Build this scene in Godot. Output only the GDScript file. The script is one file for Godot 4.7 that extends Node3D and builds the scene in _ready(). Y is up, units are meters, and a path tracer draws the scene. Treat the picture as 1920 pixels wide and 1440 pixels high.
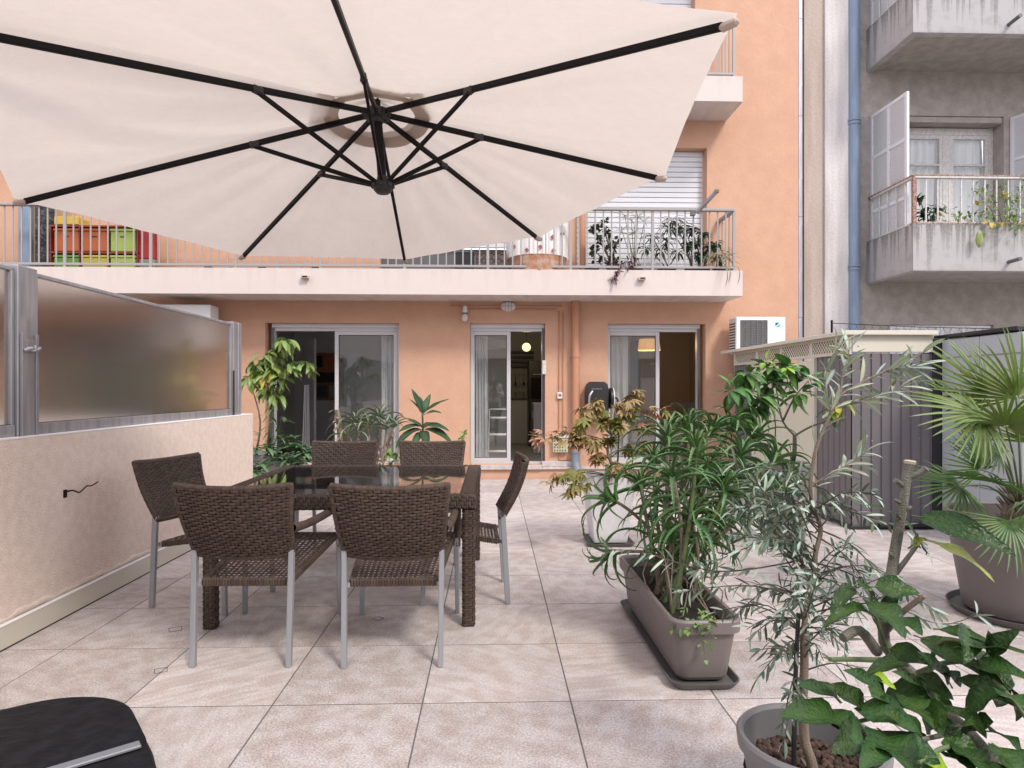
extends Node3D
# A paved terrace behind an apartment building: dining set under a parasol, potted plants, shed.
# Units are metres, y up, the facade lies across -z.

var M := {}
var names := {}
var rng := RandomNumberGenerator.new()
var cache := {}


# ---------------------------------------------------------------- mesh helpers
func mb(colored := false) -> SurfaceTool:
	var s := SurfaceTool.new()
	s.begin(Mesh.PRIMITIVE_TRIANGLES)
	if colored:
		s.set_color(Color(1, 1, 1))
	return s


func poly(s: SurfaceTool, pts: Array, out: Vector3, uvs: Array = []) -> void:
	var n: Vector3 = (pts[1] - pts[0]).cross(pts[2] - pts[0])
	var flip := n.dot(out) > 0.0
	for i in range(1, pts.size() - 1):
		var tri := [0, i + 1, i] if flip else [0, i, i + 1]
		for k in tri:
			if uvs.size() > 0:
				s.set_uv(uvs[k])
			s.add_vertex(pts[k])


func flat(s: SurfaceTool) -> void:
	s.set_smooth_group(-1)


func smooth(s: SurfaceTool, g := 0) -> void:
	s.set_smooth_group(g)


func box(s: SurfaceTool, c: Vector3, size: Vector3, b := Basis(), bev := 0.0) -> void:
	flat(s)
	var h := size * 0.5
	var e := minf(bev, minf(h.x, minf(h.y, h.z)) * 0.8)
	for ax in 3:
		var a1 := (ax + 1) % 3
		var a2 := (ax + 2) % 3
		for sg in [-1.0, 1.0]:
			var pts := []
			for q in [[-1, -1], [1, -1], [1, 1], [-1, 1]]:
				var p := Vector3()
				p[ax] = sg * h[ax]
				p[a1] = q[0] * (h[a1] - e)
				p[a2] = q[1] * (h[a2] - e)
				pts.append(c + b * p)
			var o := Vector3()
			o[ax] = sg
			poly(s, pts, b * o)
	if e <= 0.0:
		return
	for ax in 3: # edges along ax
		var a1 := (ax + 1) % 3
		var a2 := (ax + 2) % 3
		for s1 in [-1.0, 1.0]:
			for s2 in [-1.0, 1.0]:
				var pts := []
				for q in [[-1, 0], [1, 0], [1, 1], [-1, 1]]:
					var p := Vector3()
					p[ax] = q[0] * (h[ax] - e)
					p[a1] = s1 * (h[a1] - (e if q[1] == 1 else 0.0))
					p[a2] = s2 * (h[a2] - (e if q[1] == 0 else 0.0))
					pts.append(c + b * p)
				var o := Vector3()
				o[a1] = s1
				o[a2] = s2
				poly(s, pts, b * o)
	for sx in [-1.0, 1.0]:
		for sy in [-1.0, 1.0]:
			for sz in [-1.0, 1.0]:
				var g := Vector3(sx, sy, sz)
				var pts := []
				for ax in 3:
					var p := Vector3()
					for k in 3:
						p[k] = g[k] * (h[k] - (0.0 if k == ax else e))
					pts.append(c + b * p)
				poly(s, pts, b * g)


func bb(s: SurfaceTool, x0: float, x1: float, y0: float, y1: float, d0: float, d1: float, bev := 0.0) -> void:
	# a box between coordinates; d is the distance along -z
	box(s, Vector3((x0 + x1) / 2, (y0 + y1) / 2, -(d0 + d1) / 2), Vector3(absf(x1 - x0), absf(y1 - y0), absf(d1 - d0)), Basis(), bev)


func bar(s: SurfaceTool, a: Vector3, b: Vector3, w: float, h: float, up := Vector3.UP, bev := 0.0) -> void:
	var z := (b - a).normalized()
	var x := up.cross(z)
	if x.length() < 0.01:
		x = Vector3.RIGHT.cross(z)
	x = x.normalized()
	var y := z.cross(x)
	box(s, (a + b) / 2, Vector3(w, h, a.distance_to(b)), Basis(x, y, z), bev)


func frames(pts: Array) -> Array:
	var out := []
	var t: Vector3 = (pts[1] - pts[0]).normalized()
	var x := t.cross(Vector3.UP)
	if x.length() < 0.05:
		x = t.cross(Vector3.RIGHT)
	x = x.normalized()
	for i in pts.size():
		var t2: Vector3 = (pts[mini(i + 1, pts.size() - 1)] - pts[maxi(i - 1, 0)]).normalized()
		x = (x - t2 * x.dot(t2)).normalized()
		out.append(Basis(x, t2, x.cross(t2)))
	return out


func tube(s: SurfaceTool, pts: Array, r0: float, r1 := -1.0, sides := 8, caps := true) -> void:
	# a round tube through pts whose radius runs from r0 to r1
	if r1 < 0.0:
		r1 = r0
	var fr := frames(pts)
	var rings := []
	var L := 0.0
	var at := [0.0]
	for i in range(1, pts.size()):
		L += pts[i].distance_to(pts[i - 1])
		at.append(L)
	for i in pts.size():
		var r: float = lerpf(r0, r1, at[i] / maxf(L, 1e-6))
		var ring := []
		for k in sides:
			var a := TAU * k / sides
			ring.append(pts[i] + (fr[i].x * cos(a) + fr[i].z * sin(a)) * r)
		rings.append(ring)
	smooth(s)
	for i in pts.size() - 1:
		for k in sides:
			var k2 := (k + 1) % sides
			var o: Vector3 = (rings[i][k] + rings[i][k2]) / 2 - pts[i]
			poly(s, [rings[i][k], rings[i][k2], rings[i + 1][k2], rings[i + 1][k]], o)
	if caps:
		flat(s)
		poly(s, rings[0], pts[0] - pts[1])
		poly(s, rings[-1], pts[-1] - pts[-2])


func lathe(s: SurfaceTool, prof: Array, segs := 24, c := Vector3(), b := Basis(), squash := 1.0) -> void:
	# prof: Vector2(radius, height); the outside is to the right of its direction of travel when going up
	for i in prof.size() - 1:
		var p: Vector2 = prof[i]
		var q: Vector2 = prof[i + 1]
		smooth(s, i + 1)
		var d := (q - p)
		var o2 := Vector2(d.y, -d.x)
		for k in segs:
			var a0 := TAU * k / segs
			var a1 := TAU * (k + 1) / segs
			var am := (a0 + a1) / 2
			var pts := []
			for v in [[p, a0], [p, a1], [q, a1], [q, a0]]:
				var w := c + b * Vector3(v[0].x * cos(v[1]), v[0].y, v[0].x * sin(v[1]) * squash)
				if pts.is_empty() or (not pts[-1].is_equal_approx(w) and not pts[0].is_equal_approx(w)):
					pts.append(w)
			if pts.size() > 2:
				poly(s, pts, b * Vector3(o2.x * cos(am), o2.y, o2.x * sin(am)))


func lathe_soft(s: SurfaceTool, prof: Array, segs := 24, c := Vector3(), b := Basis()) -> void:
	# as lathe, with normals smooth along the profile too
	for i in prof.size() - 1:
		var p: Vector2 = prof[i]
		var q: Vector2 = prof[i + 1]
		smooth(s, 1)
		var d := (q - p)
		var o2 := Vector2(d.y, -d.x)
		for k in segs:
			var a0 := TAU * k / segs
			var a1 := TAU * (k + 1) / segs
			var am := (a0 + a1) / 2
			var pts := []
			for v in [[p, a0], [p, a1], [q, a1], [q, a0]]:
				var w := c + b * Vector3(v[0].x * cos(v[1]), v[0].y, v[0].x * sin(v[1]))
				if pts.is_empty() or (not pts[-1].is_equal_approx(w) and not pts[0].is_equal_approx(w)):
					pts.append(w)
			if pts.size() > 2:
				poly(s, pts, b * Vector3(o2.x * cos(am), o2.y, o2.x * sin(am)))


func rrect(hx: float, hz: float, r: float, n := 5) -> Array:
	var out := []
	for q in [[1, 1, 0.0], [-1, 1, PI / 2], [-1, -1, PI], [1, -1, PI * 1.5]]:
		for i in n + 1:
			var a: float = q[2] + PI / 2 * i / n
			out.append(Vector2(q[0] * (hx - r) + cos(a) * r, q[1] * (hz - r) + sin(a) * r))
	return out


func loft(s: SurfaceTool, secs: Array, n := 5, cap_first := true, cap_last := true) -> void:
	# secs: [y, half width x, half depth z, corner radius]; the surface runs through the sections in order (up outside, down inside)
	var rings := []
	for q in secs:
		var ring := []
		for p in rrect(q[1], q[2], q[3], n):
			ring.append(Vector3(p.x, q[0], p.y))
		rings.append(ring)
	for i in rings.size() - 1:
		smooth(s, 10 + i)
		var dy: float = secs[i + 1][0] - secs[i][0]
		var dr: float = secs[i + 1][1] - secs[i][1]
		for k in rings[i].size():
			var k2: int = (k + 1) % rings[i].size()
			var m: Vector3 = (rings[i][k] + rings[i][k2]) * 0.5
			m.y = 0
			m = m.normalized()
			poly(s, [rings[i][k], rings[i][k2], rings[i + 1][k2], rings[i + 1][k]], m * dy + Vector3(0, -dr, 0))
	flat(s)
	if cap_first:
		poly(s, rings[0], Vector3.DOWN)
	if cap_last:
		poly(s, rings[-1], Vector3.UP)


func prism(s: SurfaceTool, outline: Array, y0: float, y1: float, at := Transform3D()) -> void:
	# outline: Vector2 in the x-z plane, convex
	flat(s)
	var lo := []
	var hi := []
	var c := Vector3()
	for p in outline:
		lo.append(at * Vector3(p.x, y0, p.y))
		hi.append(at * Vector3(p.x, y1, p.y))
		c += lo[-1] / outline.size()
	var up := at.basis * Vector3.UP
	poly(s, lo, -up)
	poly(s, hi, up)
	for i in lo.size():
		var j := (i + 1) % lo.size()
		poly(s, [lo[i], lo[j], hi[j], hi[i]], (lo[i] + lo[j]) / 2 - c)


# ---------------------------------------------------------------- scene helpers
func numbered(called: String) -> String:
	names[called] = names.get(called, -1) + 1
	return called if names[called] == 0 else "%s_%03d" % [called, names[called]]


func done(s: SurfaceTool) -> ArrayMesh:
	s.generate_normals()
	return s.commit()


func put(called: String, mesh: Mesh, mat: Material, parent: Node = null, at := Transform3D()) -> MeshInstance3D:
	var o := MeshInstance3D.new()
	o.mesh = mesh
	o.material_override = mat
	o.transform = at
	if parent == null:
		o.name = numbered(called)
		add_child(o)
	else:
		o.name = called
		parent.add_child(o, true)
	return o


func obj(called: String, s: SurfaceTool, mat: Material, parent: Node = null) -> MeshInstance3D:
	return put(called, done(s), mat, parent)


func tag(o: Node, label: String, category: String, group := "") -> Node:
	if label != "":
		o.set_meta("label", label)
	if category != "":
		o.set_meta("category", category)
	if group != "":
		o.set_meta("group", group)
	return o


func thing(called: String, label: String, category: String, at := Vector3.ZERO, turn := 0.0, group := "") -> Node3D:
	var o := Node3D.new()
	o.name = numbered(called)
	add_child(o)
	o.position = at
	o.rotation.y = turn
	tag(o, label, category, group)
	return o


func struct(o: Node) -> Node:
	o.set_meta("kind", "structure")
	return o


func stuff(o: Node) -> Node:
	o.set_meta("kind", "stuff")
	return o


func copy_of(o: Node3D, at: Vector3, turn: float, label: String, group := "") -> Node3D:
	var c: Node3D = o.duplicate()
	c.name = numbered(str(o.name).trim_suffix("_000"))
	add_child(c)
	c.position = at
	c.rotation.y = turn
	tag(c, label, "", group)
	return c


# ---------------------------------------------------------------- textures and materials
func noise(seed_: int, freq: float, w := 512, h := 512, oct := 4, kind := FastNoiseLite.TYPE_SIMPLEX_SMOOTH, fractal := FastNoiseLite.FRACTAL_FBM) -> Image:
	var n := FastNoiseLite.new()
	n.seed = seed_
	n.noise_type = kind
	n.frequency = freq
	n.fractal_type = fractal
	n.fractal_octaves = oct
	return n.get_seamless_image(w, h)


func stretched(seed_: int, freq: float, along: int, size := 512, oct := 4, tall := false, fractal := FastNoiseLite.FRACTAL_FBM) -> Image:
	# noise drawn out along x (or y when tall)
	var im := noise(seed_, freq, size / along if not tall else size, size / along if tall else size, oct, FastNoiseLite.TYPE_SIMPLEX_SMOOTH, fractal)
	im.resize(size, size, Image.INTERPOLATE_CUBIC)
	return im


func ramp_tex(a: Image, b: Image, wa: float, wb: float, c0: Color, c1: Color, gain := 1.0) -> ImageTexture:
	# a colour between c0 and c1 from two grey noises
	var da := a.get_data()
	var db := b.get_data()
	var w := a.get_width()
	var h := a.get_height()
	var out := PackedByteArray()
	out.resize(w * h * 3)
	var lut := PackedByteArray()
	lut.resize(768)
	for i in 256:
		var c := c0.lerp(c1, clampf((i / 255.0 - 0.5) * gain + 0.5, 0, 1))
		lut[i * 3] = int(c.r * 255)
		lut[i * 3 + 1] = int(c.g * 255)
		lut[i * 3 + 2] = int(c.b * 255)
	var ia := int(wa * 256)
	var ib := int(wb * 256)
	for i in w * h:
		var v := clampi((da[i] * ia + db[i] * ib) >> 8, 0, 255) * 3
		out[i * 3] = lut[v]
		out[i * 3 + 1] = lut[v + 1]
		out[i * 3 + 2] = lut[v + 2]
	return ImageTexture.create_from_image(Image.create_from_data(w, h, false, Image.FORMAT_RGB8, out))


func tex(im: Image) -> ImageTexture:
	return ImageTexture.create_from_image(im)


func lin(r: float, g: float, b: float) -> Color:
	return Color(r, g, b).linear_to_srgb()


func mat(c: Color, rough := 0.6, metal := 0.0) -> StandardMaterial3D:
	var m := StandardMaterial3D.new()
	m.albedo_color = c
	m.roughness = rough
	m.metallic = metal
	return m


func tri(m: StandardMaterial3D, scale: float, world := true) -> StandardMaterial3D:
	m.uv1_triplanar = true
	m.uv1_world_triplanar = world
	m.uv1_scale = Vector3.ONE * scale
	return m


func relief(m: StandardMaterial3D, t: Texture2D, cm: float) -> StandardMaterial3D:
	m.heightmap_enabled = true
	m.heightmap_texture = t
	m.heightmap_scale = cm
	return m


func vc(rough := 0.5, back := 0.0) -> StandardMaterial3D:
	# colour from the mesh's own vertices
	var m := mat(Color.WHITE, rough)
	m.vertex_color_use_as_albedo = true
	if back > 0.0:
		m.backlight_enabled = true
		m.backlight = Color(back * 0.8, back, back * 0.35)
	return m


func make_materials() -> void:
	var fine := noise(11, 0.09, 512, 512, 4)
	var mid := noise(12, 0.018, 512, 512, 5)
	var broad := noise(13, 0.006, 512, 512, 5)
	var drips := stretched(14, 0.02, 10, 512, 4, true)
	var grain := noise(15, 0.25, 512, 512, 2)
	var t_fine := tex(fine)
	var t_mid := tex(mid)
	var t_grain := tex(grain)
	# plaster: [name, dark, light, broad share, scale, relief cm]
	for p in [
		["stucco", lin(.53, .315, .215), lin(.575, .35, .24), mid, .3, .2],
		["cream", lin(.54, .48, .455), lin(.66, .60, .575), drips, .5, .08],
		["pink_plaster", lin(.69, .57, .485), lin(.79, .67, .585), mid, 1.5, .32],
		["beige_plaster", lin(.36, .29, .245), lin(.47, .395, .345), drips, .4, .3],
		["pale_plaster", lin(.46, .43, .42), lin(.66, .635, .635), drips, .5, .3],
		["concrete", lin(.33, .32, .32), lin(.46, .45, .46), mid, .5, .3],
		["grey_render", lin(.29, .26, .238), lin(.40, .365, .335), mid, .5, .3],
		["opposite", lin(.66, .62, .58), lin(.74, .70, .66), broad, .3, .2]]:
		var m := mat(Color.WHITE, .9)
		m.albedo_texture = ramp_tex(p[3], fine, .72, .28, p[1], p[2], 1.5)
		tri(m, p[4])
		relief(m, t_fine, p[5])
		M[p[0]] = m
	# stone tiles: five prints
	for k in 5:
		var streak := stretched(40 + k, .02, [5, 4, 3, 6, 3][k], 512, 5)
		var cloud := noise(50 + k, .008, 512, 512, 5)
		var speck := noise(60 + k, .10, 512, 512, 5)
		var dots := noise(65 + k, .21, 512, 512, 3)
		var vein := stretched(70 + k, .011, [4, 3, 2, 5, 2][k], 512, 4, false, FastNoiseLite.FRACTAL_RIDGED)
		var ds := streak.get_data()
		var dc := cloud.get_data()
		var dk := speck.get_data()
		var dd := dots.get_data()
		var dv := vein.get_data()
		var px := PackedByteArray()
		px.resize(512 * 512 * 3)
		var hh := PackedByteArray()
		hh.resize(512 * 512)
		var ws: float = [.5, .4, .15, .6, .3][k]
		var wv: float = [.7, .4, .15, .9, .3][k]
		var ks: float = [.13, .16, .19, .12, .17][k]
		var lum: float = [.95, .97, .93, .99, .91][k]
		for i in 512 * 512:
			var a: float = ds[i] * ws + dc[i] * (1.0 - ws)
			var t := clampf((a - 60.0) / 140.0, 0, 1)
			t = t * t * (3 - 2 * t)
			var sp := (dk[i] - 128.0) / 110.0
			var d := clampf((dd[i] - 146.0) / 40.0, 0, 1)
			var v := clampf((dv[i] - 222.0) / 20.0, 0, 1) * wv
			var l := lum + .04 + sp * ks * .8 - d * (.07 + ks * .6) - v * .2
			px[i * 3] = clampi(int(lerpf(196, 178, t) * l), 0, 255)
			px[i * 3 + 1] = clampi(int(lerpf(189, 166, t) * l), 0, 255)
			px[i * 3 + 2] = clampi(int(lerpf(187, 161, t) * l), 0, 255)
			hh[i] = clampi(int(128 + sp * 40 - v * 80 - d * 30 + (ds[i] - 128) * .25), 0, 255)
		var m := mat(Color.WHITE, .55)
		m.albedo_texture = ImageTexture.create_from_image(Image.create_from_data(512, 512, false, Image.FORMAT_RGB8, px))
		relief(m, ImageTexture.create_from_image(Image.create_from_data(512, 512, false, Image.FORMAT_L8, hh)), .12)
		M["tile%d" % k] = m
	# parapet faces: weathered concrete and cream paint with drip stains from the top edge
	for q in [["stained_concrete", lin(.39, .38, .385), lin(.13, .127, .122), .75], ["stained_cream", lin(.60, .53, .50), lin(.40, .35, .32), .16]]:
		var base_n := noise(81, .02, 512, 128, 5)
		var col_n := noise(83, .05, 512, 128, 4)
		var fine_n := noise(84, .12, 512, 128, 3)
		var im := Image.create_empty(512, 128, false, Image.FORMAT_RGB8)
		for x in 512:
			var run := clampf((col_n.get_pixel(x, 10).r - .38) * 2.6, 0.02, 1.2)
			for y in 128:
				var v := y / 127.0
				var d: float = clampf(1.0 - v / maxf(run, .02), 0, 1) * q[3]
				d = d * (.45 + .9 * fine_n.get_pixel(x, y).r) + clampf(base_n.get_pixel(x, y).r - .5, 0, 1) * .55 * q[3]
				d += clampf(v - .93, 0, 1) * 4.0 * q[3] * fine_n.get_pixel(x, 64).r
				im.set_pixel(x, y, (q[1] as Color).lerp(q[2], clampf(d, 0, .85)))
		var m := mat(Color.WHITE, .9)
		m.albedo_texture = tex(im)
		relief(m, t_fine, .12)
		M[q[0]] = m
	M.grout = mat(lin(.13, .115, .115), .95)
	M.ground = tri(mat(lin(.3, .28, .26), .9), .5)
	M.white = mat(lin(.78, .77, .76), .45)
	M.white_metal = mat(lin(.74, .74, .75), .35)
	M.white_plastic = mat(lin(.72, .72, .73), .4)
	M.cream_paint = mat(lin(.60, .57, .48), .4)
	M.pale_green = mat(lin(.62, .60, .48), .4)
	M.stone_sill = mat(Color.WHITE, .5)
	M.stone_sill.albedo_texture = ramp_tex(mid, grain, .7, .3, lin(.4, .36, .35), lin(.6, .56, .55), 1.4)
	tri(M.stone_sill, 1.2)
	M.alu = mat(Color.WHITE, .42, .55)
	M.alu.albedo_texture = ramp_tex(drips, grain, .6, .4, lin(.29, .29, .31), lin(.50, .50, .53), 1.4)
	tri(M.alu, 1.5)
	M.frame = mat(lin(.56, .56, .58), .4, .15)
	M.frame_dark = mat(lin(.12, .12, .125), .4, .2)
	M.chair_leg = mat(lin(.33, .345, .375), .38, .3)
	M.black_metal = relief(tri(mat(lin(.012, .011, .011), .45), 3, false), t_grain, .03)
	M.black_metal.metallic_specular = .25
	M.black_plastic = mat(lin(.02, .02, .021), .45)
	M.black_rubber = mat(lin(.014, .014, .015), .7)
	var cloth := mat(Color.WHITE, .95)
	cloth.albedo_texture = ramp_tex(mid, grain, .6, .4, lin(.685, .65, .625), lin(.725, .69, .66), 1.3)
	tri(cloth, 1.1, false)
	cloth.backlight_enabled = true
	cloth.backlight = Color(.92, .895, .87)
	relief(cloth, tex(noise(97, .012, 512, 512, 4, FastNoiseLite.TYPE_SIMPLEX_SMOOTH, FastNoiseLite.FRACTAL_RIDGED)), .8)
	M.cloth = cloth
	var hem := mat(lin(.54, .45, .39), .95)
	hem.backlight_enabled = true
	hem.backlight = Color(.5, .42, .36)
	M.hem = hem
	M.wicker = vc(.6)
	M.wicker.metallic_specular = .35
	M.wicker_wrap = mat(Color.WHITE, .5)
	var wraps := Image.create_empty(64, 64, false, Image.FORMAT_L8)
	for y in 64:
		for x in 64:
			var w: float = absf(sin(PI * (y % 16 + .5) / 16.0))
			wraps.set_pixel(x, y, Color(w, w, w))
	M.wicker_wrap.albedo_texture = ramp_tex(fine, grain, .5, .5, lin(.055, .042, .034), lin(.14, .11, .09), 1.4)
	tri(M.wicker_wrap, 6, false)
	M.glass = mat(Color(.5, .53, .53, .04), .02)
	M.glass.transparency = BaseMaterial3D.TRANSPARENCY_ALPHA
	M.table_glass = mat(Color(.06, .055, .055, .28), .02)
	M.table_glass.transparency = BaseMaterial3D.TRANSPARENCY_ALPHA
	M.frosted = mat(Color(.84, .82, .80, .0), .15)
	M.frosted.refraction_enabled = true
	M.frosted.refraction_scale = .05
	M.taupe = relief(tri(mat(lin(.165, .142, .138), .48), 8, false), t_grain, .02)
	M.tray = mat(lin(.10, .095, .093), .5)
	M.pot_grey = relief(tri(mat(lin(.17, .165, .17), .5), 8, false), t_grain, .02)
	M.pot_white = mat(Color.WHITE, .45)
	M.pot_white.albedo_texture = ramp_tex(mid, fine, .7, .3, lin(.6, .6, .62), lin(.72, .72, .74), 1.2)
	tri(M.pot_white, 1.5)
	M.pale_pot = relief(tri(mat(lin(.34, .345, .36), .5), 8, false), t_grain, .02)
	M.dark_pot = mat(lin(.03, .03, .032), .5)
	M.soil = mat(Color.WHITE, .95)
	M.soil.albedo_texture = ramp_tex(fine, grain, .5, .5, lin(.008, .006, .005), lin(.045, .035, .028), 1.6)
	tri(M.soil, 2.5)
	relief(M.soil, t_fine, 1.5)
	M.bark = mat(Color.WHITE, .85)
	M.bark.albedo_texture = ramp_tex(drips, fine, .5, .5, lin(.11, .08, .06), lin(.33, .27, .21), 1.6)
	tri(M.bark, 5)
	relief(M.bark, t_fine, .3)
	M.grey_bark = mat(Color.WHITE, .8)
	M.grey_bark.albedo_texture = ramp_tex(drips, fine, .5, .5, lin(.075, .075, .055), lin(.21, .20, .165), 1.6)
	tri(M.grey_bark, 5)
	relief(M.grey_bark, t_fine, .3)
	M.twig = mat(lin(.075, .06, .048), .8)
	M.green_stem = mat(lin(.09, .13, .05), .6)
	M.leaf = vc(.42, .55)
	M.leaf_gloss = vc(.27, .3)
	M.leaf_gloss.metallic_specular = .32
	relief(tri(M.leaf_gloss, 9.0, false), t_mid, .28)
	M.leaf_dull = vc(.6, .45)
	M.clay = vc(.85)
	M.shed_metal = mat(lin(.16, .148, .158), .45, .1)
	M.cabinet = relief(tri(mat(lin(.40, .425, .45), .5), 4), tex(stretched(21, .05, 8)), .04)
	M.blue_pipe = mat(Color.WHITE, .5)
	M.blue_pipe.albedo_texture = ramp_tex(drips, fine, .6, .4, lin(.16, .22, .31), lin(.235, .31, .42), 1.3)
	tri(M.blue_pipe, 1.0)
	M.grey_pipe = mat(lin(.19, .22, .26), .45)
	M.stucco_pipe = mat(lin(.47, .235, .14), .55)
	M.rust = mat(Color.WHITE, .85)
	M.rust.albedo_texture = ramp_tex(mid, fine, .5, .5, lin(.14, .05, .028), lin(.52, .40, .36), 2.2)
	tri(M.rust, 3.0)
	M.old_white = mat(Color.WHITE, .6)
	M.old_white.albedo_texture = ramp_tex(mid, fine, .5, .5, lin(.42, .40, .38), lin(.68, .67, .66), 1.6)
	tri(M.old_white, 2.0)
	M.shutter_white = mat(lin(.66, .67, .70), .5)
	M.rail_white = mat(lin(.31, .295, .29), .45)
	M.interior_grey = mat(lin(.68, .68, .69), .9)
	M.interior_warm = mat(lin(.32, .29, .265), .9)
	M.kitchen_wall = mat(lin(.5, .48, .46), .9)
	M.interior_ceiling = mat(lin(.5, .5, .5), .9)
	M.interior_floor = tri(mat(lin(.36, .35, .35), .5), 1.0)
	M.curtain = mat(lin(.62, .64, .64), .9)
	M.curtain.backlight_enabled = true
	M.curtain.backlight = Color(.6, .62, .62)
	var sl := mat(Color.WHITE, .5)
	sl.albedo_texture = ramp_tex(mid, grain, .5, .5, lin(.007, .008, .010), lin(.020, .021, .026), 1.8)
	tri(sl, 1.3)
	sl.metallic_specular = .22
	relief(sl, tex(stretched(23, .03, 3)), .5)
	M.slate = sl


# ---------------------------------------------------------------- leaves and stems
func width_at(kind: String, t: float) -> float:
	match kind:
		"lance": return pow(sin(PI * pow(t, .8)), .85)
		"ovate": return pow(maxf(sin(PI * pow(t, .62)), 0.0), .8)
		"strap": return pow(1.0 - t, .75) * (0.85 + .15 * sin(PI * minf(t * 4.0, 1.0) / 1.0))
		"blade": return pow(sin(PI * clampf(.12 + .88 * t, 0, 1)), .6)
		_: return pow(sin(PI * t), .6)


func leaf_into(s: SurfaceTool, xf: Transform3D, kind: String, L: float, W: float, bend: float, fold: float, col: Color, n := 6, wave := 0.0, mid_col := Color(0, 0, 0, 0)) -> void:
	# a blade that starts at xf's origin, runs along its +z and droops by `bend` radians, folded along the midrib
	var p := Vector3()
	var ang := 0.0
	var rows := []
	for i in n + 1:
		var t := float(i) / n
		var w: float = W * .5 * (0.0 if i == n else maxf(width_at(kind, t), .04))
		var up := Vector3(0, cos(ang), -sin(ang)) # normal
		var wob := wave * sin(t * 11.0) * w
		rows.append([xf * (p + Vector3(-w * cos(fold), 0, 0) + up * (w * sin(fold) + wob)), xf * p, xf * (p + Vector3(w * cos(fold), 0, 0) + up * (w * sin(fold) - wob))])
		ang -= bend / n
		p += Vector3(0, sin(ang), cos(ang)) * (L / n)
	smooth(s)
	s.set_color(col)
	var rib := mid_col if mid_col.a > 0 else col
	for i in n:
		for k in 2:
			var a: Vector3 = rows[i][k]
			var b: Vector3 = rows[i][k + 1]
			var c: Vector3 = rows[i + 1][k + 1]
			var d: Vector3 = rows[i + 1][k]
			for q in [[a, k == 1], [d, k == 1], [c, k == 0], [a, k == 1], [c, k == 0], [b, k == 0]]:
				s.set_color(rib if q[1] else col)
				s.add_vertex(q[0])


func leaf_mesh(kind: String, L: float, W: float, bend: float, fold: float, col: Color, n := 6, wave := 0.0, rib := Color(0, 0, 0, 0)) -> ArrayMesh:
	var s := mb(true)
	leaf_into(s, Transform3D(), kind, L, W, bend, fold, col, n, wave, rib)
	return done(s)


func aim(at: Vector3, dir: Vector3, up := Vector3.UP, roll := 0.0) -> Transform3D:
	var z := dir.normalized()
	var x := up.cross(z)
	if x.length() < .02:
		x = Vector3.RIGHT.cross(z)
	x = x.normalized()
	var b := Basis(x, z.cross(x), z)
	return Transform3D(b.rotated(z, roll) if roll != 0.0 else b, at)


func rnd(a: float, b: float) -> float:
	return rng.randf_range(a, b)


func rdir() -> Vector3:
	var y := rnd(-1, 1)
	var a := rnd(0, TAU)
	var r := sqrt(1 - y * y)
	return Vector3(r * cos(a), y, r * sin(a))


func shade(c: Color, by := .25) -> Color:
	var k := 1.0 + rnd(-by, by)
	var w := rnd(-.12, .12)
	return Color(c.r * k * (1 + w), c.g * k, c.b * k * (1 - w))


func curve(pts: Array, per := 4) -> Array:
	# Catmull-Rom through the points
	var out := []
	for i in pts.size() - 1:
		var p0: Vector3 = pts[maxi(i - 1, 0)]
		var p1: Vector3 = pts[i]
		var p2: Vector3 = pts[i + 1]
		var p3: Vector3 = pts[mini(i + 2, pts.size() - 1)]
		for k in per:
			out.append(p1.cubic_interpolate(p2, p0, p3, float(k) / per))
	out.append(pts[-1])
	return out


func along(pts: Array, t: float) -> Array:
	# [point, direction] at a share of the path's number of points
	var f := clampf(t, 0, .999) * (pts.size() - 1)
	var i := int(f)
	return [pts[i].lerp(pts[i + 1], f - i), (pts[i + 1] - pts[i]).normalized()]


# ---------------------------------------------------------------- wicker
func grid(s: SurfaceTool, g: Array, out: Vector3) -> void:
	var n: Vector3 = (g[0][1] - g[0][0]).cross(g[1][0] - g[0][0])
	var f := n.dot(out) > 0.0
	for i in g.size() - 1:
		for j in g[i].size() - 1:
			var a: Vector3 = g[i][j]
			var b: Vector3 = g[i][j + 1]
			var c: Vector3 = g[i + 1][j + 1]
			var d: Vector3 = g[i + 1][j]
			for p in ([a, c, b, a, d, c] if f else [a, b, c, a, c, d]):
				s.add_vertex(p)


func cane() -> Color:
	var k := rnd(.78, 1.16)
	return Color(.086 * k, .062 * k * rnd(.95, 1.05), .050 * k)


func weave(s: SurfaceTool, nu: int, nv: int, fn: Callable, h: float, vee := true) -> void:
	# rows of flat cane that pass over two stakes and under one; fn(u, v) gives [point, normal]
	smooth(s)
	for j in nv:
		for i in nu:
			var ph := posmod(i + (j if not vee or i < nu / 2 else -j), 3)
			if ph == 1:
				continue
			var c := cane()
			s.set_color(c)
			var g := []
			var mid: Array
			if ph == 0:
				for a in 3:
					var row := []
					for b in 5:
						var u := clampf((i - .12 + 2.24 * b / 4.0) / nu, 0, 1)
						var v := (j + .09 + .82 * a / 2.0) / nv
						var r: Array = fn.call(u, v)
						row.append(r[0] + r[1] * h * ([-.6, .8, 1.0, .8, -.6][b] - (0.0 if a == 1 else .45)))
						if a == 1 and b == 2:
							mid = r
					g.append(row)
			else:
				for a in 3:
					var row := []
					for b in 3:
						var u := clampf((i + .08 + .84 * b / 2.0) / nu, 0, 1)
						var v := (j - .15 + 1.3 * a / 2.0) / nv
						var r: Array = fn.call(u, clampf(v, 0, 1))
						row.append(r[0] + r[1] * h * ([-.3, .45, -.3][a] - (0.0 if b == 1 else .3)))
						if a == 1 and b == 1:
							mid = r
					g.append(row)
			grid(s, g, mid[1])


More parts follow.
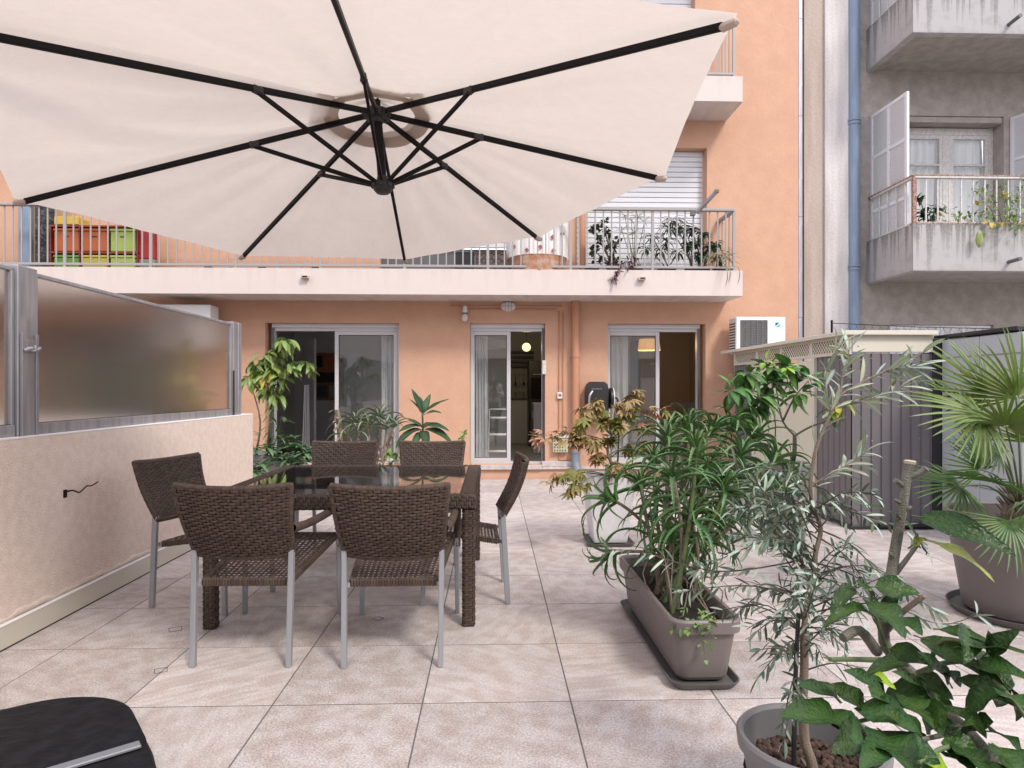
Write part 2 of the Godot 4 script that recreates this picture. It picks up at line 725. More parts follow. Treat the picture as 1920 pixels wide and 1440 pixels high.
func cane_bar(s: SurfaceTool, a: Vector3, b: Vector3, w: float, h: float, up := Vector3.UP, pitch := .013) -> void:
	# a square bar wrapped in woven cane
	var z := (b - a).normalized()
	var x := up.cross(z).normalized()
	var y := z.cross(x)
	var per := []
	for q in [[1, 1, 0.0], [-1, 1, PI / 2], [-1, -1, PI], [1, -1, PI * 1.5]]:
		for i in 3:
			var an: float = q[2] + PI / 2 * i / 2.0
			per.append([Vector2(q[0] * (w / 2 - .012) + cos(an) * .012, q[1] * (h / 2 - .012) + sin(an) * .012), Vector2(cos(an), sin(an))])
	var lens := [0.0]
	for i in per.size():
		lens.append(lens[-1] + per[i][0].distance_to(per[(i + 1) % per.size()][0]))
	var total: float = lens[-1]
	var at := func(u: float, v: float) -> Array:
		var d := fposmod(u, 1.0) * total
		var k := 0
		while k < per.size() - 1 and lens[k + 1] < d:
			k += 1
		var t: float = (d - lens[k]) / maxf(lens[k + 1] - lens[k], 1e-6)
		var k2: int = (k + 1) % per.size()
		var p: Vector2 = per[k][0].lerp(per[k2][0], t)
		var n: Vector2 = per[k][1].lerp(per[k2][1], t).normalized()
		return [a.lerp(b, v) + x * p.x + y * p.y, x * n.x + y * n.y]
	s.set_color(Color(.03, .023, .019))
	var core := b - a
	box(s, (a + b) / 2, Vector3(w - .004, h - .004, core.length() - .004), Basis(x, y, z), .006)
	var nu := maxi(3, int(round(total / .02 / 3.0)) * 3)
	weave(s, nu, maxi(2, int(core.length() / pitch)), at, .004, false)


func _ready() -> void:
	rng.seed = 4711
	# ---- camera
	var cam := Camera3D.new()
	cam.name = "camera"
	cam.projection = Camera3D.PROJECTION_FRUSTUM
	cam.near = 0.05
	cam.far = 200.0
	cam.size = 2.0 * cam.near * 720.0 / 1223.15
	cam.frustum_offset = Vector2(0, 10.65 / 1223.15 * cam.near)
	cam.position = Vector3(0, 1.2636, 0)
	cam.rotation.y = -0.03006
	add_child(cam)
	cam.current = true
	# ---- sky, sun, exposure: a bright overcast day
	var we := WorldEnvironment.new()
	we.name = "world_environment"
	var e := Environment.new()
	e.background_mode = Environment.BG_SKY
	var sky := Sky.new()
	var sm := ProceduralSkyMaterial.new()
	sm.sky_top_color = Color(.94, .935, .98)
	sm.sky_horizon_color = Color(.87, .865, .90)
	sm.sky_curve = .2
	sm.ground_horizon_color = Color(.5, .48, .46)
	sm.ground_bottom_color = Color(.4, .38, .36)
	sm.sky_energy_multiplier = 1.08
	sky.sky_material = sm
	e.sky = sky
	e.tonemap_mode = Environment.TONE_MAPPER_LINEAR
	e.tonemap_exposure = 1.95
	e.sdfgi_enabled = true
	e.ssao_enabled = true
	e.ssil_enabled = true
	we.environment = e
	add_child(we)
	var sun := DirectionalLight3D.new()
	sun.name = "sun"
	sun.light_energy = 0.48
	sun.light_color = Color(1, .97, .93)
	sun.light_angular_distance = 13.0
	sun.shadow_enabled = true
	sun.rotation = Vector3(deg_to_rad(-46), deg_to_rad(33), 0)
	add_child(sun)

	make_materials()
	build_floor()
	build_orange_building()
	build_rooms()
	build_grey_building()
	build_surroundings()
	build_left_wall()
	build_shed()
	build_cabinet()
	build_aircon()
	build_parasol()
	build_dining()
	build_wall_fittings()
	build_balcony_things()
	build_planters()
	build_plants()
	build_person()


# ---------------------------------------------------------------- floor
func build_floor() -> void:
	var s := mb()
	bb(s, -40, 40, -.5, -.03, -40, 60)
	struct(obj("ground", s, M.ground))
	s = mb()
	bb(s, -2.4, 4.75, -.028, -.0016, -1.2, 9.22)
	var base: Node3D = struct(obj("terrace_floor", s, M.grout))
	# tiles of 60 cm, joints 5 mm, each with its own turn and piece of the print
	var xs := []
	var x := -.282 - .6 * 4
	while x < 4.75:
		xs.append([maxf(x, -2.368), minf(x + .6, 4.75)])
		x += .6
	var ds := []
	var d := 2.64 - .6 * 6
	while d < 9.2:
		ds.append([d, minf(d + .6, 9.215)])
		d += .6
	for q in xs:
		for r in ds:
			var w: float = q[1] - q[0]
			var l: float = r[1] - r[0]
			if w < .03 or l < .03:
				continue
			var turn := rng.randi_range(0, 5)
			var key := "tile %.2f %.2f %d" % [w, l, turn]
			if not cache.has(key):
				cache[key] = tile_mesh(w - .006, l - .008, [0.15, .55, 1.2, -.35, 1.75, 2.6][turn], Vector2(rnd(0, 1), rnd(0, 1)))
			var at := Transform3D(Basis.from_euler(Vector3(rnd(-.0006, .0006), 0, rnd(-.0006, .0006))), Vector3((q[0] + q[1]) / 2, rnd(-.0004, .0004), -(r[0] + r[1]) / 2))
			put("tile", cache[key], M["tile%d" % rng.randi_range(0, 4)], base, at)
	# rust marks left by old pot feet
	var mark := mat(lin(.12, .09, .08), .9)
	for p in [[-1.67, 3.49, .06, .5], [-1.49, 2.98, .05, .45], [-.63, 3.62, .045, .9]]:
		s = mb()
		var b := Basis(Vector3.UP, p[3])
		for k in 4:
			var dirv := b.rotated(Vector3.UP, PI / 2 * k) * Vector3.RIGHT
			var c: Vector3 = Vector3(p[0], .0016, -p[1]) + dirv * p[2] * .5
			bar(s, c - dirv.cross(Vector3.UP) * p[2] * .5, c + dirv.cross(Vector3.UP) * p[2] * .5, .003, .0010)
		obj("rust_mark", s, mark, base)


func tile_mesh(w: float, l: float, turn: float, off: Vector2) -> ArrayMesh:
	var s := mb()
	flat(s)
	var e := .0011
	var hx := w / 2
	var hz := l / 2
	var uvf := func(p: Vector3) -> Vector2: return (Vector2(p.x, p.z).rotated(turn) / .62) + off
	var top := [Vector3(-hx + e, 0, -hz + e), Vector3(hx - e, 0, -hz + e), Vector3(hx - e, 0, hz - e), Vector3(-hx + e, 0, hz - e)]
	var rim := [Vector3(-hx, -e, -hz), Vector3(hx, -e, -hz), Vector3(hx, -e, hz), Vector3(-hx, -e, hz)]
	var low := [Vector3(-hx, -.012, -hz), Vector3(hx, -.012, -hz), Vector3(hx, -.012, hz), Vector3(-hx, -.012, hz)]
	var faces := [[top, Vector3.UP]]
	for i in 4:
		var j := (i + 1) % 4
		var o: Vector3 = (rim[i] + rim[j]) / 2
		faces.append([[top[i], top[j], rim[j], rim[i]], o.normalized() + Vector3.UP])
		faces.append([[rim[i], rim[j], low[j], low[i]], Vector3(o.x, 0, o.z)])
	for f in faces:
		var uv := []
		for p in f[0]:
			uv.append(uvf.call(p))
		poly(s, f[0], f[1], uv)
	s.generate_normals()
	return s.commit()


# ---------------------------------------------------------------- the orange building
func wall_with_holes(s: SurfaceTool, x0: float, x1: float, y0: float, y1: float, d0: float, d1: float, holes: Array) -> void:
	# holes: [x0, x1, y0, y1]; cut in columns
	var cuts := [x0, x1]
	for h in holes:
		cuts.append(h[0])
		cuts.append(h[1])
	cuts.sort()
	for i in cuts.size() - 1:
		var a: float = cuts[i]
		var b: float = cuts[i + 1]
		if b - a < 1e-4:
			continue
		var spans := []
		for h in holes:
			if h[0] <= a + 1e-4 and h[1] >= b - 1e-4:
				spans.append([h[2], h[3]])
		spans.sort_custom(func(p, q): return p[0] < q[0])
		var y := y0
		for sp in spans:
			if sp[0] > y + 1e-4:
				bb(s, a, b, y, sp[0], d0, d1)
			y = maxf(y, sp[1])
		if y < y1 - 1e-4:
			bb(s, a, b, y, y1, d0, d1)


func sliding(parent: Node3D, called: String, x0: float, x1: float, y0: float, y1: float, d: float, leaf0: float, leaf1: float, boxed := false) -> void:
	# a white sliding door: outer frame, one leaf with its pane, roller box
	var s := mb()
	var t := .035
	bb(s, x0, x0 + t, y0, y1, d, d + .09, .003)
	bb(s, x1 - t, x1, y0, y1, d, d + .09, .003)
	bb(s, x0 + t, x1 - t, y1 - .05, y1, d, d + .09, .003)
	bb(s, x0 + t, x1 - t, y0, y0 + .03, d, d + .09, .003)
	var f := obj(called, s, M.frame, parent)
	s = mb()
	bb(s, x0 + .002, x1 - .002, y1 - .005, y1 + .055, d - .035, d + .02, .004)
	obj("shutter_box", s, M.frame, f)
	# dark guide channel at the free side
	s = mb()
	var gx := x0 if leaf0 > (x0 + x1) / 2 - .2 else x1 - .03
	bb(s, gx, gx + .03, y0, y1, d - .03, d - .002)
	obj("guide_rail", s, M.frame_dark, f)
	s = mb()
	var w := .055
	var dd := d + .012
	bb(s, leaf0, leaf0 + w, y0 + .03, y1 - .05, dd, dd + .035, .004)
	bb(s, leaf1 - w, leaf1, y0 + .03, y1 - .05, dd, dd + .035, .004)
	bb(s, leaf0 + w, leaf1 - w, y1 - .05 - w, y1 - .05, dd + .001, dd + .034, .004)
	bb(s, leaf0 + w, leaf1 - w, y0 + .03, y0 + .03 + w, dd + .001, dd + .034, .004)
	# rubber gasket
	obj("sash", s, M.frame, f)
	s = mb()
	bb(s, leaf0 + w, leaf0 + w + .008, y0 + .03 + w, y1 - .05 - w, dd + .008, dd + .026)
	bb(s, leaf1 - w - .008, leaf1 - w, y0 + .03 + w, y1 - .05 - w, dd + .008, dd + .026)
	bb(s, leaf0 + w + .008, leaf1 - w - .008, y0 + .03 + w, y0 + .038 + w, dd + .008, dd + .026)
	bb(s, leaf0 + w + .008, leaf1 - w - .008, y1 - .058 - w, y1 - .05 - w, dd + .008, dd + .026)
	obj("gasket", s, M.black_rubber, f)
	s = mb()
	bb(s, leaf0 + w + .007, leaf1 - w - .007, y0 + .037 + w, y1 - .057 - w, dd + .011, dd + .015)
	obj("pane", s, M.glass, f)
	s = mb()
	bb(s, leaf0 + w + .007, leaf1 - w - .007, y0 + .037 + w, y1 - .057 - w, dd + .020, dd + .024)
	obj("inner_pane", s, M.glass, f)


func railing(parent: Node3D, a: Vector3, b: Vector3, h: float, step: float, posts: float, m: Material, rail_h := .035, rail_w := .07) -> void:
	# bottom rail at a-b, top rail h above
	var L := a.distance_to(b)
	var dirv := (b - a) / L
	var s := mb()
	bar(s, a + Vector3(0, h, 0), b + Vector3(0, h, 0), rail_w, rail_h, Vector3.UP, .004)
	var r := obj("railing", s, m, parent)
	s = mb()
	bar(s, a, b, .03, .03, Vector3.UP, .003)
	obj("bottom_rail", s, m, r)
	var n := int(round(L / step))
	for i in n + 1:
		var p := a + dirv * (L * i / n)
		var big: bool = posts > 0 and i % int(round(posts / step)) == 0
		var w := .036 if big else .018
		var lo := -.07 if big else .016
		var key := "baluster %.3f %.3f" % [w, h - lo]
		if not cache.has(key):
			var t := mb()
			box(t, Vector3(0, (h - rail_h / 2 + lo) / 2, 0), Vector3(w, h - rail_h / 2 - lo, w * .75), Basis(), .002)
			cache[key] = done(t)
		put("post" if big else "baluster", cache[key], m, r, Transform3D(Basis.looking_at(dirv.cross(Vector3.UP)), p + (dirv.cross(Vector3.UP).normalized() * 0.0)))


func uv_face(s: SurfaceTool, a: Vector3, b: Vector3, h: float, per: float) -> void:
	# an upright sheet from a to b whose texture repeats every `per` metres
	flat(s)
	var L := a.distance_to(b)
	var n := maxi(1, int(L / .5))
	var out := (b - a).cross(Vector3.UP)
	for i in n:
		var p := a.lerp(b, float(i) / n)
		var q := a.lerp(b, float(i + 1) / n)
		var u0 := L * i / n / per
		var u1 := L * (i + 1) / n / per
		poly(s, [p, q, q + Vector3.UP * h, p + Vector3.UP * h], out, [Vector2(u0, 1), Vector2(u1, 1), Vector2(u1, .001), Vector2(u0, .001)])


func build_orange_building() -> void:
	var b := thing("orange_building", "orange rendered apartment building with cream balcony slabs and three sliding doors", "building", Vector3(0, 0, 0))
	var s := mb()
	var D := 9.25
	wall_with_holes(s, -12, 4.395, .13, 12, D, D + .28, [
		[-3.187, -1.318, .2, 2.205], [-.319, .748, .2, 2.205], [1.645, 3.05, .2, 2.205], [-6.7, -4.15, .2, 2.2],
		[1.2, 3.07, 2.78, 4.72], [-1.6, .35, 2.78, 4.72], [1.2, 2.9, 5.4, 7.3]])
	var wall := obj("wall", s, M.stucco, b)
	s = mb()
	bb(s, -12, 4.395, -.02, .135, D - .025, D + .27)
	obj("plinth", s, M.stucco, b)
	# stone sills and steps under the doors
	for q in [[-3.25, -1.26], [-.375, .70], [1.6, 3.1]]:
		s = mb()
		bb(s, q[0], q[1], .137, .196, D - .07, D + .29, .004)
		obj("sill", s, M.stone_sill, b)
	s = mb()
	bb(s, .703, 1.597, .137, .172, D - .06, D + .02, .004)
	obj("ledge", s, M.stone_sill, b)
	s = mb()
	bb(s, .703, 1.16, .174, .25, D - .018, D + .01, .003)
	obj("skirting", s, M.stone_sill, b)
	sliding(b, "sliding_window", -3.125, -1.322, .2, 2.15, D + .12, -2.25, -1.36)
	sliding(b, "sliding_door", -.316, .745, .2, 2.15, D + .10, -.31, .262)
	sliding(b, "sliding_window", 1.648, 3.0, .2, 2.15, D + .12, 1.65, 2.42)
	# balcony slabs of three floors
	for f in 3:
		var y := 2.515 + 2.596 * f
		s = mb()
		bb(s, -12, 3.345, y, y + .09, 8.62, D - .002)
		bb(s, -12, 3.345, y + .09, y + .34, 8.62, 8.74)
		bb(s, 3.245, 3.345, y + .09, y + .34, 8.74, D - .002)
		var slab := obj("balcony", s, M.cream, b)
		s = mb()
		bb(s, -12, 3.243, y + .092, y + .2, 8.742, D - .002)
		obj("balcony_floor", s, M.stone_sill, slab)
		s = mb()
		uv_face(s, Vector3(-11.99, y + .002, -8.6175), Vector3(3.343, y + .002, -8.6175), .336, 3.1)
		uv_face(s, Vector3(3.3475, y + .002, -8.622), Vector3(3.3475, y + .002, -9.24), .336, 3.1)
		obj("weathered_face", s, M.stained_cream, slab)
		railing(slab, Vector3(-9.96, y + .385, -8.66), Vector3(3.24, y + .385, -8.66), .77, .11, 1.1, M.rail_white)
		railing(slab, Vector3(3.24, y + .385, -8.70), Vector3(3.24, y + .385, -9.24), .77, .135, 0, M.rail_white)
		if f < 2:
			for x in [-2.44, 1.98, -6.3]:
				s = mb()
				bb(s, x - .05, x + .045, y + .20, y + .235, 8.55, 8.619)
				obj("spout", s, M.hem, slab)
				s = mb()
				bb(s, x - .03, x + .035, y + .208, y + .229, 8.547, 8.56)
				obj("spout_mouth", s, M.black_rubber, slab)
	# roller shutters: slat by slat
	for w in [[1.2, 3.05, 2.785, 4.715, 26], [1.2, 2.88, 5.405, 7.29, 26], [-1.6, .35, 3.3, 4.715, 19]]:
		var sh := Node3D.new()
		sh.name = "roller_shutter"
		b.add_child(sh, true)
		var hgt: float = (w[3] - w[2]) / w[4]
		var key := "slat %.2f" % (w[1] - w[0])
		if not cache.has(key):
			s = mb()
			box(s, Vector3(0, hgt / 2, 0), Vector3(w[1] - w[0], hgt - .006, .014), Basis(), .005)
			cache[key] = done(s)
		for k in w[4]:
			put("slat", cache[key], M.shutter_white, sh, Transform3D(Basis(), Vector3((w[0] + w[1]) / 2, w[2] + k * hgt, -(D + .14))))
		s = mb()
		bb(s, w[0], w[1], w[2], w[3], D + .15, D + .16)
		obj("backing", s, M.frame_dark, sh)
	# dark panes behind the other upper openings
	for w in [[-6.7, -4.15, .2, 2.2], [-1.6, .35, 2.785, 3.29]]:
		s = mb()
		bb(s, w[0], w[1], w[2], w[3], D + .2, D + .26)
		obj("window", s, M.frame_dark, b)
	# rainwater pipe, painted like the wall, with a grey foot
	s = mb()
	tube(s, [Vector3(1.175, .37, -9.17), Vector3(1.175, 2.515, -9.17)], .056, .056, 16)
	var pipe := obj("downpipe", s, M.stucco_pipe, b)
	s = mb()
	tube(s, [Vector3(1.175, 1.72, -9.17), Vector3(1.175, 1.745, -9.17)], .064, .064, 16)
	obj("pipe_collar", s, M.stucco_pipe, pipe)
	s = mb()
	bb(s, 1.105, 1.245, 1.728, 1.742, 9.165, 9.25)
	obj("pipe_bracket", s, M.stucco_pipe, pipe)
	s = mb()
	tube(s, curve([Vector3(1.175, .40, -9.17), Vector3(1.175, .25, -9.165), Vector3(1.19, .14, -9.13), Vector3(1.205, .0, -9.10)], 4), .062, .062, 16)
	obj("pipe_foot", s, M.grey_pipe, pipe)
	s = mb()
	tube(s, [Vector3(1.175, .37, -9.17), Vector3(1.175, .41, -9.17)], .072, .072, 16)
	tube(s, [Vector3(1.188, .155, -9.137), Vector3(1.198, .115, -9.122)], .069, .069, 16)
	obj("pipe_collar", s, M.grey_pipe, pipe)
	s = mb()
	tube(s, [Vector3(1.27, 2.74, -9.19), Vector3(1.27, 5.1, -9.19)], .05, .05, 12)
	obj("downpipe", s, M.stucco_pipe, b)
	# surface conduits round the door
	for q in [
		[Vector3(-.60, 2.45, -9.238), Vector3(.985, 2.45, -9.238), .011],
		[Vector3(-.36, 2.40, -9.238), Vector3(.90, 2.40, -9.238), .009],
		[Vector3(.945, 2.38, -9.238), Vector3(.945, .27, -9.238), .009],
		[Vector3(1.00, 2.37, -9.238), Vector3(1.00, .70, -9.238), .008],
		[Vector3(.945, .27, -9.238), Vector3(1.11, .27, -9.238), .008]]:
		s = mb()
		tube(s, [q[0], q[1]], q[2], q[2], 8)
		obj("conduit", s, M.stucco_pipe, b)


# ---------------------------------------------------------------- rooms behind the doors
func room(b: Node3D, x0: float, x1: float, depth: float, m: Material) -> void:
	var y0 := .06
	var y1 := 2.46
	var d0 := 9.53
	var s := mb()
	bb(s, x0, x1, y0, .19, 9.535, depth)
	obj("room_floor", s, M.interior_floor, b)
	s = mb()
	bb(s, x0, x1, y1, y1 + .1, d0, depth)
	obj("room_ceiling", s, M.interior_ceiling, b)
	s = mb()
	bb(s, x0 - .1, x0, y0, y1 + .1, d0, depth)
	bb(s, x1, x1 + .1, y0, y1 + .1, d0, depth)
	bb(s, x0 - .1, x1 + .1, y0, y1 + .1, depth, depth + .1)
	obj("room_wall", s, m, b)


func curtain(called: String, label: String, x0: float, x1: float, d: float) -> void:
	var s := mb()
	smooth(s)
	var g := []
	for j in 7:
		var row := []
		for i in 33:
			var u := i / 32.0
			var v := j / 6.0
			var x := lerpf(x0, x1, u) + sin(v * 2.0 + u * 3.0) * .006
			row.append(Vector3(x, lerpf(.23, 2.12, v), -d + sin(u * 26.0 + v * .6) * .022 + sin(u * 9.0) * .015))
		g.append(row)
	grid(s, g, Vector3.BACK)
	tag(obj(called, s, M.curtain), label, "curtain")


func build_rooms() -> void:
	var rooms := thing("building_interior", "dim rooms seen through the three open sliding doors", "interior")
	rooms.set_meta("kind", "structure")
	room(rooms, -3.95, -1.15, 13.2, M.interior_grey)
	room(rooms, -.95, 1.2, 13.6, M.kitchen_wall)
	room(rooms, 1.4, 3.9, 12.8, M.interior_warm)
	curtain("curtain", "pale curtain drawn to the right side of the left sliding window", -1.62, -1.36, 9.56)
	curtain("curtain", "white curtain at the left edge of the middle sliding door", -.25, -.06, 9.56)
	curtain("curtain", "blue grey curtain at the left edge of the right sliding window", 1.66, 2.0, 9.56)
	# left room: door leaf, picture panel, drying rack
	var t := thing("interior_door", "grey door leaf standing ajar inside the left room", "door", Vector3(-3.22, .19, -11.6), .5)
	var s := mb()
	bb(s, -.02, .02, 0, 1.95, -.4, .4, .004)
	obj("door_leaf", s, M.frame, t)
	s = mb()
	tube(s, [Vector3(.02, .98, -.33), Vector3(.07, .98, -.33), Vector3(.075, .98, -.22)], .009)
	obj("handle", s, M.alu, t)
	t = thing("picture_collage", "orange and black picture panel on the back wall of the left room", "picture", Vector3(-3.3, 1.05, -13.17))
	s = mb()
	bb(s, -.32, .32, 0, .95, -.0, .025)
	obj("panel", s, mat(lin(.30, .13, .06), .6), t)
	var k := 0
	for q in [[-.28, -.1, .66, .9], [-.06, .26, .62, .9], [-.28, .26, .36, .56], [-.28, .0, .05, .3], [.04, .26, .05, .3]]:
		s = mb()
		bb(s, q[0], q[1], q[2], q[3], -.008, -.001)
		obj("picture", s, mat([lin(.02, .02, .02), lin(.45, .12, .04), lin(.03, .025, .025), lin(.05, .05, .055), lin(.3, .29, .28)][k], .5), t)
		k += 1
	t = thing("drying_rack", "folded white drying rack leaning in the left room", "drying rack", Vector3(-3.06, .19, -10.6), .3)
	for q in 4:
		s = mb()
		tube(s, [Vector3(q * .035, 0, .02 * q), Vector3(.04 + q * .02, 1.15, -.05 * q)], .009)
		obj("rail", s, M.white_metal, t)
	# kitchen
	t = thing("kitchen_cabinet", "pale kitchen base cabinet at the back of the middle room", "cabinet", Vector3(.62, .19, -13.0))
	s = mb()
	bb(s, -.3, .22, 0, .86, 0, .55, .005)
	obj("body", s, mat(lin(.6, .59, .59), .5), t)
	s = mb()
	bb(s, -.32, .24, .862, .9, -.02, .57, .004)
	obj("worktop", s, mat(lin(.1, .09, .085), .4), t)
	t = thing("oven_tower", "tall black oven and fridge tower in the kitchen", "oven", Vector3(.93, .19, -12.3))
	s = mb()
	bb(s, -.24, .26, 0, 1.62, 0, .6, .006)
	obj("body", s, M.black_plastic, t)
	s = mb()
	bb(s, -.2, .22, .9, 1.3, -.012, -.001, .003)
	obj("oven_glass", s, mat(lin(.01, .01, .01), .1), t)
	s = mb()
	tube(s, [Vector3(-.17, 1.36, .03), Vector3(.19, 1.36, .03)], .01)
	obj("handle", s, M.alu, t)
	t = thing("washing_machine", "white washing machine just inside the kitchen door", "washing machine", Vector3(.73, .19, -10.9))
	s = mb()
	bb(s, -.04, .38, 0, .85, 0, .55, .012)
	obj("body", s, mat(lin(.55, .55, .57), .35), t)
	s = mb()
	lathe(s, [Vector2(.001, .02), Vector2(.12, .02), Vector2(.15, 0)], 20, Vector3(-.041, .45, -.27), Basis(Vector3.BACK, PI / 2))
	obj("porthole", s, M.frame_dark, t)
	s = mb()
	bb(s, -.046, -.039, .72, .82, .06, .5)
	obj("control_panel", s, M.frame_dark, t)
	t = thing("plate_rack", "dark slatted plate rack on the kitchen back wall", "rack", Vector3(.60, 1.72, -13.55))
	for q in 4:
		s = mb()
		bb(s, -.27, .25, q * .095, q * .095 + .05, -.12, 0, .004)
		obj("slat", s, mat(lin(.035, .03, .028), .5), t)
	for q in 2:
		t = thing("utensil_rail", ["upper rail of hanging kitchen utensils under the plate rack", "lower rail of hanging pans above the kitchen worktop"][q], "utensil rail", Vector3(.50, [1.58, 1.22][q], -13.5), 0, "utensil rails")
		s = mb()
		tube(s, [Vector3(-.22, 0, 0), Vector3(.3, 0, 0)], .008)
		obj("rail", s, M.alu, t)
		for j in 6:
			s = mb()
			var x := -.19 + j * .085
			tube(s, [Vector3(x, -.01, .01), Vector3(x, -.16, .012)], .006, .005, 6)
			lathe(s, [Vector2(.001, -.24), Vector2(.028, -.22), Vector2(.02, -.16), Vector2(.001, -.155)], 8, Vector3(x, 0, .012))
			obj("utensil", s, M.black_plastic if j % 2 == 0 else M.alu, t)
	t = thing("globe_lamp", "lit yellow globe lamp hanging in the kitchen", "lamp", Vector3(.59, 0, -11.3))
	s = mb()
	var bulb := mat(lin(.8, .75, .5), .4)
	bulb.emission_enabled = true
	bulb.emission = lin(1.0, .9, .45)
	bulb.emission_energy_multiplier = .75
	lathe_soft(s, sphere_profile(.075, 10), 20, Vector3(0, 2.0, 0))
	obj("globe", s, bulb, t)
	s = mb()
	tube(s, [Vector3(0, 2.46, 0), Vector3(0, 2.075, 0)], .005)
	obj("cord", s, M.black_plastic, t)
	lamp(t, Vector3(0, 2.0, 0), Color(1, .9, .68), .10, .07)
	# step ladder behind the door pane
	t = thing("step_ladder", "white metal step ladder standing behind the door pane", "ladder", Vector3(.09, .19, -9.78))
	s = mb()
	for sx in [-1, 1]:
		tube(s, [Vector3(sx * .155, 0, .04), Vector3(sx * .135, .78, -.06)], .01)
	tube(s, [Vector3(-.135, .78, -.06), Vector3(.135, .78, -.06)], .01)
	obj("frame", s, M.white_metal, t)
	for q in 3:
		s = mb()
		bb(s, -.145, .145, .14 + q * .25, .165 + q * .25, -.06 + q * .03, .06 + q * .03, .004)
		obj("step", s, M.white_metal, t)
	# right room: drum lamp, folded chairs, bed
	t = thing("drum_lamp", "lit straw drum lamp hanging in the right room", "lamp", Vector3(2.66, 0, -11.0))
	var shade_m := mat(lin(.62, .42, .22), .8)
	shade_m.emission_enabled = true
	shade_m.emission = lin(.85, .45, .15)
	shade_m.emission_energy_multiplier = .38
	s = mb()
	lathe(s, [Vector2(.19, 1.93), Vector2(.165, 2.12)], 28)
	lathe(s, [Vector2(.163, 2.12), Vector2(.188, 1.93)], 28)
	obj("lamp_shade", s, shade_m, t)
	s = mb()
	tube(s, [Vector3(0, 2.46, 0), Vector3(0, 2.05, 0)], .005)
	obj("cord", s, M.black_plastic, t)
	s = mb()
	lathe_soft(s, sphere_profile(.04, 8), 14, Vector3(0, 2.02, 0))
	obj("light_bulb", s, bulb, t)
	lamp(t, Vector3(0, 2.02, 0), Color(1, .8, .55), .14, .04)
	t = thing("folding_chair", "dark folding chairs stacked against the right room wall", "chair", Vector3(3.35, .19, -11.2), -.3)
	for q in 3:
		s = mb()
		for sx in [-.2, .2]:
			bar(s, Vector3(sx, 0, -.1 + q * .06), Vector3(sx, .95, -.24 + q * .06), .02, .025, Vector3.BACK)
		bar(s, Vector3(-.2, .8, -.22 + q * .06), Vector3(.2, .8, -.22 + q * .06), .02, .09)
		bar(s, Vector3(-.2, .4, -.16 + q * .06), Vector3(.2, .4, -.16 + q * .06), .02, .03)
		obj("frame", s, M.frame_dark, t)
	t = thing("bed", "bed with white cover in the right room", "bed", Vector3(2.7, .19, -11.6))
	s = mb()
	bb(s, -.6, .5, .1, .42, -.9, 1.0, .05)
	obj("mattress", s, M.curtain, t)
	s = mb()
	bb(s, -.6, .5, 0, .098, -.85, 1.0, .01)
	obj("base", s, M.frame_dark, t)
	s = mb()
	bb(s, 2.72, 2.76, .19, 2.2, 12.0, 12.78)
	tag(obj("wardrobe_panel", s, mat(lin(.1, .085, .07), .6)), "dark brown upright panel at the back of the right room", "panel")


func sphere_profile(r: float, n: int) -> Array:
	var out := []
	for i in n + 1:
		var a := -PI / 2 + PI * i / n
		out.append(Vector2(maxf(r * cos(a), .0005), r * sin(a)))
	return out


func lamp(parent: Node3D, p: Vector3, c: Color, energy: float, size: float) -> void:
	var o := OmniLight3D.new()
	o.name = "light"
	o.position = p
	o.light_color = c
	o.light_energy = energy
	o.light_size = size
	o.omni_range = 8
	o.omni_attenuation = 2
	o.shadow_enabled = true
	parent.add_child(o, true)


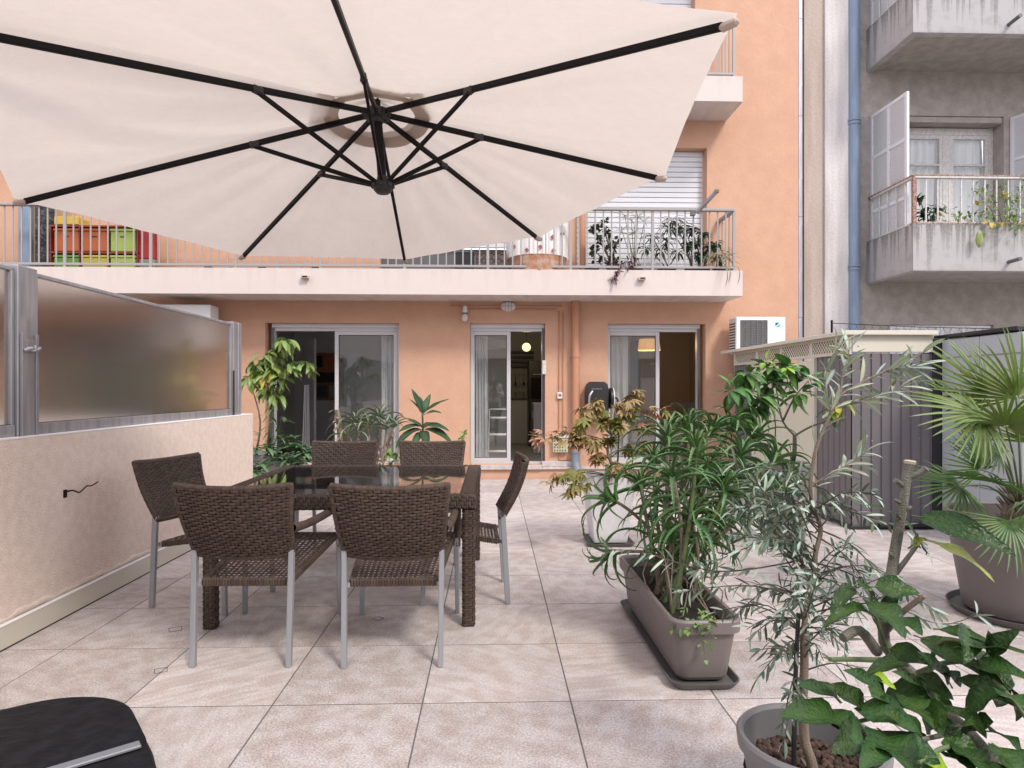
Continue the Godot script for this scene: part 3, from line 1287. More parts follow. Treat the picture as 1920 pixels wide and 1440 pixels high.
# ---------------------------------------------------------------- the grey building on the right
func build_grey_building() -> void:
	var b := thing("grey_building", "weathered grey apartment building with concrete balconies and white shutters", "building")
	var W := 9.35
	var s := mb()
	wall_with_holes(s, 5.137, 14, 0, 13, W, W + .35, [[6.08, 7.50, 2.95, 5.27], [5.80, 7.35, .9, 2.215], [6.08, 7.50, 6.05, 8.35]])
	obj("wall", s, M.grey_render, b)
	s = mb()
	bb(s, 4.79, 5.137, 0, 13, W - .1, W + .3)
	obj("pale_pilaster", s, M.pale_plaster, b)
	s = mb()
	bb(s, 4.48, 4.789, 0, 13, W - .06, W + .3)
	obj("beige_pilaster", s, M.beige_plaster, b)
	s = mb()
	bb(s, 4.40, 4.478, 0, 13, W - .095, W + .1, .006)
	var j := obj("joint_cover", s, M.alu, b)
	for y in [2.3, 3.75, 5.2, 6.6]:
		s = mb()
		bb(s, 4.399, 4.479, y, y + .006, W - .0965, W - .08)
		obj("seam", s, M.frame_dark, j)
	s = mb()
	tube(s, [Vector3(4.47, 0, -W + .105), Vector3(4.47, 13, -W + .105)], .007, .007, 6)
	obj("cable", s, M.black_rubber, j)
	# blue rainwater pipe
	s = mb()
	tube(s, [Vector3(5.21, .1, -9.26), Vector3(5.21, 13, -9.26)], .082, .082, 18)
	var p := obj("downpipe", s, M.blue_pipe, b)
	for y in [2.98, 5.08, 7.2]:
		s = mb()
		tube(s, [Vector3(5.21, y, -9.26), Vector3(5.21, y + .03, -9.26)], .092, .092, 18)
		tube(s, [Vector3(5.21, y + .05, -9.26), Vector3(5.21, y + .075, -9.26)], .094, .094, 18)
		obj("pipe_collar", s, M.blue_pipe, p)
	# balconies
	for f in 2:
		var y := 2.806 + 3.09 * f
		s = mb()
		bb(s, 5.552, 11, y + .02, y + .15, 8.402, W - .003)
		var under := obj("soffit", s, M.grey_render, b)
		s = mb()
		bb(s, 5.45, 11, y, y + .16, 8.3, 8.40, .004)
		bb(s, 5.45, 5.55, y, y + .16, 8.40, W - .002, .004)
		bb(s, 5.45, 11, y + .155, y + .61, 8.3, 8.40, .006)
		bb(s, 5.45, 5.55, y + .155, y + .61, 8.40, W - .002, .006)
		var bal := obj("balcony", s, M.concrete, b)
		s = mb()
		uv_face(s, Vector3(5.452, y + .003, -8.2975), Vector3(10.99, y + .003, -8.2975), .605, 2.2)
		uv_face(s, Vector3(5.4475, y + .003, -(W - .004)), Vector3(5.4475, y + .003, -8.302), .605, 2.2)
		obj("weathered_face", s, M.stained_concrete, bal)
		railing(bal, Vector3(5.5, y + .63, -8.35), Vector3(11, y + .63, -8.35), .60, .155, 0, M.old_white, .03, .05)
		railing(bal, Vector3(5.5, y + .63, -8.35), Vector3(5.5, y + .63, -9.3), .60, .2, 0, M.old_white, .03, .05)
		s = mb()
		bar(s, Vector3(5.46, y + 1.252, -8.35), Vector3(11, y + 1.252, -8.35), .06, .02, Vector3.UP, .003)
		bar(s, Vector3(5.5, y + 1.2525, -8.38), Vector3(5.5, y + 1.2525, -9.34), .06, .02, Vector3.UP, .003)
		bar(s, Vector3(5.5, y + .63, -8.352), Vector3(5.5, y + 1.25, -8.352), .045, .045, Vector3.BACK)
		bar(s, Vector3(5.46, y + .625, -8.35), Vector3(11, y + .625, -8.35), .06, .02)
		obj("rusty_rail", s, M.rust, bal)
		s = mb()
		tube(s, [Vector3(6.72, y + .12, -8.31), Vector3(6.70, y + .12, -8.08)], .025, .025, 10)
		obj("spout", s, M.frame_dark, bal)
		# window with its frame, panes and curtain
		var x0 := 6.08
		var y0 := y + .165
		var h := 2.3
		s = mb()
		bb(s, x0, 7.5, y0 + h - .09, y0 + h - .005, W + .02, W + .3, .004)
		obj("lintel", s, M.grey_render, b)
		s = mb()
		var fd := W + .2
		bb(s, x0, x0 + .07, y0, y0 + h - .09, fd, fd + .08, .004)
		bb(s, 7.43, 7.5, y0, y0 + h - .09, fd, fd + .08, .004)
		bb(s, x0 + .07, 7.43, y0 + h - .2, y0 + h - .1, fd, fd + .08, .004)
		bb(s, 6.73, 6.85, y0, y0 + h - .2, fd + .004, fd + .06, .004)
		for q in [[6.15, 6.73], [6.85, 7.43]]:
			bb(s, q[0], q[0] + .05, y0, y0 + h - .2, fd + .008, fd + .056, .003)
			bb(s, q[1] - .05, q[1], y0, y0 + h - .2, fd + .008, fd + .056, .003)
			bb(s, q[0] + .05, q[1] - .05, y0 + h - .26, y0 + h - .2, fd + .008, fd + .056, .003)
			bb(s, q[0] + .05, q[1] - .05, y0 + h - .66, y0 + h - .63, fd + .012, fd + .05, .003)
			bb(s, q[0] + .05, q[1] - .05, y0, y0 + .3, fd + .012, fd + .05, .003)
		var win := obj("window", s, M.old_white, b)
		for q in [[6.195, 6.685], [6.895, 7.385]]:
			s = mb()
			flat(s)
			poly(s, [Vector3(q[0], y0 + .3, -fd - .03), Vector3(q[1], y0 + .3, -fd - .03), Vector3(q[1], y0 + h - .25, -fd - .03), Vector3(q[0], y0 + h - .25, -fd - .03)], Vector3.BACK)
			obj("pane", s, M.glass, win)
			s = mb()
			smooth(s)
			var g := []
			for jj in 9:
				var row := []
				for i in 33:
					var u := i / 32.0
					var v := jj / 8.0
					row.append(Vector3(lerpf(q[0] - .03, q[1] + .03, u), lerpf(y0 + .02, y0 + h - .22, v), -fd - .1 + sin(u * 30 + sin(v * 3.0) * 1.5) * .018 + sin(v * 6.0 + u * 4.0) * .012))
				g.append(row)
			grid(s, g, Vector3.BACK)
			obj("curtain", s, M.curtain, win)
		s = mb()
		bb(s, x0, 7.5, y0 - .1, y0 + h, fd + .5, fd + .55)
		obj("room_backing", s, M.interior_grey, win)
		# louvred shutters folded out from the wall
		shutter(b, Vector3(5.52, y0 + .1, -(W - .005)), 1.0, deg_to_rad(88), h - .12, .8)
		shutter(b, Vector3(7.60, y0 + .1, -(W - .005)), 1.0, deg_to_rad(70), h - .12, .45)
		shutter(b, Vector3(7.67, y0 + .1, -(W - .005)), 1.0, deg_to_rad(35), h - .12, .7)
	# closed shutters of the ground floor window
	for k in 4:
		shutter(b, Vector3(5.81 + k * .385, .91, -(W + .06)), 1.0, 0.0, 1.3, .38)


func shutter(parent: Node3D, hinge: Vector3, side: float, open: float, h: float, w: float) -> void:
	# a louvred leaf hinged at its left edge and swung `open` out of the wall
	var key := "shutter %.2f %.2f" % [h, w]
	if not cache.has(key):
		var s := mb()
		var t := .05
		bb(s, 0, t, 0, h, -.018, .018, .003)
		bb(s, w - t, w, 0, h, -.018, .018, .003)
		bb(s, w / 2 - t / 2, w / 2 + t / 2, t, h - t, -.016, .016, .003)
		for y in [0.0, h * .34, h * .70, h - t]:
			bb(s, t, w - t, y, y + t, -.017, .017, .003)
		cache[key] = done(s)
		s = mb()
		var n := int(h / .034)
		for i in n:
			var y := .05 + (h - .1) * (i + .5) / n
			for q in [[t, w / 2 - t / 2], [w / 2 + t / 2, w - t]]:
				box(s, Vector3((q[0] + q[1]) / 2, y, 0), Vector3(q[1] - q[0], .034, .006), Basis(Vector3.RIGHT, .6))
		cache[key + " louvres"] = done(s)
	var o := put("shutter", cache[key], M.shutter_white, parent, Transform3D(Basis(Vector3.UP, -open), hinge))
	stuff(put("louvres", cache[key + " louvres"], M.shutter_white, o))


# ---------------------------------------------------------------- what stands round the terrace, out of view or behind the frosted glass
func build_surroundings() -> void:
	var b := thing("cream_building", "cream building across the courtyard reflected in the door panes", "building")
	var s := mb()
	var holes := []
	for f in 2:
		for k in 5:
			holes.append([-7.0 + k * 3.2, -5.7 + k * 3.2, .6 + f * 3.0, 2.5 + f * 3.0])
	wall_with_holes(s, -12, 12, 0, 8.2, -7.3, -7.0, holes)
	obj("wall", s, M.opposite, b)
	for h in holes:
		s = mb()
		bb(s, h[0], h[1], h[2], h[3], -7.25, -7.2)
		var w := obj("window", s, M.frame_dark, b)
		s = mb()
		bb(s, h[0] - .62, h[0] - .02, h[2], h[3], -6.99, -6.95, .005)
		bb(s, h[1] + .02, h[1] + .62, h[2], h[3], -6.99, -6.95, .005)
		obj("shutter", s, M.shutter_white, w)
	# boundary wall on the right, and the neighbour's terrace on the left
	s = mb()
	bb(s, 4.76, 4.95, 0, 1.62, -2, 9.2)
	tag(obj("boundary_wall", s, M.pale_plaster), "pale boundary wall behind the shed and the grey cabinet", "wall")
	s = mb()
	bb(s, -7.2, -7.0, 0, 3.0, -2, 9.2)
	tag(obj("terrace_wall", s, M.beige_plaster), "beige wall on the far side of the neighbouring terrace", "wall")
	s = mb()
	bb(s, -7, -2.6, -.03, -.004, -2, 9.2)
	struct(obj("neighbour_paving", s, M.beige_plaster))
	# dark shape blurred by the frosted glass
	var t := thing("storage_chest", "dark storage chest blurred behind the frosted glass screen", "chest", Vector3(-3.95, 0, -7.1), .0)
	s = mb()
	bb(s, -.55, .5, 0, 1.55, -.35, .35, .02)
	obj("body", s, mat(lin(.04, .05, .04), .8), t)
	s = mb()
	bb(s, -.57, .52, 1.552, 1.6, -.36, .36, .01)
	obj("lid", s, mat(lin(.06, .065, .06), .8), t)
	s = mb()
	bb(s, -5.6, -3.3, 0, .98, 6.3, 6.6, .01)
	tag(obj("pale_ledge", s, M.pale_plaster), "pale low ledge on the neighbouring terrace behind the frosted glass", "ledge")


# ---------------------------------------------------------------- low wall with frosted screen on the left
func build_left_wall() -> void:
	var t := thing("low_wall", "low rough pink wall along the left side of the terrace", "wall", Vector3(-2.4, 0, 0))
	var s := mb()
	bb(s, -.18, 0, -.02, 1.012, -2, 6.62, .004)
	obj("body", s, M.pink_plaster, t)
	s = mb()
	bb(s, -.18, .001, 1.012, 1.024, -2, 6.622, .003)
	obj("coping", s, M.white, t)
	s = mb()
	bb(s, .002, .032, .004, .115, -2, 6.5, .003)
	var tr := obj("skirting", s, M.cream_paint, t)
	s = mb()
	bb(s, .002, .034, .1155, .121, -2, 6.5, .0015)
	obj("skirting_cap", s, M.white, tr)
	# crumbling edge of the render above the skirting
	s = mb()
	smooth(s)
	var g := []
	for j in 3:
		var row := []
		for i in 160:
			var d := -1.0 + i * .047
			var k := sin(i * 1.7) * .5 + sin(i * .61) * .5
			row.append(Vector3([.0, .012 + .005 * k, .001][j], [.121, .128 + .01 * k, .150 + .017 * k][j], -d))
		g.append(row)
	grid(s, g, Vector3.RIGHT)
	obj("render_edge", s, M.pink_plaster, t)
	# aluminium screen on top
	t = thing("glass_screen", "frosted glass screen in aluminium frames on top of the pink wall", "screen", Vector3(-2.46, 1.024, 0))
	for q in [[-1.2, 3.405], [3.56, 6.19]]:
		s = mb()
		bb(s, -.02, .025, 0, .06, q[0], q[1], .003)
		bb(s, -.012, .015, .845, .866, q[0], q[1], .003)
		bb(s, -.015, .02, .06, .845, q[0], q[0] + .02, .003)
		bb(s, -.015, .02, .06, .845, q[1] - .02, q[1], .003)
		var f := obj("frame", s, M.alu, t)
		s = mb()
		bb(s, -.003, .003, .058, .847, q[0] + .018, q[1] - .018)
		obj("pane", s, M.frosted, f)
		s = mb()
		bb(s, .0155, .017, .058, .064, q[0] + .02, q[1] - .02)
		bb(s, -.0165, -.008, .866, .870, q[0], q[1])
		obj("seal", s, M.black_rubber, f)
	s = mb()
	bb(s, -.04, .035, 0, .88, 3.41, 3.555, .004)
	var post := obj("post", s, M.alu, t)
	s = mb()
	bb(s, .036, .05, -.01, .53, 3.42, 3.44, .002)
	bb(s, .036, .05, -.01, .53, 3.525, 3.545, .002)
	bb(s, .036, .042, -.01, .50, 3.44, 3.525, .002)
	obj("channel", s, M.alu, post)
	s = mb()
	tube(s, curve([Vector3(.05, .44, -3.43), Vector3(.065, .455, -3.47), Vector3(.055, .445, -3.51), Vector3(.06, .46, -3.54)], 4), .012, .009)
	tube(s, curve([Vector3(.05, .46, -3.45), Vector3(.07, .44, -3.48), Vector3(.06, .47, -3.5)], 4), .009, .007)
	obj("clamp", s, M.alu, post)
	s = mb()
	bb(s, -.03, .03, 0, .88, 6.2, 6.285, .004)
	bb(s, -.022, .022, 0, .875, 6.286, 6.32, .003)
	bb(s, -.028, .03, 0, .88, 6.325, 6.40, .004)
	post = obj("post", s, M.alu, t)
	s = mb()
	bb(s, .031, .036, 0, .42, 6.19, 6.215)
	obj("strip", s, M.black_plastic, post)
	# iron hook in the wall
	t = thing("wall_hook", "small dark iron hook fixed to the pink wall", "hook", Vector3(-2.4, .69, -3.86))
	s = mb()
	tube(s, curve([Vector3(0, .0, .12), Vector3(.03, .004, .10), Vector3(.034, -.014, .055), Vector3(.03, -.010, .02), Vector3(.035, .012, -.02), Vector3(.03, .006, -.07), Vector3(.04, .022, -.12)], 5), .005, .0035, 6)
	obj("rod", s, M.black_metal, t)
	s = mb()
	box(s, Vector3(.004, -.01, .125), Vector3(.008, .045, .025), Basis(), .002)
	obj("plate", s, M.black_metal, t)


# ---------------------------------------------------------------- shed and cabinet
func build_shed() -> void:
	var t := thing("garden_shed", "grey ribbed metal garden shed with cream roof trim and perforated fascia", "shed", Vector3(3.26, 0, -5.82))
	# local: x to the right, depth along -z; 0.98 wide, 2.85 deep
	var Lx := .74
	var Ld := 2.85
	var s := mb()
	ribbed(s, Vector3(0, .02, 0), Vector3.RIGHT, Lx, 1.57, Vector3.BACK)
	obj("front_panel", s, M.shed_metal, t)
	s = mb()
	ribbed(s, Vector3(0, .02, -.02), Vector3.FORWARD, .62, 1.57, Vector3.LEFT)
	obj("side_panel", s, M.shed_metal, t)
	s = mb()
	ribbed(s, Vector3(0, .02, -2.2), Vector3.FORWARD, .65, 1.57, Vector3.LEFT)
	obj("side_panel", s, M.shed_metal, t)
	s = mb()
	bb(s, Lx - .03, Lx, .02, 1.6, .02, Ld)
	bb(s, .02, Lx - .03, .02, 1.6, Ld - .03, Ld)
	obj("back_panel", s, M.shed_metal, t)
	# sliding door
	s = mb()
	bb(s, -.012, .01, .05, 1.56, .66, 1.42, .004)
	bb(s, -.026, -.004, .05, 1.56, 1.40, 2.2, .004)
	obj("door", s, M.pale_green, t)
	for d in [.645, 2.19]:
		s = mb()
		bb(s, -.03, .012, .03, 1.58, d, d + .035, .004)
		obj("door_post", s, M.cream_paint, t)
	# fascia with perforated panels: round holes set in four plates
	s = mb()
	bb(s, -.02, .0, 1.585, 1.615, 0, Ld, .003)
	bb(s, -.02, .0, 1.735, 1.765, 0, Ld, .003)
	for d in [0.0, .70, 1.38, 2.06, Ld - .06]:
		bb(s, -.02, .0, 1.615, 1.735, d, d + .06, .002)
	bb(s, 0, Lx, 1.605, 1.765, -.012, .01, .003)
	var fas := obj("fascia", s, M.cream_paint, t)
	for d in [.06, .76, 1.44, 2.12]:
		var w: float = .62 if d > .1 else .64
		if d > 2:
			w = .67
		s = mb()
		flat(s)
		var hole := mb()
		perforated(s, hole, d, minf(w, Ld - .06 - d), 1.615, 1.735)
		obj("perforated_plate", s, M.cream_paint, fas)
	s = mb()
	bb(s, .01, .02, 1.6, 1.75, .03, Ld - .03)
	obj("dark_lining", s, M.black_plastic, fas)
	# roof: shallow ridge along the depth
	s = mb()
	bb(s, -.09, Lx + .02, 1.768, 1.782, -.05, Ld + .3)
	bb(s, -.095, -.075, 1.757, 1.795, -.055, Ld + .3, .003)
	bb(s, -.095, Lx + .02, 1.757, 1.797, -.06, -.04, .003)
	obj("roof", s, M.cream_paint, t)
	s = mb()
	bb(s, -.03, Lx, 0, .03, -.03, Ld, .003)
	obj("base_frame", s, M.black_plastic, t)
	s = mb()
	bb(s, .22, .72, .03, .06, -.07, -.022, .004)
	obj("threshold", s, M.black_plastic, t)
	for p in [Vector3(.18, .8, .006), Vector3(.62, .82, .006), Vector3(.05, 1.72, .014), Vector3(.05, 1.66, .014)]:
		s = mb()
		lathe(s, [Vector2(.007, 0), Vector2(.005, .004), Vector2(.0005, .005)], 8, p, Basis(Vector3.RIGHT, PI / 2))
		obj("screw", s, M.alu, t)
	# netting strung above the shed
	t = thing("wire_netting", "fine wire netting on a thin post above the shed roof", "netting", Vector3(4.62, 1.75, -8.75))
	s = mb()
	tube(s, [Vector3(0, -.1, 0), Vector3(0, .46, 0)], .015)
	obj("post", s, M.black_metal, t)
	s = mb()
	tube(s, [Vector3(0, .42, 0), Vector3(1.2, .37, 0), Vector3(3.4, .33, 0)], .005, .005, 5)
	obj("top_wire", s, M.black_metal, t)
	s = mb()
	for k in 30:
		var x := k * .11
		tube(s, [Vector3(x, .40 - .02 * x, 0), Vector3(x + .25, .0, 0)], .0018, .0018, 3, false)
		tube(s, [Vector3(x + .25, .40 - .02 * x, 0), Vector3(x, .0, 0)], .0018, .0018, 3, false)
	stuff(obj("mesh", s, M.black_metal, t))


func ribbed(s: SurfaceTool, o: Vector3, dirv: Vector3, L: float, h: float, out: Vector3) -> void:
	# pressed sheet with narrow grooves
	flat(s)
	var prof := []
	var n := int(round(L / .098))
	for i in n:
		var x := L * i / n
		var p := L / n
		prof.append([x, 0.0])
		prof.append([x + p * .74, 0.0])
		prof.append([x + p * .80, -.013])
		prof.append([x + p * .94, -.013])
	prof.append([L, 0.0])
	for i in prof.size() - 1:
		var a: Vector3 = o + dirv * prof[i][0] + out * prof[i][1]
		var b: Vector3 = o + dirv * prof[i + 1][0] + out * prof[i + 1][1]
		poly(s, [a, b, b + Vector3.UP * h, a + Vector3.UP * h], out)


func perforated(s: SurfaceTool, _h: SurfaceTool, d0: float, w: float, y0: float, y1: float) -> void:
	# plate in the plane x = -.012 with staggered round holes, cut cell by cell
	var c := .024
	var nx := int(w / c)
	var cy := (y1 - y0) / 5.0
	for i in nx:
		for j in 5:
			var z0 := d0 + w * i / nx
			var z1 := d0 + w * (i + 1) / nx
			var a0 := y0 + cy * j
			var a1 := a0 + cy
			var r := minf(z1 - z0, cy) * .40
			if (i + j) % 2 == 1:
				poly(s, [Vector3(-.012, a0, -z0), Vector3(-.012, a0, -z1), Vector3(-.012, a1, -z1), Vector3(-.012, a1, -z0)], Vector3.LEFT)
				continue
			var m := Vector3(-.012, (a0 + a1) / 2, -(z0 + z1) / 2)
			for k in 8:
				var e := []
				for q in [k, k + 1]:
					var an: float = TAU * q / 8.0 + PI / 8
					var v := Vector3(0, sin(an), cos(an))
					var k2 := 1.0 / maxf(absf(v.y) / (cy / 2), absf(v.z) / ((z1 - z0) / 2))
					e.append([m + v * r * 1.12, m + v * k2])
				poly(s, [e[0][0], e[1][0], e[1][1], e[0][1]], Vector3.LEFT)


func build_cabinet() -> void:
	var t := thing("outdoor_cabinet", "tall pale grey plastic cabinet with black frame beside the shed", "cabinet", Vector3(4.1, 0, -5.87))
	# local: doors face -x, depth of the scene along -z negative means towards the camera: +z
	var s := mb()
	box(s, Vector3(.3, .87, .46), Vector3(.58, 1.70, .90), Basis(), .006)
	obj("body", s, M.cabinet, t)
	s = mb()
	box(s, Vector3(.28, 1.742, .46), Vector3(.64, .035, .96), Basis(), .006)
	box(s, Vector3(-.05, .87, .035), Vector3(.098, 1.72, .07), Basis(), .004)
	box(s, Vector3(.28, .02, .46), Vector3(.6, .04, .93), Basis(), .004)
	obj("frame", s, M.black_plastic, t)
	for k in 2:
		s = mb()
		box(s, Vector3(-.012, .88, .30 + k * .455), Vector3(.03, 1.66, .448), Basis(), .006)
		var d := obj("door", s, M.cabinet, t)
		for y in [.45, 1.05, 1.55]:
			s = mb()
			box(s, Vector3(-.0285, y, .30 + k * .455), Vector3(.006, .006, .43))
			obj("groove", s, M.pot_grey, d)
		s = mb()
		box(s, Vector3(-.045, .985, (.40 if k == 0 else .67)), Vector3(.035, .045 if k == 0 else .03, .2), Basis(), .006)
		obj("handle", s, M.black_plastic if k == 0 else M.alu, d)
		s = mb()
		box(s, Vector3(-.048, .99, .49 if k == 0 else .57), Vector3(.05, .06, .05), Basis(), .006)
		obj("latch", s, M.black_plastic if k == 0 else M.white_plastic, d)


func build_aircon() -> void:
	for k in 2:
		var x: float = [3.345, -4.47][k]
		var y: float = [1.80, 1.86][k]
		var t := thing("air_conditioner", ["white outdoor air conditioner unit mounted above the shed roof", "white air conditioner unit behind the top of the frosted glass screen"][k], "air conditioner", Vector3(x, y - .035, -8.86), 0, "air conditioner units")
		var s := mb()
		bb(s, 0, .69, 0, .50 if k == 0 else .58, 0, .28, .012)
		obj("body", s, M.white_plastic, t)
		# side grille
		for i in 10:
			s = mb()
			bb(s, -.004, .001, .06 + i * .038, .078 + i * .038, .03, .25)
			obj("side_slot", s, M.black_plastic, t)
		# fan opening with guard
		s = mb()
		bb(s, .06, .43, .05, .45, -.006, -.001)
		var g := obj("fan_grille", s, M.frame_dark, t)
		s = mb()
		for i in 17:
			bb(s, .06, .43, .05 + i * .025, .0535 + i * .025, -.014, -.008)
		for i in 6:
			bb(s, .065 + i * .072, .07 + i * .072, .05, .45, -.018, -.0145)
		obj("guard", s, M.pot_grey, g)
		s = mb()
		lathe(s, [Vector2(.17, 0), Vector2(.17, .004), Vector2(.164, .004), Vector2(.164, 0)], 28, Vector3(.245, .25, .006), Basis(Vector3.RIGHT, PI / 2))
		obj("fan_ring", s, M.pot_grey, g)
		if k == 1:
			s = mb()
			for xx in [.12, .55]:
				bb(s, xx - .015, xx + .015, -.035, -.003, -.02, .38, .003)
			obj("bracket", s, M.alu, t)
			continue
		# maker's mark: pale square with a dark and a light blue corner
		s = mb()
		flat(s)
		poly(s, [Vector3(.52, .34, .002), Vector3(.62, .34, .002), Vector3(.62, .44, .002), Vector3(.52, .44, .002)], Vector3.BACK)
		var em := obj("badge", s, mat(lin(.55, .72, .78), .4), t)
		s = mb()
		flat(s)
		poly(s, [Vector3(.545, .375, .004), Vector3(.60, .42, .004), Vector3(.545, .42, .004)], Vector3.BACK)
		obj("badge_mark", s, mat(lin(.02, .05, .09), .4), em)
		s = mb()
		flat(s)
		poly(s, [Vector3(.55, .362, .004), Vector3(.605, .362, .004), Vector3(.605, .405, .004)], Vector3.BACK)
		obj("badge_mark", s, mat(lin(.1, .42, .60), .4), em)
		s = mb()
		for xx in [.12, .55]:
			bb(s, xx - .015, xx + .015, -.035, -.003, -.02, .38, .003)
			bb(s, xx - .015, xx + .015, -.28, -.035, .35, .385, .003)
		obj("bracket", s, M.alu, t)


# ---------------------------------------------------------------- parasol
func build_parasol() -> void:
	var O := Vector3(-1.65, 0, -1.9)
	var t := thing("parasol", "large beige cantilever parasol with eight black ribs over the dining table", "parasol", O)
	var hub := Vector3(-.543, 2.567, -3.092) - O
	var low := Vector3(-.515, 2.215, -3.085) - O
	var tips := []
	for p in [Vector3(-2.176, 2.106, -3.031), Vector3(-1.540, 2.057, -4.031), Vector3(-.562, 2.076, -4.236), Vector3(.298, 2.169, -3.967), Vector3(.845, 2.279, -3.139), Vector3(.747, 2.378, -1.958), Vector3(-.43, 2.335, -1.587), Vector3(-1.68, 2.26, -1.75)]:
		tips.append(p - O)
	var wr := FastNoiseLite.new()
	wr.seed = 5
	wr.frequency = 1.6
	wr.fractal_octaves = 3
	var up := Vector3(-.064, 1, -.088).normalized()
	var lift := .030
	# cloth, sector by sector
	var s := mb()
	smooth(s)
	var sag := [.012, .0, .006, .0, .010, .016, .04, .06]
	for k in 8:
		var A: Vector3 = tips[k]
		var B: Vector3 = tips[(k + 1) % 8]
		var g := []
		for i in 21:
			var row := []
			for j in 19:
				var v := j / 18.0
				var r := lerpf(.134, 1.0, i / 20.0)
				var m := 4.0 * v * (1.0 - v)
				var q: float = r * (1.0 - [.0, .002, .003, .006, .010, .03, .05, .03][k] * m * pow(r, 3))
				var p := hub + up * lift + ((A - hub).lerp(B - hub, v)) * q
				p += up * (.015 * sin(PI * r) - sag[k] * m * sin(PI * clampf(r * 1.1, 0, 1)) )
				var edge := minf(1.0, m * 2.2)
				p += up * wr.get_noise_2d(p.x * 1.0, p.z * 1.0) * .010 * edge * minf(r * 2, 1) * (1.0 - pow(r, 5))
				# folds that run out from the hub and along the seams
				p += up * (wr.get_noise_2d(v * 2.6 + k * 7.1, r * .35) * .030 + wr.get_noise_2d(v * 9.0 + k * 3.3, r * .6) * .012) * edge * r * (1.0 - .8 * pow(r, 5))
				p += up * exp(-pow(v * 11.0 * r - .6, 2)) * .008 * sin(r * 17.0 + k) * r * edge
				row.append(p)
			g.append(row)
		grid(s, g, -up)
	obj("canopy", s, M.cloth, t)
	# hem round the vent, second layer
	s = mb()
	smooth(s)
	var c2 := mb()
	smooth(c2)
	for k in 8:
		var A: Vector3 = tips[k]
		var B: Vector3 = tips[(k + 1) % 8]
		var g := []
		var g2 := []
		for i in 4:
			var row := []
			var row2 := []
			for j in 9:
				var v := j / 8.0
				var m := 4.0 * v * (1.0 - v)
				var q: float = [.125, .142, .158, .172][i] * 1.06 * (1.38 / (A - hub).lerp(B - hub, v).length())
				row.append(hub + up * (lift - .006 - .004 * m) + ((A - hub).lerp(B - hub, v)) * q)
				row2.append(hub + up * (lift + .032 - .012 * i * .33 + .008 * m) + ((A - hub).lerp(B - hub, v)) * ([.001, .07, .13, .19][i]))
			g.append(row)
			g2.append(row2)
		grid(s, g, -up)
		grid(c2, g2, -up)
	obj("vent_hem", s, M.hem, t)
	obj("vent_cap", c2, M.cloth, t)
	# ribs with struts and pockets
	for k in 8:
		var A: Vector3 = tips[k]
		var d := (A - hub).normalized()
		s = mb()
		bar(s, hub + d * .035, A - d * .05, .016, .026, up, .003)
		var r := obj("rib", s, M.black_metal, t)
		s = mb()
		var side := d.cross(up).normalized()
		box(s, A - d * .03, Vector3(.030, .024, .06), Basis(side, up, -d).orthonormalized(), .008)
		obj("pocket", s, M.hem, r)
		var at := hub + (A - hub) * (.345 if k != 2 else .38)
		s = mb()
		bar(s, low + (at - low).normalized() * .04, at - up * .012, .012, .02, up, .002)
		var st := obj("strut", s, M.black_metal, r)
		s = mb()
		box(s, at - up * .004, Vector3(.024, .03, .045), Basis(side, up, -d).orthonormalized(), .004)
		box(s, at - up * .012, Vector3(.03, .008, .008), Basis(side, up, -d).orthonormalized())
		obj("joint", s, M.black_plastic, st)
	# pole, hub and runner
	var axis := Basis(Vector3.RIGHT, (hub - low).normalized(), Vector3.RIGHT.cross((hub - low).normalized())).orthonormalized()
	s = mb()
	tube(s, [low, hub], .021, .021, 14)
	obj("pole", s, M.black_metal, t)
	s = mb()
	lathe(s, [Vector2(.001, -.03), Vector2(.03, -.028), Vector2(.042, -.015), Vector2(.048, .0), Vector2(.048, .022), Vector2(.03, .03), Vector2(.026, .05), Vector2(.001, .052)], 16, low, axis)
	for k in 8:
		var a := TAU * k / 8
		box(s, low + axis * Vector3(cos(a) * .045, .008, sin(a) * .045), Vector3(.02, .026, .02), axis * Basis(Vector3.UP, -a), .003)
	obj("runner", s, M.black_plastic, t)
	s = mb()
	lathe(s, [Vector2(.001, -.05), Vector2(.028, -.048), Vector2(.032, -.025), Vector2(.05, -.02), Vector2(.052, .015), Vector2(.03, .025), Vector2(.001, .026)], 16, hub, axis)
	for k in 8:
		var d2: Vector3 = (tips[k] - hub).normalized()
		box(s, hub + d2 * .05, Vector3(.026, .03, .03), Basis(d2.cross(up).normalized(), up, -d2).orthonormalized(), .003)
	obj("hub", s, M.black_plastic, t)
	# mast and arm on the far left
	s = mb()
	tube(s, [Vector3(0, .05, 0), Vector3(0, 2.35, 0)], .045, .045, 16)
	var mast := obj("mast", s, M.black_metal, t)
	s = mb()
	tube(s, [Vector3(0, .06, 0), Vector3(0, .5, 0)], .052, .052, 16)
	obj("sleeve", s, M.black_plastic, mast)
	s = mb()
	tube(s, curve([Vector3(0, 2.3, 0), Vector3(.12, 2.60, -.13), Vector3(.6, 2.86, -.64), hub + Vector3(0, .26, 0)], 5), .028, .024, 12)
	tube(s, [hub + Vector3(0, .26, 0), hub + Vector3(0, .02, 0)], .016, .016, 10)
	obj("arm", s, M.black_metal, t)
	# ballast: four slate-grey slabs between the arms of a cross foot
	var e1 := Vector3(.795, 0, -.607)
	var e2 := Vector3(-.607, 0, -.795)
	var fb := Basis(e1, Vector3.UP, e1.cross(Vector3.UP))
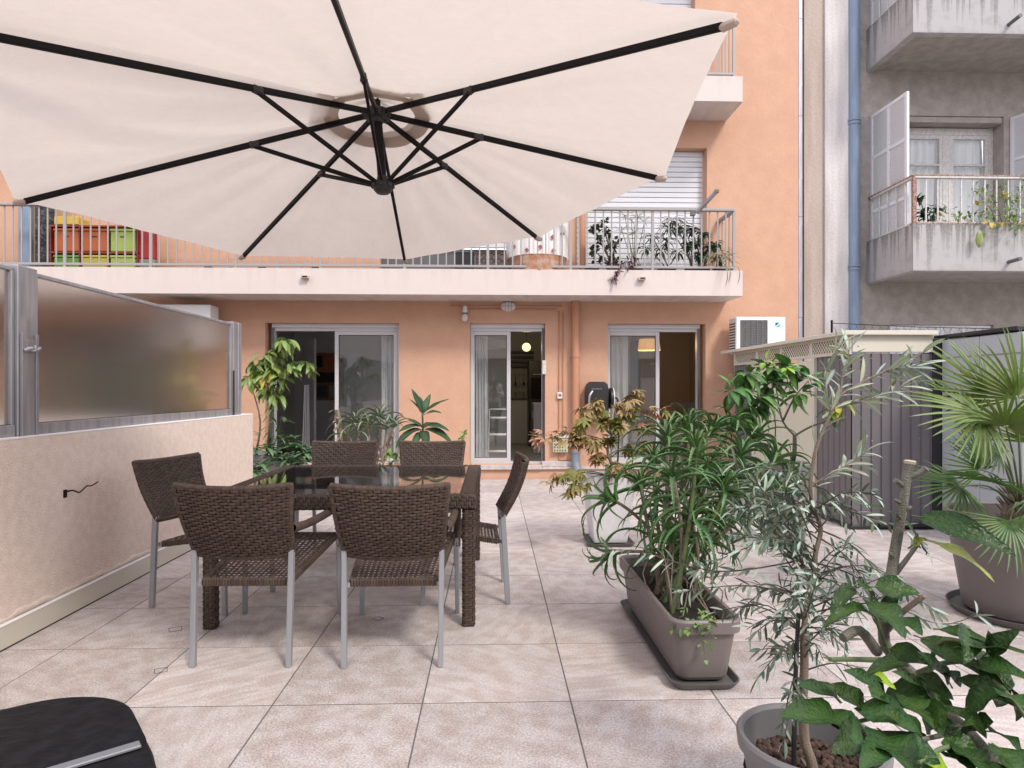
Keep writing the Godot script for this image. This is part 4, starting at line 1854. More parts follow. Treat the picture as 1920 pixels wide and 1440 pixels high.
	for k in 4:
		s = mb()
		var f := fb.rotated(Vector3.UP, PI / 2 * k)
		var outline := [Vector2(.035, -.035), Vector2(.60, -.035)]
		var r: float = [.32, .3, .3, .52][k]
		for i in 11:
			var a := PI / 2 * i / 10.0
			outline.append(Vector2(.60 - r + cos(a) * r, -(.60 - r) - sin(a) * r))
		outline.append(Vector2(.035, -.60))
		var hi := []
		for p in outline:
			hi.append(p)
		slab_soft(s, outline, .008, .066, Transform3D(f, Vector3()))
		obj("ballast_slab", s, M.slate, t)
	var strip := mat(lin(.22, .235, .26), .4, .2)
	for k in 2:
		s = mb()
		var dv := e1 if k == 0 else e2
		bar(s, dv * -.60 + Vector3(0, .03 + k * .0, 0), dv * .60 + Vector3(0, .03, 0), .062 - k * .004, .045 - k * .006, Vector3.UP, .004)
		var ft := obj("foot_bar", s, M.black_metal, t)
		s = mb()
		bar(s, dv * .07 + Vector3(0, .0615, 0), dv * .575 + Vector3(0, .0615, 0), .042, .012, Vector3.UP, .003)
		bar(s, dv * -.575 + Vector3(0, .0615, 0), dv * -.07 + Vector3(0, .0615, 0), .042, .012, Vector3.UP, .003)
		obj("metal_strip", s, strip, ft)


func slab_soft(s: SurfaceTool, outline: Array, y0: float, y1: float, at: Transform3D) -> void:
	# a convex slab whose upper edge is rounded over
	var c := Vector2()
	for p in outline:
		c += p / outline.size()
	var rings := []
	for q in [[y0, .0], [y1 - .018, .0], [y1 - .006, .006], [y1, .02]]:
		var ring := []
		for p in outline:
			var v: Vector2 = p + (c - p).normalized() * q[1]
			ring.append(at * Vector3(v.x, q[0], v.y))
		rings.append(ring)
	for i in 3:
		smooth(s, 1)
		for k in rings[i].size():
			var k2: int = (k + 1) % rings[i].size()
			var o: Vector3 = (rings[i][k] + rings[i][k2]) / 2 - at * Vector3(c.x, rings[i][k].y, c.y)
			poly(s, [rings[i][k], rings[i][k2], rings[i + 1][k2], rings[i + 1][k]], o.normalized() + Vector3.UP * .3 * i)
	flat(s)
	poly(s, rings[3], Vector3.UP)
	poly(s, rings[0], Vector3.DOWN)


# ---------------------------------------------------------------- dining set
func make_chair(arms: bool) -> Node3D:
	var t := thing("wicker_armchair" if arms else "wicker_chair", "", "chair")
	var rz := .35 if arms else .25     # rear foot
	var fz := -.36 if arms else -.25
	var kz := rz - .03                 # knee, where the leg passes into the back
	var top_z := rz + .10
	# backrest
	var fn := func(side: float) -> Callable:
		return func(u: float, v: float) -> Array:
			var a := u * 2.0 - 1.0
			var hx := lerpf(.222, .258, v)
			var bow := .042 * (1.0 - a * a) * lerpf(.8, 1.0, v)
			var y := lerpf(.508, .842, v) - .012 * (1.0 - a * a)
			var z := lerpf(kz, top_z, v) - .012 + .02 * sin(PI * v) + bow
			var n := Vector3(-.32 * a, .30, -1).normalized() * -side
			return [Vector3(a * hx, y, z) + n * .011, n]
	var s := mb(true)
	for side in [1.0, -1.0]:
		var f: Callable = fn.call(side)
		s.set_color(Color(.016, .013, .011))
		smooth(s)
		var g := []
		for j in 7:
			var row := []
			for i in 13:
				var r: Array = f.call(i / 12.0, j / 6.0)
				row.append(r[0] - r[1] * .003)
			g.append(row)
		grid(s, g, Vector3(0, .3, -1) * -side)
		weave(s, 27, 24, f, .0055)
	var back := obj("backrest", s, M.wicker, t)
	# wrapped rim of the backrest
	s = mb(true)
	var f1: Callable = fn.call(1.0)
	var f2: Callable = fn.call(-1.0)
	var path := []
	for i in 25:
		path.append([i / 24.0, 1.0])
	for i in range(1, 17):
		path.append([1.0, 1.0 - i / 16.0])
	for i in range(1, 25):
		path.append([1.0 - i / 24.0, 0.0])
	for i in range(1, 16):
		path.append([0.0, i / 16.0])
	path.append([0.0, 1.0])
	var cl := []
	for p in path:
		cl.append((f1.call(p[0], p[1])[0] + f2.call(p[0], p[1])[0]) / 2)
	wrap_tube(s, cl, .014)
	obj("rim", s, M.wicker, back)
	# seat: open lattice of flat cane over a wrapped frame
	var sy := .368
	var fy := .445
	var rw := .195 if arms else .20
	var fw := .245 if arms else .215
	var zr := kz - .03
	var zf := fz + .01
	s = mb(true)
	var sp := func(u: float, v: float) -> Vector3:
		var a := u * 2 - 1
		return Vector3(a * lerpf(rw, fw, v), lerpf(sy, fy, v) + .014 - .012 * sin(PI * v) * (1 - a * a), lerpf(zr, zf, v))
	var n1 := 17
	var n2 := 21
	smooth(s)
	for i in n1:
		s.set_color(cane())
		var g := []
		for b in n2 * 2 + 1:
			var v: float = b / (n2 * 2.0)
			var h := .0025 * sin(PI * (b * .5 + i))
			g.append([sp.call((i + .19) / n1, v) + Vector3(0, h, 0), sp.call((i + .81) / n1, v) + Vector3(0, h, 0)])
		grid(s, g, Vector3.UP)
	for j in n2:
		s.set_color(cane())
		var g := []
		for b in n1 * 2 + 1:
			var u: float = b / (n1 * 2.0)
			var h := -.0025 * sin(PI * (b * .5 + j))
			g.append([sp.call(u, (j + .19) / n2) + Vector3(0, h, 0), sp.call(u, (j + .81) / n2) + Vector3(0, h, 0)])
		grid(s, g, Vector3.UP)
	obj("seat", s, M.wicker, t)
	s = mb(true)
	wrap_bar(s, Vector3(-rw - .004, sy, zr), Vector3(rw + .004, sy, zr), .022, .034)
	wrap_bar(s, Vector3(-fw, fy - .004, zf), Vector3(fw, fy - .004, zf), .026, .042)
	for sx in [-1, 1]:
		wrap_bar(s, Vector3(sx * rw, sy - .002, zr), Vector3(sx * fw, fy - .006, zf), .026, .034)
	obj("seat_frame", s, M.wicker, t)
	# legs of square aluminium tube
	for sx in [-1, 1]:
		s = mb()
		bar(s, Vector3(sx * .218, 0, rz), Vector3(sx * .222, .53, kz), .024, .032, Vector3.BACK, .003)
		bar(s, Vector3(sx * .20, sy - .002, kz - .012), Vector3(sx * .222, sy - .002, kz - .005), .012, .02, Vector3.UP)
		obj("leg", s, M.chair_leg, t)
		s = mb()
		bar(s, Vector3(sx * (.268 if arms else .218), 0, fz), Vector3(sx * (.262 if arms else .216), .43, fz + .012), .024, .028, Vector3.BACK, .003)
		obj("leg", s, M.chair_leg, t)
	if arms:
		for sx in [-1, 1]:
			s = mb(true)
			var p := curve([Vector3(sx * .238, .635, kz + .035), Vector3(sx * .255, .622, kz - .12), Vector3(sx * .262, .612, -.1), Vector3(sx * .266, .618, fz + .07), Vector3(sx * .268, .60, fz + .008), Vector3(sx * .268, .52, fz + .002), Vector3(sx * .265, .38, fz + .006)], 7)
			wrap_tube(s, p, .021)
			obj("armrest", s, M.wicker, t)
	return t


func wrap_tube(s: SurfaceTool, pts: Array, r: float) -> void:
	# a tube bound with cane: ring after ring, each turn a little barrel with its own tone
	var fr := frames(pts)
	smooth(s)
	for i in pts.size() - 1:
		var a: Vector3 = pts[i]
		var b: Vector3 = pts[i + 1]
		var L := a.distance_to(b)
		var n := maxi(1, int(round(L / .011)))
		for k in n:
			s.set_color(cane())
			var g := []
			for q in [[.0, .86], [.25, 1.0], [.75, 1.0], [1.0, .86]]:
				var f: float = (k + q[0]) / n
				var c := a.lerp(b, f)
				var x: Vector3 = fr[i].x.lerp(fr[i + 1].x, f).normalized()
				var z: Vector3 = fr[i].z.lerp(fr[i + 1].z, f).normalized()
				var row := []
				for m in 9:
					var an: float = TAU * m / 8
					row.append(c + (x * cos(an) + z * sin(an)) * r * q[1])
				g.append(row)
			grid(s, g, fr[i].x)


func wrap_bar(s: SurfaceTool, a: Vector3, b: Vector3, w: float, h: float) -> void:
	var n := int(a.distance_to(b) / .0125)
	for k in n:
		s.set_color(cane())
		bar(s, a.lerp(b, (k + .03) / n), a.lerp(b, (k + .97) / n), w + rnd(-.0015, .0015), h + rnd(-.0015, .0015), Vector3.UP, .004)


func build_dining() -> void:
	var t := thing("dining_table", "square brown wicker dining table with dark glass top", "table", Vector3(-.81, 0, -4.185))
	var hx := .723
	var hz := .715
	var top := .70
	for q in [[-1, -1], [1, -1], [1, 1], [-1, 1]]:
		var s := mb(true)
		cane_bar(s, Vector3(q[0] * (hx - .040), .006, q[1] * (hz - .040)), Vector3(q[0] * (hx - .040), top - .076, q[1] * (hz - .040)), .066, .066, Vector3.BACK)
		var l := obj("leg", s, M.wicker, t)
		s = mb()
		bb(s, -.03, .03, 0, .008, -.03, .03, .002)
		var foot := obj("foot", s, M.black_rubber, l)
		foot.position = Vector3(q[0] * (hx - .040), 0, q[1] * (hz - .040))
	for q in [[Vector3(-hx, top - .036, hz - .045), Vector3(hx, top - .036, hz - .045)], [Vector3(-hx, top - .036, -hz + .045), Vector3(hx, top - .036, -hz + .045)],
			[Vector3(-hx + .045, top - .036, -hz + .092), Vector3(-hx + .045, top - .036, hz - .092)], [Vector3(hx - .045, top - .036, -hz + .092), Vector3(hx - .045, top - .036, hz - .092)]]:
		var s := mb(true)
		cane_bar(s, q[0], q[1], .09, .074)
		obj("apron", s, M.wicker, t)
	var g := mb()
	box(g, Vector3(0, top - .004, 0), Vector3(hx * 2 - .176, .008, hz * 2 - .176), Basis(), .002)
	obj("glass_top", g, M.table_glass, t)
	var s2 := mb()
	bar(s2, Vector3(-hx + .09, top - .05, 0), Vector3(hx - .09, top - .05, 0), .04, .03)
	obj("cross_bar", s2, M.black_metal, t)

	var arm := make_chair(true)
	arm.position = Vector3(-1.137, 0, -3.36)
	arm.rotation.y = deg_to_rad(-1.5)
	tag(arm, "wicker armchair nearest the pink wall with its back to the camera", "chair", "wicker chairs round the dining table")
	copy_of(arm, Vector3(-.46, 0, -3.335), deg_to_rad(.8), "wicker armchair in front of the table beside the parasol's right table leg", "wicker chairs round the dining table")
	var side := make_chair(false)
	side.position = Vector3(-1.675, 0, -3.988)
	side.rotation.y = deg_to_rad(-107)
	tag(side, "wicker side chair between the pink wall and the table, seat facing right", "chair", "wicker chairs round the dining table")
	copy_of(side, Vector3(-.166, 0, -4.06), deg_to_rad(92), "wicker side chair at the right end of the table seen edge on", "wicker chairs round the dining table")
	copy_of(side, Vector3(-1.185, 0, -4.96), deg_to_rad(180), "wicker side chair across the table in front of the spiky aloe stems", "wicker chairs round the dining table")
	copy_of(side, Vector3(-.485, 0, -4.96), deg_to_rad(180), "wicker side chair across the table in front of the broad-leaved plant", "wicker chairs round the dining table")


# ---------------------------------------------------------------- things fixed to the facade
func build_wall_fittings() -> void:
	var t := thing("bulb_lamp", "bare bulb lamp in a white holder on the orange wall", "lamp", Vector3(-.385, 2.27, -9.17))
	var s := mb()
	lathe_soft(s, [Vector2(.001, -.05), Vector2(.03, -.042), Vector2(.046, -.01), Vector2(.042, .03), Vector2(.026, .06), Vector2(.02, .07), Vector2(.001, .071)], 16)
	obj("bulb", s, mat(lin(.62, .60, .56), .25), t)
	s = mb()
	lathe(s, [Vector2(.001, .06), Vector2(.034, .062), Vector2(.036, .10), Vector2(.03, .15), Vector2(.022, .17), Vector2(.001, .171)], 16)
	var holder := obj("holder", s, M.white_plastic, t)
	s = mb()
	lathe(s, [Vector2(.036, .058), Vector2(.0375, .06), Vector2(.0375, .07), Vector2(.036, .072)], 16)
	obj("ring", s, M.black_rubber, holder)
	s = mb()
	box(s, Vector3(0, .145, -.055), Vector3(.06, .06, .045), Basis(), .006)
	obj("mount", s, M.white_plastic, t)
	t = thing("bulkhead_lamp", "oval bulkhead lamp above the middle sliding door", "lamp", Vector3(.225, 2.44, -9.25), 0)
	s = mb()
	lathe(s, [Vector2(.001, 0), Vector2(.105, 0), Vector2(.105, .03), Vector2(.09, .045), Vector2(.001, .046)], 24, Vector3(), Basis(Vector3.RIGHT, PI / 2), .62)
	obj("base", s, M.white_plastic, t)
	s = mb()
	lathe_soft(s, [Vector2(.001, .085), Vector2(.05, .08), Vector2(.082, .062), Vector2(.088, .045)], 24, Vector3(), Basis(Vector3.RIGHT, PI / 2) * Basis.from_scale(Vector3(1, -1, .6)))
	obj("diffuser", s, mat(lin(.5, .5, .49), .3), t)
	s = mb()
	for x in [-.045, 0.0, .045]:
		tube(s, curve([Vector3(x, -.06, .03), Vector3(x, -.045, .075), Vector3(x, 0, .094), Vector3(x, .045, .075), Vector3(x, .06, .03)], 3), .004, .004, 6)
	tube(s, curve([Vector3(-.10, 0, .03), Vector3(-.07, 0, .08), Vector3(0, 0, .098), Vector3(.07, 0, .08), Vector3(.10, 0, .03)], 3), .004, .004, 6)
	obj("guard", s, M.alu, t)
	t = thing("wall_switch", "small white outdoor switch on the conduit right of the middle door", "switch", Vector3(.955, 1.18, -9.25))
	s = mb()
	bb(s, -.035, .035, -.045, .045, -.045, 0, .006)
	obj("box", s, M.white_plastic, t)
	s = mb()
	bb(s, -.02, .02, -.012, .025, -.052, -.046, .003)
	obj("rocker", s, M.pot_grey, t)
	t = thing("door_chime", "cream chime box on the right jamb of the middle door", "chime", Vector3(.735, 1.58, -9.25))
	s = mb()
	bb(s, -.03, .03, -.1, .1, -.03, .0, .006)
	obj("box", s, M.cream_paint, t)
	s = mb()
	bb(s, .0, .016, -.05, .03, -.036, -.031, .002)
	obj("button", s, M.white_plastic, t)
	t = thing("utility_box", "cream utility box with vented lower half on the wall beside the downpipe", "utility box", Vector3(.955, .44, -9.25))
	s = mb()
	bb(s, -.11, .12, .14, .215, -.09, 0, .006)
	obj("lid", s, mat(lin(.62, .57, .47), .5), t)
	s = mb()
	bb(s, -.10, .11, -.06, .138, -.075, 0, .004)
	var body := obj("body", s, mat(lin(.50, .47, .36), .6), t)
	for i in 5:
		for j in 4:
			s = mb()
			bb(s, -.085 + i * .037, -.065 + i * .037, -.045 + j * .044, -.02 + j * .044, -.0775, -.0755)
			obj("vent", s, M.green_stem, body)
	# hose reel
	t = thing("hose_reel", "black wall hose reel with a white ring beside the right sliding window", "hose reel", Vector3(1.47, 1.10, -9.25))
	s = mb()
	loft_box(s, [[-.26, .13], [-.14, .155], [.12, .165], [.24, .14], [.275, .10]], .21, .03)
	obj("housing", s, M.black_plastic, t)
	s = mb()
	bb(s, -.10, .06, .15, .185, -.222, -.17, .01)
	obj("carry_slot", s, mat(lin(.07, .07, .072), .5), t)
	s = mb()
	lathe(s, [Vector2(.06, 0), Vector2(.15, 0), Vector2(.15, .035), Vector2(.06, .035)], 28, Vector3(.18, -.0, -.0) + Vector3(0, .04, .12), Basis(Vector3.FORWARD, PI / 2))
	obj("drum", s, M.black_plastic, t)
	s = mb()
	lathe(s, [Vector2(.118, .036), Vector2(.15, .036), Vector2(.15, .046), Vector2(.118, .046)], 28, Vector3(.18, .04, .12), Basis(Vector3.FORWARD, PI / 2))
	obj("white_ring", s, M.white_plastic, t)
	s = mb()
	tube(s, curve([Vector3(-.08, .14, .22), Vector3(-.12, .08, .25), Vector3(-.13, -.02, .24), Vector3(-.12, -.12, .22)], 4), .018, .014, 10)
	obj("nozzle", s, M.alu, t)
	s = mb()
	tube(s, [Vector3(-.14, -.06, .235), Vector3(-.125, -.14, .23)], .02, .016, 10)
	obj("grip", s, mat(lin(.4, .05, .04), .5), t)
	s = mb()
	tube(s, curve([Vector3(.22, .05, .12), Vector3(.29, .02, .13), Vector3(.31, -.25, .12), Vector3(.30, -.8, .10), Vector3(.27, -1.0, .08)], 5), .013, .013, 8)
	obj("hose", s, M.black_rubber, t)


func loft_box(s: SurfaceTool, secs: Array, depth: float, r: float) -> void:
	# an upright housing against a wall: sections [height, half width]
	var rings := []
	for q in secs:
		var ring := []
		for p in rrect(q[1], depth / 2, r, 4):
			ring.append(Vector3(p.x, q[0], p.y + depth / 2))
		rings.append(ring)
	for i in rings.size() - 1:
		smooth(s, 1)
		for k in rings[i].size():
			var k2: int = (k + 1) % rings[i].size()
			poly(s, [rings[i][k], rings[i][k2], rings[i + 1][k2], rings[i + 1][k]], (rings[i][k] + rings[i][k2]) / 2 - Vector3(0, rings[i][k].y, depth / 2))
	flat(s)
	poly(s, rings[0], Vector3.DOWN)
	poly(s, rings[-1], Vector3.UP)


# ---------------------------------------------------------------- on the balcony
func build_balcony_things() -> void:
	var y := 2.717
	# red shelf with storage boxes
	var t := thing("box_shelf", "red shelf of two tiers holding coloured boxes on the balcony", "shelf", Vector3(-5.90, y, -8.92))
	var s := mb()
	for q in [.03, .385, .74]:
		bb(s, -.02, 1.14, q - .012, q + .012, -.01, .3, .002)
	for x in [-.02, .36, .74, 1.125]:
		bb(s, x, x + .015, 0, .752, -.008, .298)
	obj("frame", s, mat(lin(.22, .03, .02), .5), t)
	var cols := [["orange", lin(.42, .10, .025)], ["orange", lin(.40, .095, .025)], ["lime green", lin(.30, .40, .08)], ["green", lin(.10, .24, .025)], ["yellow", lin(.42, .36, .04)], ["lime green", lin(.32, .40, .09)]]
	for k in 6:
		var lower: bool = k >= 3
		var b := thing("storage_box", "%s box on the %s tier of the red balcony shelf, %s from the left" % [cols[k][0], "lower" if lower else "upper", ["first", "second", "third"][k % 3]], "storage box", Vector3(-5.88 + (k % 3) * .372, y + (.043 if lower else .398), -8.90), 0, "boxes on the balcony shelf")
		s = mb()
		bb(s, .02, .34, 0, .27, 0, .27, .008)
		obj("body", s, mat(cols[k][1], .55), b)
		s = mb()
		bb(s, .012, .348, .272, .305, -.008, .278, .006)
		obj("lid", s, mat(cols[k][1], .5), b)
		s = mb()
		bb(s, .145, .215, .19, .205, -.003, .01)
		obj("hand_hole", s, M.black_rubber, b)
	t = thing("storage_box", "yellow storage box lying on top of the red balcony shelf", "storage box", Vector3(-5.88, y + .755, -8.9), 0, "boxes on the balcony shelf")
	s = mb()
	bb(s, .02, .34, 0, .11, 0, .27, .008)
	obj("body", s, mat(lin(.56, .38, .05), .55), t)
	t = thing("folded_cover", "folded red and grey green panel beside the balcony boxes", "cover", Vector3(-4.82, y, -8.95))
	s = mb()
	bb(s, 0, .26, 0, .31, 0, .08, .01)
	obj("lower_panel", s, mat(lin(.22, .24, .19), .7), t)
	s = mb()
	bb(s, 0, .26, .312, .70, 0, .08, .01)
	obj("upper_panel", s, mat(lin(.35, .02, .025), .6), t)
	t = thing("patterned_curtain", "dark grey patterned cloth hanging at the left of the balcony boxes", "curtain", Vector3(-6.17, y, -9.0))
	s = mb()
	smooth(s)
	var g := []
	for j in 6:
		var row := []
		for i in 17:
			row.append(Vector3(i / 16.0 * .27, j / 5.0 * 1.6, sin(i * 1.3) * .03))
		g.append(row)
	grid(s, g, Vector3.BACK)
	var pm := mat(Color.WHITE, .9)
	pm.albedo_texture = ramp_tex(noise(90, .03, 256, 256, 2, FastNoiseLite.TYPE_CELLULAR), noise(91, .06, 256, 256, 2), .6, .4, lin(.015, .015, .016), lin(.16, .155, .16), 3.0)
	tri(pm, 2.0)
	obj("cloth", s, pm, t)
	s = mb()
	bb(s, -6.36, -6.22, y, y + 2.3, 8.95, 9.05, .004)
	tag(obj("blue_post", s, M.blue_pipe), "blue grey upright panel at the far left of the balcony", "post")
	# low folded lounger
	t = thing("folded_lounger", "folded grey lounger lying on the balcony behind the rail", "lounger", Vector3(-3.9, y, -8.95))
	for k in 7:
		s = mb()
		bb(s, k * .24, k * .24 + .10, .19, .215, 0, .26, .003)
		obj("slat", s, M.black_plastic if k % 3 == 0 else M.alu, t)
	s = mb()
	bb(s, -.05, 1.6, .16, .188, 0, .03, .003)
	bb(s, -.05, 1.6, .16, .188, .23, .26, .003)
	for x in [0.0, 1.5]:
		bb(s, x, x + .03, 0, .16, 0, .03)
		bb(s, x, x + .03, 0, .16, .23, .26)
	obj("frame", s, M.alu, t)
	t = thing("black_crate", "black crate on the balcony beside the lattice block", "crate", Vector3(-.52, y, -8.95))
	s = mb()
	bb(s, 0, .26, 0, .42, 0, .25, .006)
	obj("body", s, M.black_plastic, t)
	s = mb()
	bb(s, -.01, .27, .422, .45, -.01, .26, .006)
	obj("rim", s, M.frame_dark, t)
	# lattice of clay rings
	t = thing("lattice_block", "brown lattice block of clay rings on the balcony", "lattice", Vector3(-.22, y, -8.92))
	for i in 4:
		for j in 4:
			s = mb()
			lathe(s, [Vector2(.036, 0), Vector2(.05, 0), Vector2(.05, .06), Vector2(.036, .06), Vector2(.036, 0)], 14, Vector3(.055 + i * .1, .055 + j * .1, 0), Basis(Vector3.RIGHT, PI / 2))
			obj("ring", s, mat(lin(.13, .075, .055), .8), t)
	s = mb()
	bb(s, 0, .01, 0, .42, -.03, .03)
	bb(s, .40, .41, 0, .42, -.03, .03)
	bb(s, .01, .40, .41, .42, -.03, .03)
	obj("edge", s, mat(lin(.12, .07, .05), .8), t)
	t = thing("terracotta_tub", "wide rusty tub with patterned white cloth above it on the balcony", "tub", Vector3(.62, y, -8.98))
	s = mb()
	lathe(s, [Vector2(.001, 0), Vector2(.34, 0), Vector2(.40, .32), Vector2(.41, .34), Vector2(.38, .34), Vector2(.001, .33)], 28)
	var rusty := mat(Color.WHITE, .85)
	rusty.albedo_texture = ramp_tex(noise(95, .02, 256, 256, 4), noise(96, .08, 256, 256, 3), .6, .4, lin(.34, .12, .05), lin(.5, .4, .34), 2.0)
	tri(rusty, 2.0)
	obj("body", s, rusty, t)
	s = mb()
	smooth(s)
	g = []
	for j in 5:
		var row := []
		for i in 25:
			var a := PI * i / 24.0
			row.append(Vector3(cos(a) * .43, .335 + j * .13, sin(a) * .30 - .05 + sin(i * 1.9) * .012))
		g.append(row)
	grid(s, g, Vector3.BACK)
	var cl := obj("cloth", s, M.white, t)
	for q in [[-.33, .48], [-.16, .42], [.02, .46], [.19, .60], [.2, .42], [.33, .66]]:
		s = mb()
		var a := acos(q[0] / .43)
		var p := Vector3(q[0], q[1], sin(a) * .30 - .05 + .018)
		box(s, p, Vector3(.045, .045, .004), Basis(Vector3.BACK, .7) , .0)
		obj("print", s, mat(lin(.32, .10, .11), .8), cl)
	# bracket for a clothes line
	t = thing("line_bracket", "grey metal clothes line bracket standing out from the balcony rail", "bracket", Vector3(2.72, 3.64, -8.62))
	s = mb()
	bar(s, Vector3(0, -.02, 0), Vector3(.16, .17, .30), .05, .035, Vector3.UP, .004)
	obj("arm", s, M.alu, t)
	s = mb()
	box(s, Vector3(.165, .176, .31), Vector3(.055, .045, .03), Basis(), .004)
	box(s, Vector3(-.05, -.03, .0), Vector3(.06, .06, .05), Basis(), .004)
	obj("end_cap", s, M.frame_dark, t)


# ---------------------------------------------------------------- pots and planters
func round_pot(called: String, label: String, at: Vector3, r_top: float, r_low: float, h: float, m: Material, soil_at: float, tray_r := 0.0) -> Node3D:
	var t := thing(called, label, "plant pot", at)
	var y0 := .022 if tray_r > 0 else 0.0
	var s := mb()
	var rim := h * .17
	lathe(s, [Vector2(.001, y0), Vector2(r_low - .01, y0), Vector2(r_low, y0 + .01), Vector2(lerpf(r_low, r_top, .93) - .012, h - rim), Vector2(r_top - .004, h - rim + .004), Vector2(r_top, h - .008), Vector2(r_top - .006, h), Vector2(r_top - .016, h), Vector2(r_top - .022, h - .01), Vector2(r_top - .03, soil_at - .02)], 48)
	obj("pot", s, m, t)
	s = mb()
	lathe(s, [Vector2(r_top - .02, soil_at - .012), Vector2(r_top * .5, soil_at + .004), Vector2(.001, soil_at + .008)], 32)
	obj("soil", s, M.soil, t)
	if tray_r > 0:
		s = mb()
		lathe(s, [Vector2(.001, .003), Vector2(tray_r - .02, .003), Vector2(tray_r, .035), Vector2(tray_r + .004, .04), Vector2(tray_r - .004, .041), Vector2(tray_r - .02, .012), Vector2(.001, .0115)], 48)
		obj("saucer", s, M.tray, t)
	return t


func build_planters() -> void:
	# long taupe trough
	var t := thing("trough_planter", "long taupe trough planter on a grey tray in the middle of the terrace", "planter", Vector3(.895, 0, -3.25), .012)
	var s := mb()
	loft(s, [[.025, .105, .49, .05], [.04, .115, .50, .055], [.235, .138, .535, .06], [.238, .142, .539, .06], [.242, .156, .555, .07], [.29, .158, .558, .072], [.298, .152, .552, .068], [.297, .136, .536, .055], [.285, .130, .53, .05], [.19, .122, .52, .05]], 6, true, false)
	obj("pot", s, M.taupe, t)
	s = mb()
	loft(s, [[.20, .126, .525, .05], [.235, .124, .523, .05]], 6, false, true)
	obj("soil", s, M.soil, t)
	s = mb()
	loft(s, [[.002, .13, .535, .05], [.03, .150, .558, .065], [.036, .152, .56, .067], [.036, .145, .553, .06], [.012, .13, .537, .05]], 6, true, true)
	obj("tray", s, M.tray, t)
	# tall white square pot
	t = thing("square_pot", "tall tapered white square pot holding the maple", "plant pot", Vector3(.955, 0, -5.38))
	s = mb()
	loft(s, [[.028, .135, .135, .012], [.05, .14, .14, .014], [.33, .172, .172, .018], [.555, .20, .20, .02], [.565, .197, .197, .018], [.565, .178, .178, .014], [.5, .172, .172, .014]], 3, true, false)
	obj("pot", s, M.pot_white, t)
	s = mb()
	loft(s, [[.48, .176, .176, .014], [.515, .174, .174, .014]], 3, false, true)
	obj("soil", s, M.soil, t)
	s = mb()
	loft(s, [[.002, .17, .17, .02], [.03, .19, .19, .022], [.03, .182, .182, .018], [.012, .165, .165, .016]], 3, true, true)
	obj("tray", s, M.tray, t)
	# olive pot with clay pebbles
	t = round_pot("round_pot", "grey round pot filled with brown clay pebbles in the foreground", Vector3(.915, 0, -1.845), .205, .15, .27, M.pot_grey, .165)
	s = mb(true)
	var ball := mb(true)
	var done_meshes := []
	for k in 3:
		ball = mb(true)
		ball.set_color(Color(.062, .034, .026) * [.6, 1.0, 1.5][k])
		lathe_soft(ball, sphere_profile(.0095, 5), 8)
		done_meshes.append(done(ball))
	for k in 560:
		var a := rnd(0, TAU)
		var r := sqrt(rnd(0, 1)) * .172
		var xf := Transform3D(Basis.from_euler(Vector3(rnd(0, 6), rnd(0, 6), 0)).scaled(Vector3.ONE * rnd(.75, 1.25)), Vector3(cos(a) * r, .174 + rnd(-.004, .006), sin(a) * r))
		s.append_from(done_meshes[rng.randi_range(0, 2)], 0, xf)
	stuff(put("clay_pebbles", s.commit(), M.clay, t))
	for k in 9:
		var a := rnd(0, TAU)
		var r := rnd(.03, .16)
		s = mb(true)
		leaf_into(s, aim(Vector3(cos(a) * r, .186, sin(a) * r), rdir() * Vector3(1, .1, 1)), "oblong", .05, .010, .4, .2, Color(.12, .10, .07), 4)
		obj("dry_leaf", s, M.leaf_dull, t)
	round_pot("round_pot", "large taupe round pot on a saucer holding the fan palm", Vector3(2.97, 0, -3.59), .36, .27, .575, M.taupe, .50, .345)
	round_pot("round_pot", "dark grey round pot with the shrub in front of the shed door", Vector3(2.37, 0, -5.2), .19, .14, .68, M.pot_grey, .63, .0)
	# grey planter by the left window, and the pots hidden behind the table
	t = thing("box_planter", "grey rectangular planter with leafy shrubs by the left window", "planter", Vector3(-2.42, 0, -7.35))
	s = mb()
	loft(s, [[.0, .27, .19, .03], [.49, .31, .21, .03], [.495, .325, .225, .035], [.55, .33, .23, .035], [.555, .31, .21, .03], [.5, .30, .20, .03]], 3, true, false)
	obj("pot", s, M.pale_pot, t)
	s = mb()
	loft(s, [[.48, .31, .21, .03], [.515, .305, .205, .03]], 3, false, true)
	obj("soil", s, M.soil, t)
	round_pot("round_pot", "dark pot with tall spiky aloes before the left window pane", Vector3(-1.47, 0, -7.55), .24, .18, .36, M.dark_pot, .32)
	round_pot("round_pot", "taupe pot with the broad-leaved plant behind the table", Vector3(-.86, 0, -6.1), .2, .15, .34, M.taupe, .30)
	round_pot("round_pot", "small dark pot with a young sprout beside the middle door", Vector3(-.46, 0, -6.8), .13, .10, .24, M.dark_pot, .2)


# ---------------------------------------------------------------- plants
func leaf_set(kind: String, n: int, L: Vector2, W: Vector2, bend: Vector2, fold: float, c: Color, by := .25, seg := 6, wave := 0.0, rib := 1.5) -> Array:
	var out := []
	for i in n:
		var col := shade(c, by)
		out.append(leaf_mesh(kind, rnd(L.x, L.y), rnd(W.x, W.y), rnd(bend.x, bend.y), fold * rnd(.6, 1.3), col, seg, wave, Color(col.r * rib, col.g * rib, col.b * rib, 1)))
	return out


func pick(a: Array) -> Variant:
	return a[rng.randi_range(0, a.size() - 1)]


func stem(parent: Node, called: String, pts: Array, r0: float, r1: float, m: Material, sides := 7, per := 4) -> Array:
	var c := curve(pts, per)
	var s := mb()
	tube(s, c, r0, r1, sides)
	obj(called, s, m, parent)
	return c


func build_plants() -> void:
	plant_aloe()
	plant_maple()
	plant_olive()
	plant_lemon()
	plant_palm()
	plant_shrub()
	plant_left_group()
	plant_balcony()
	plant_grey_balcony()


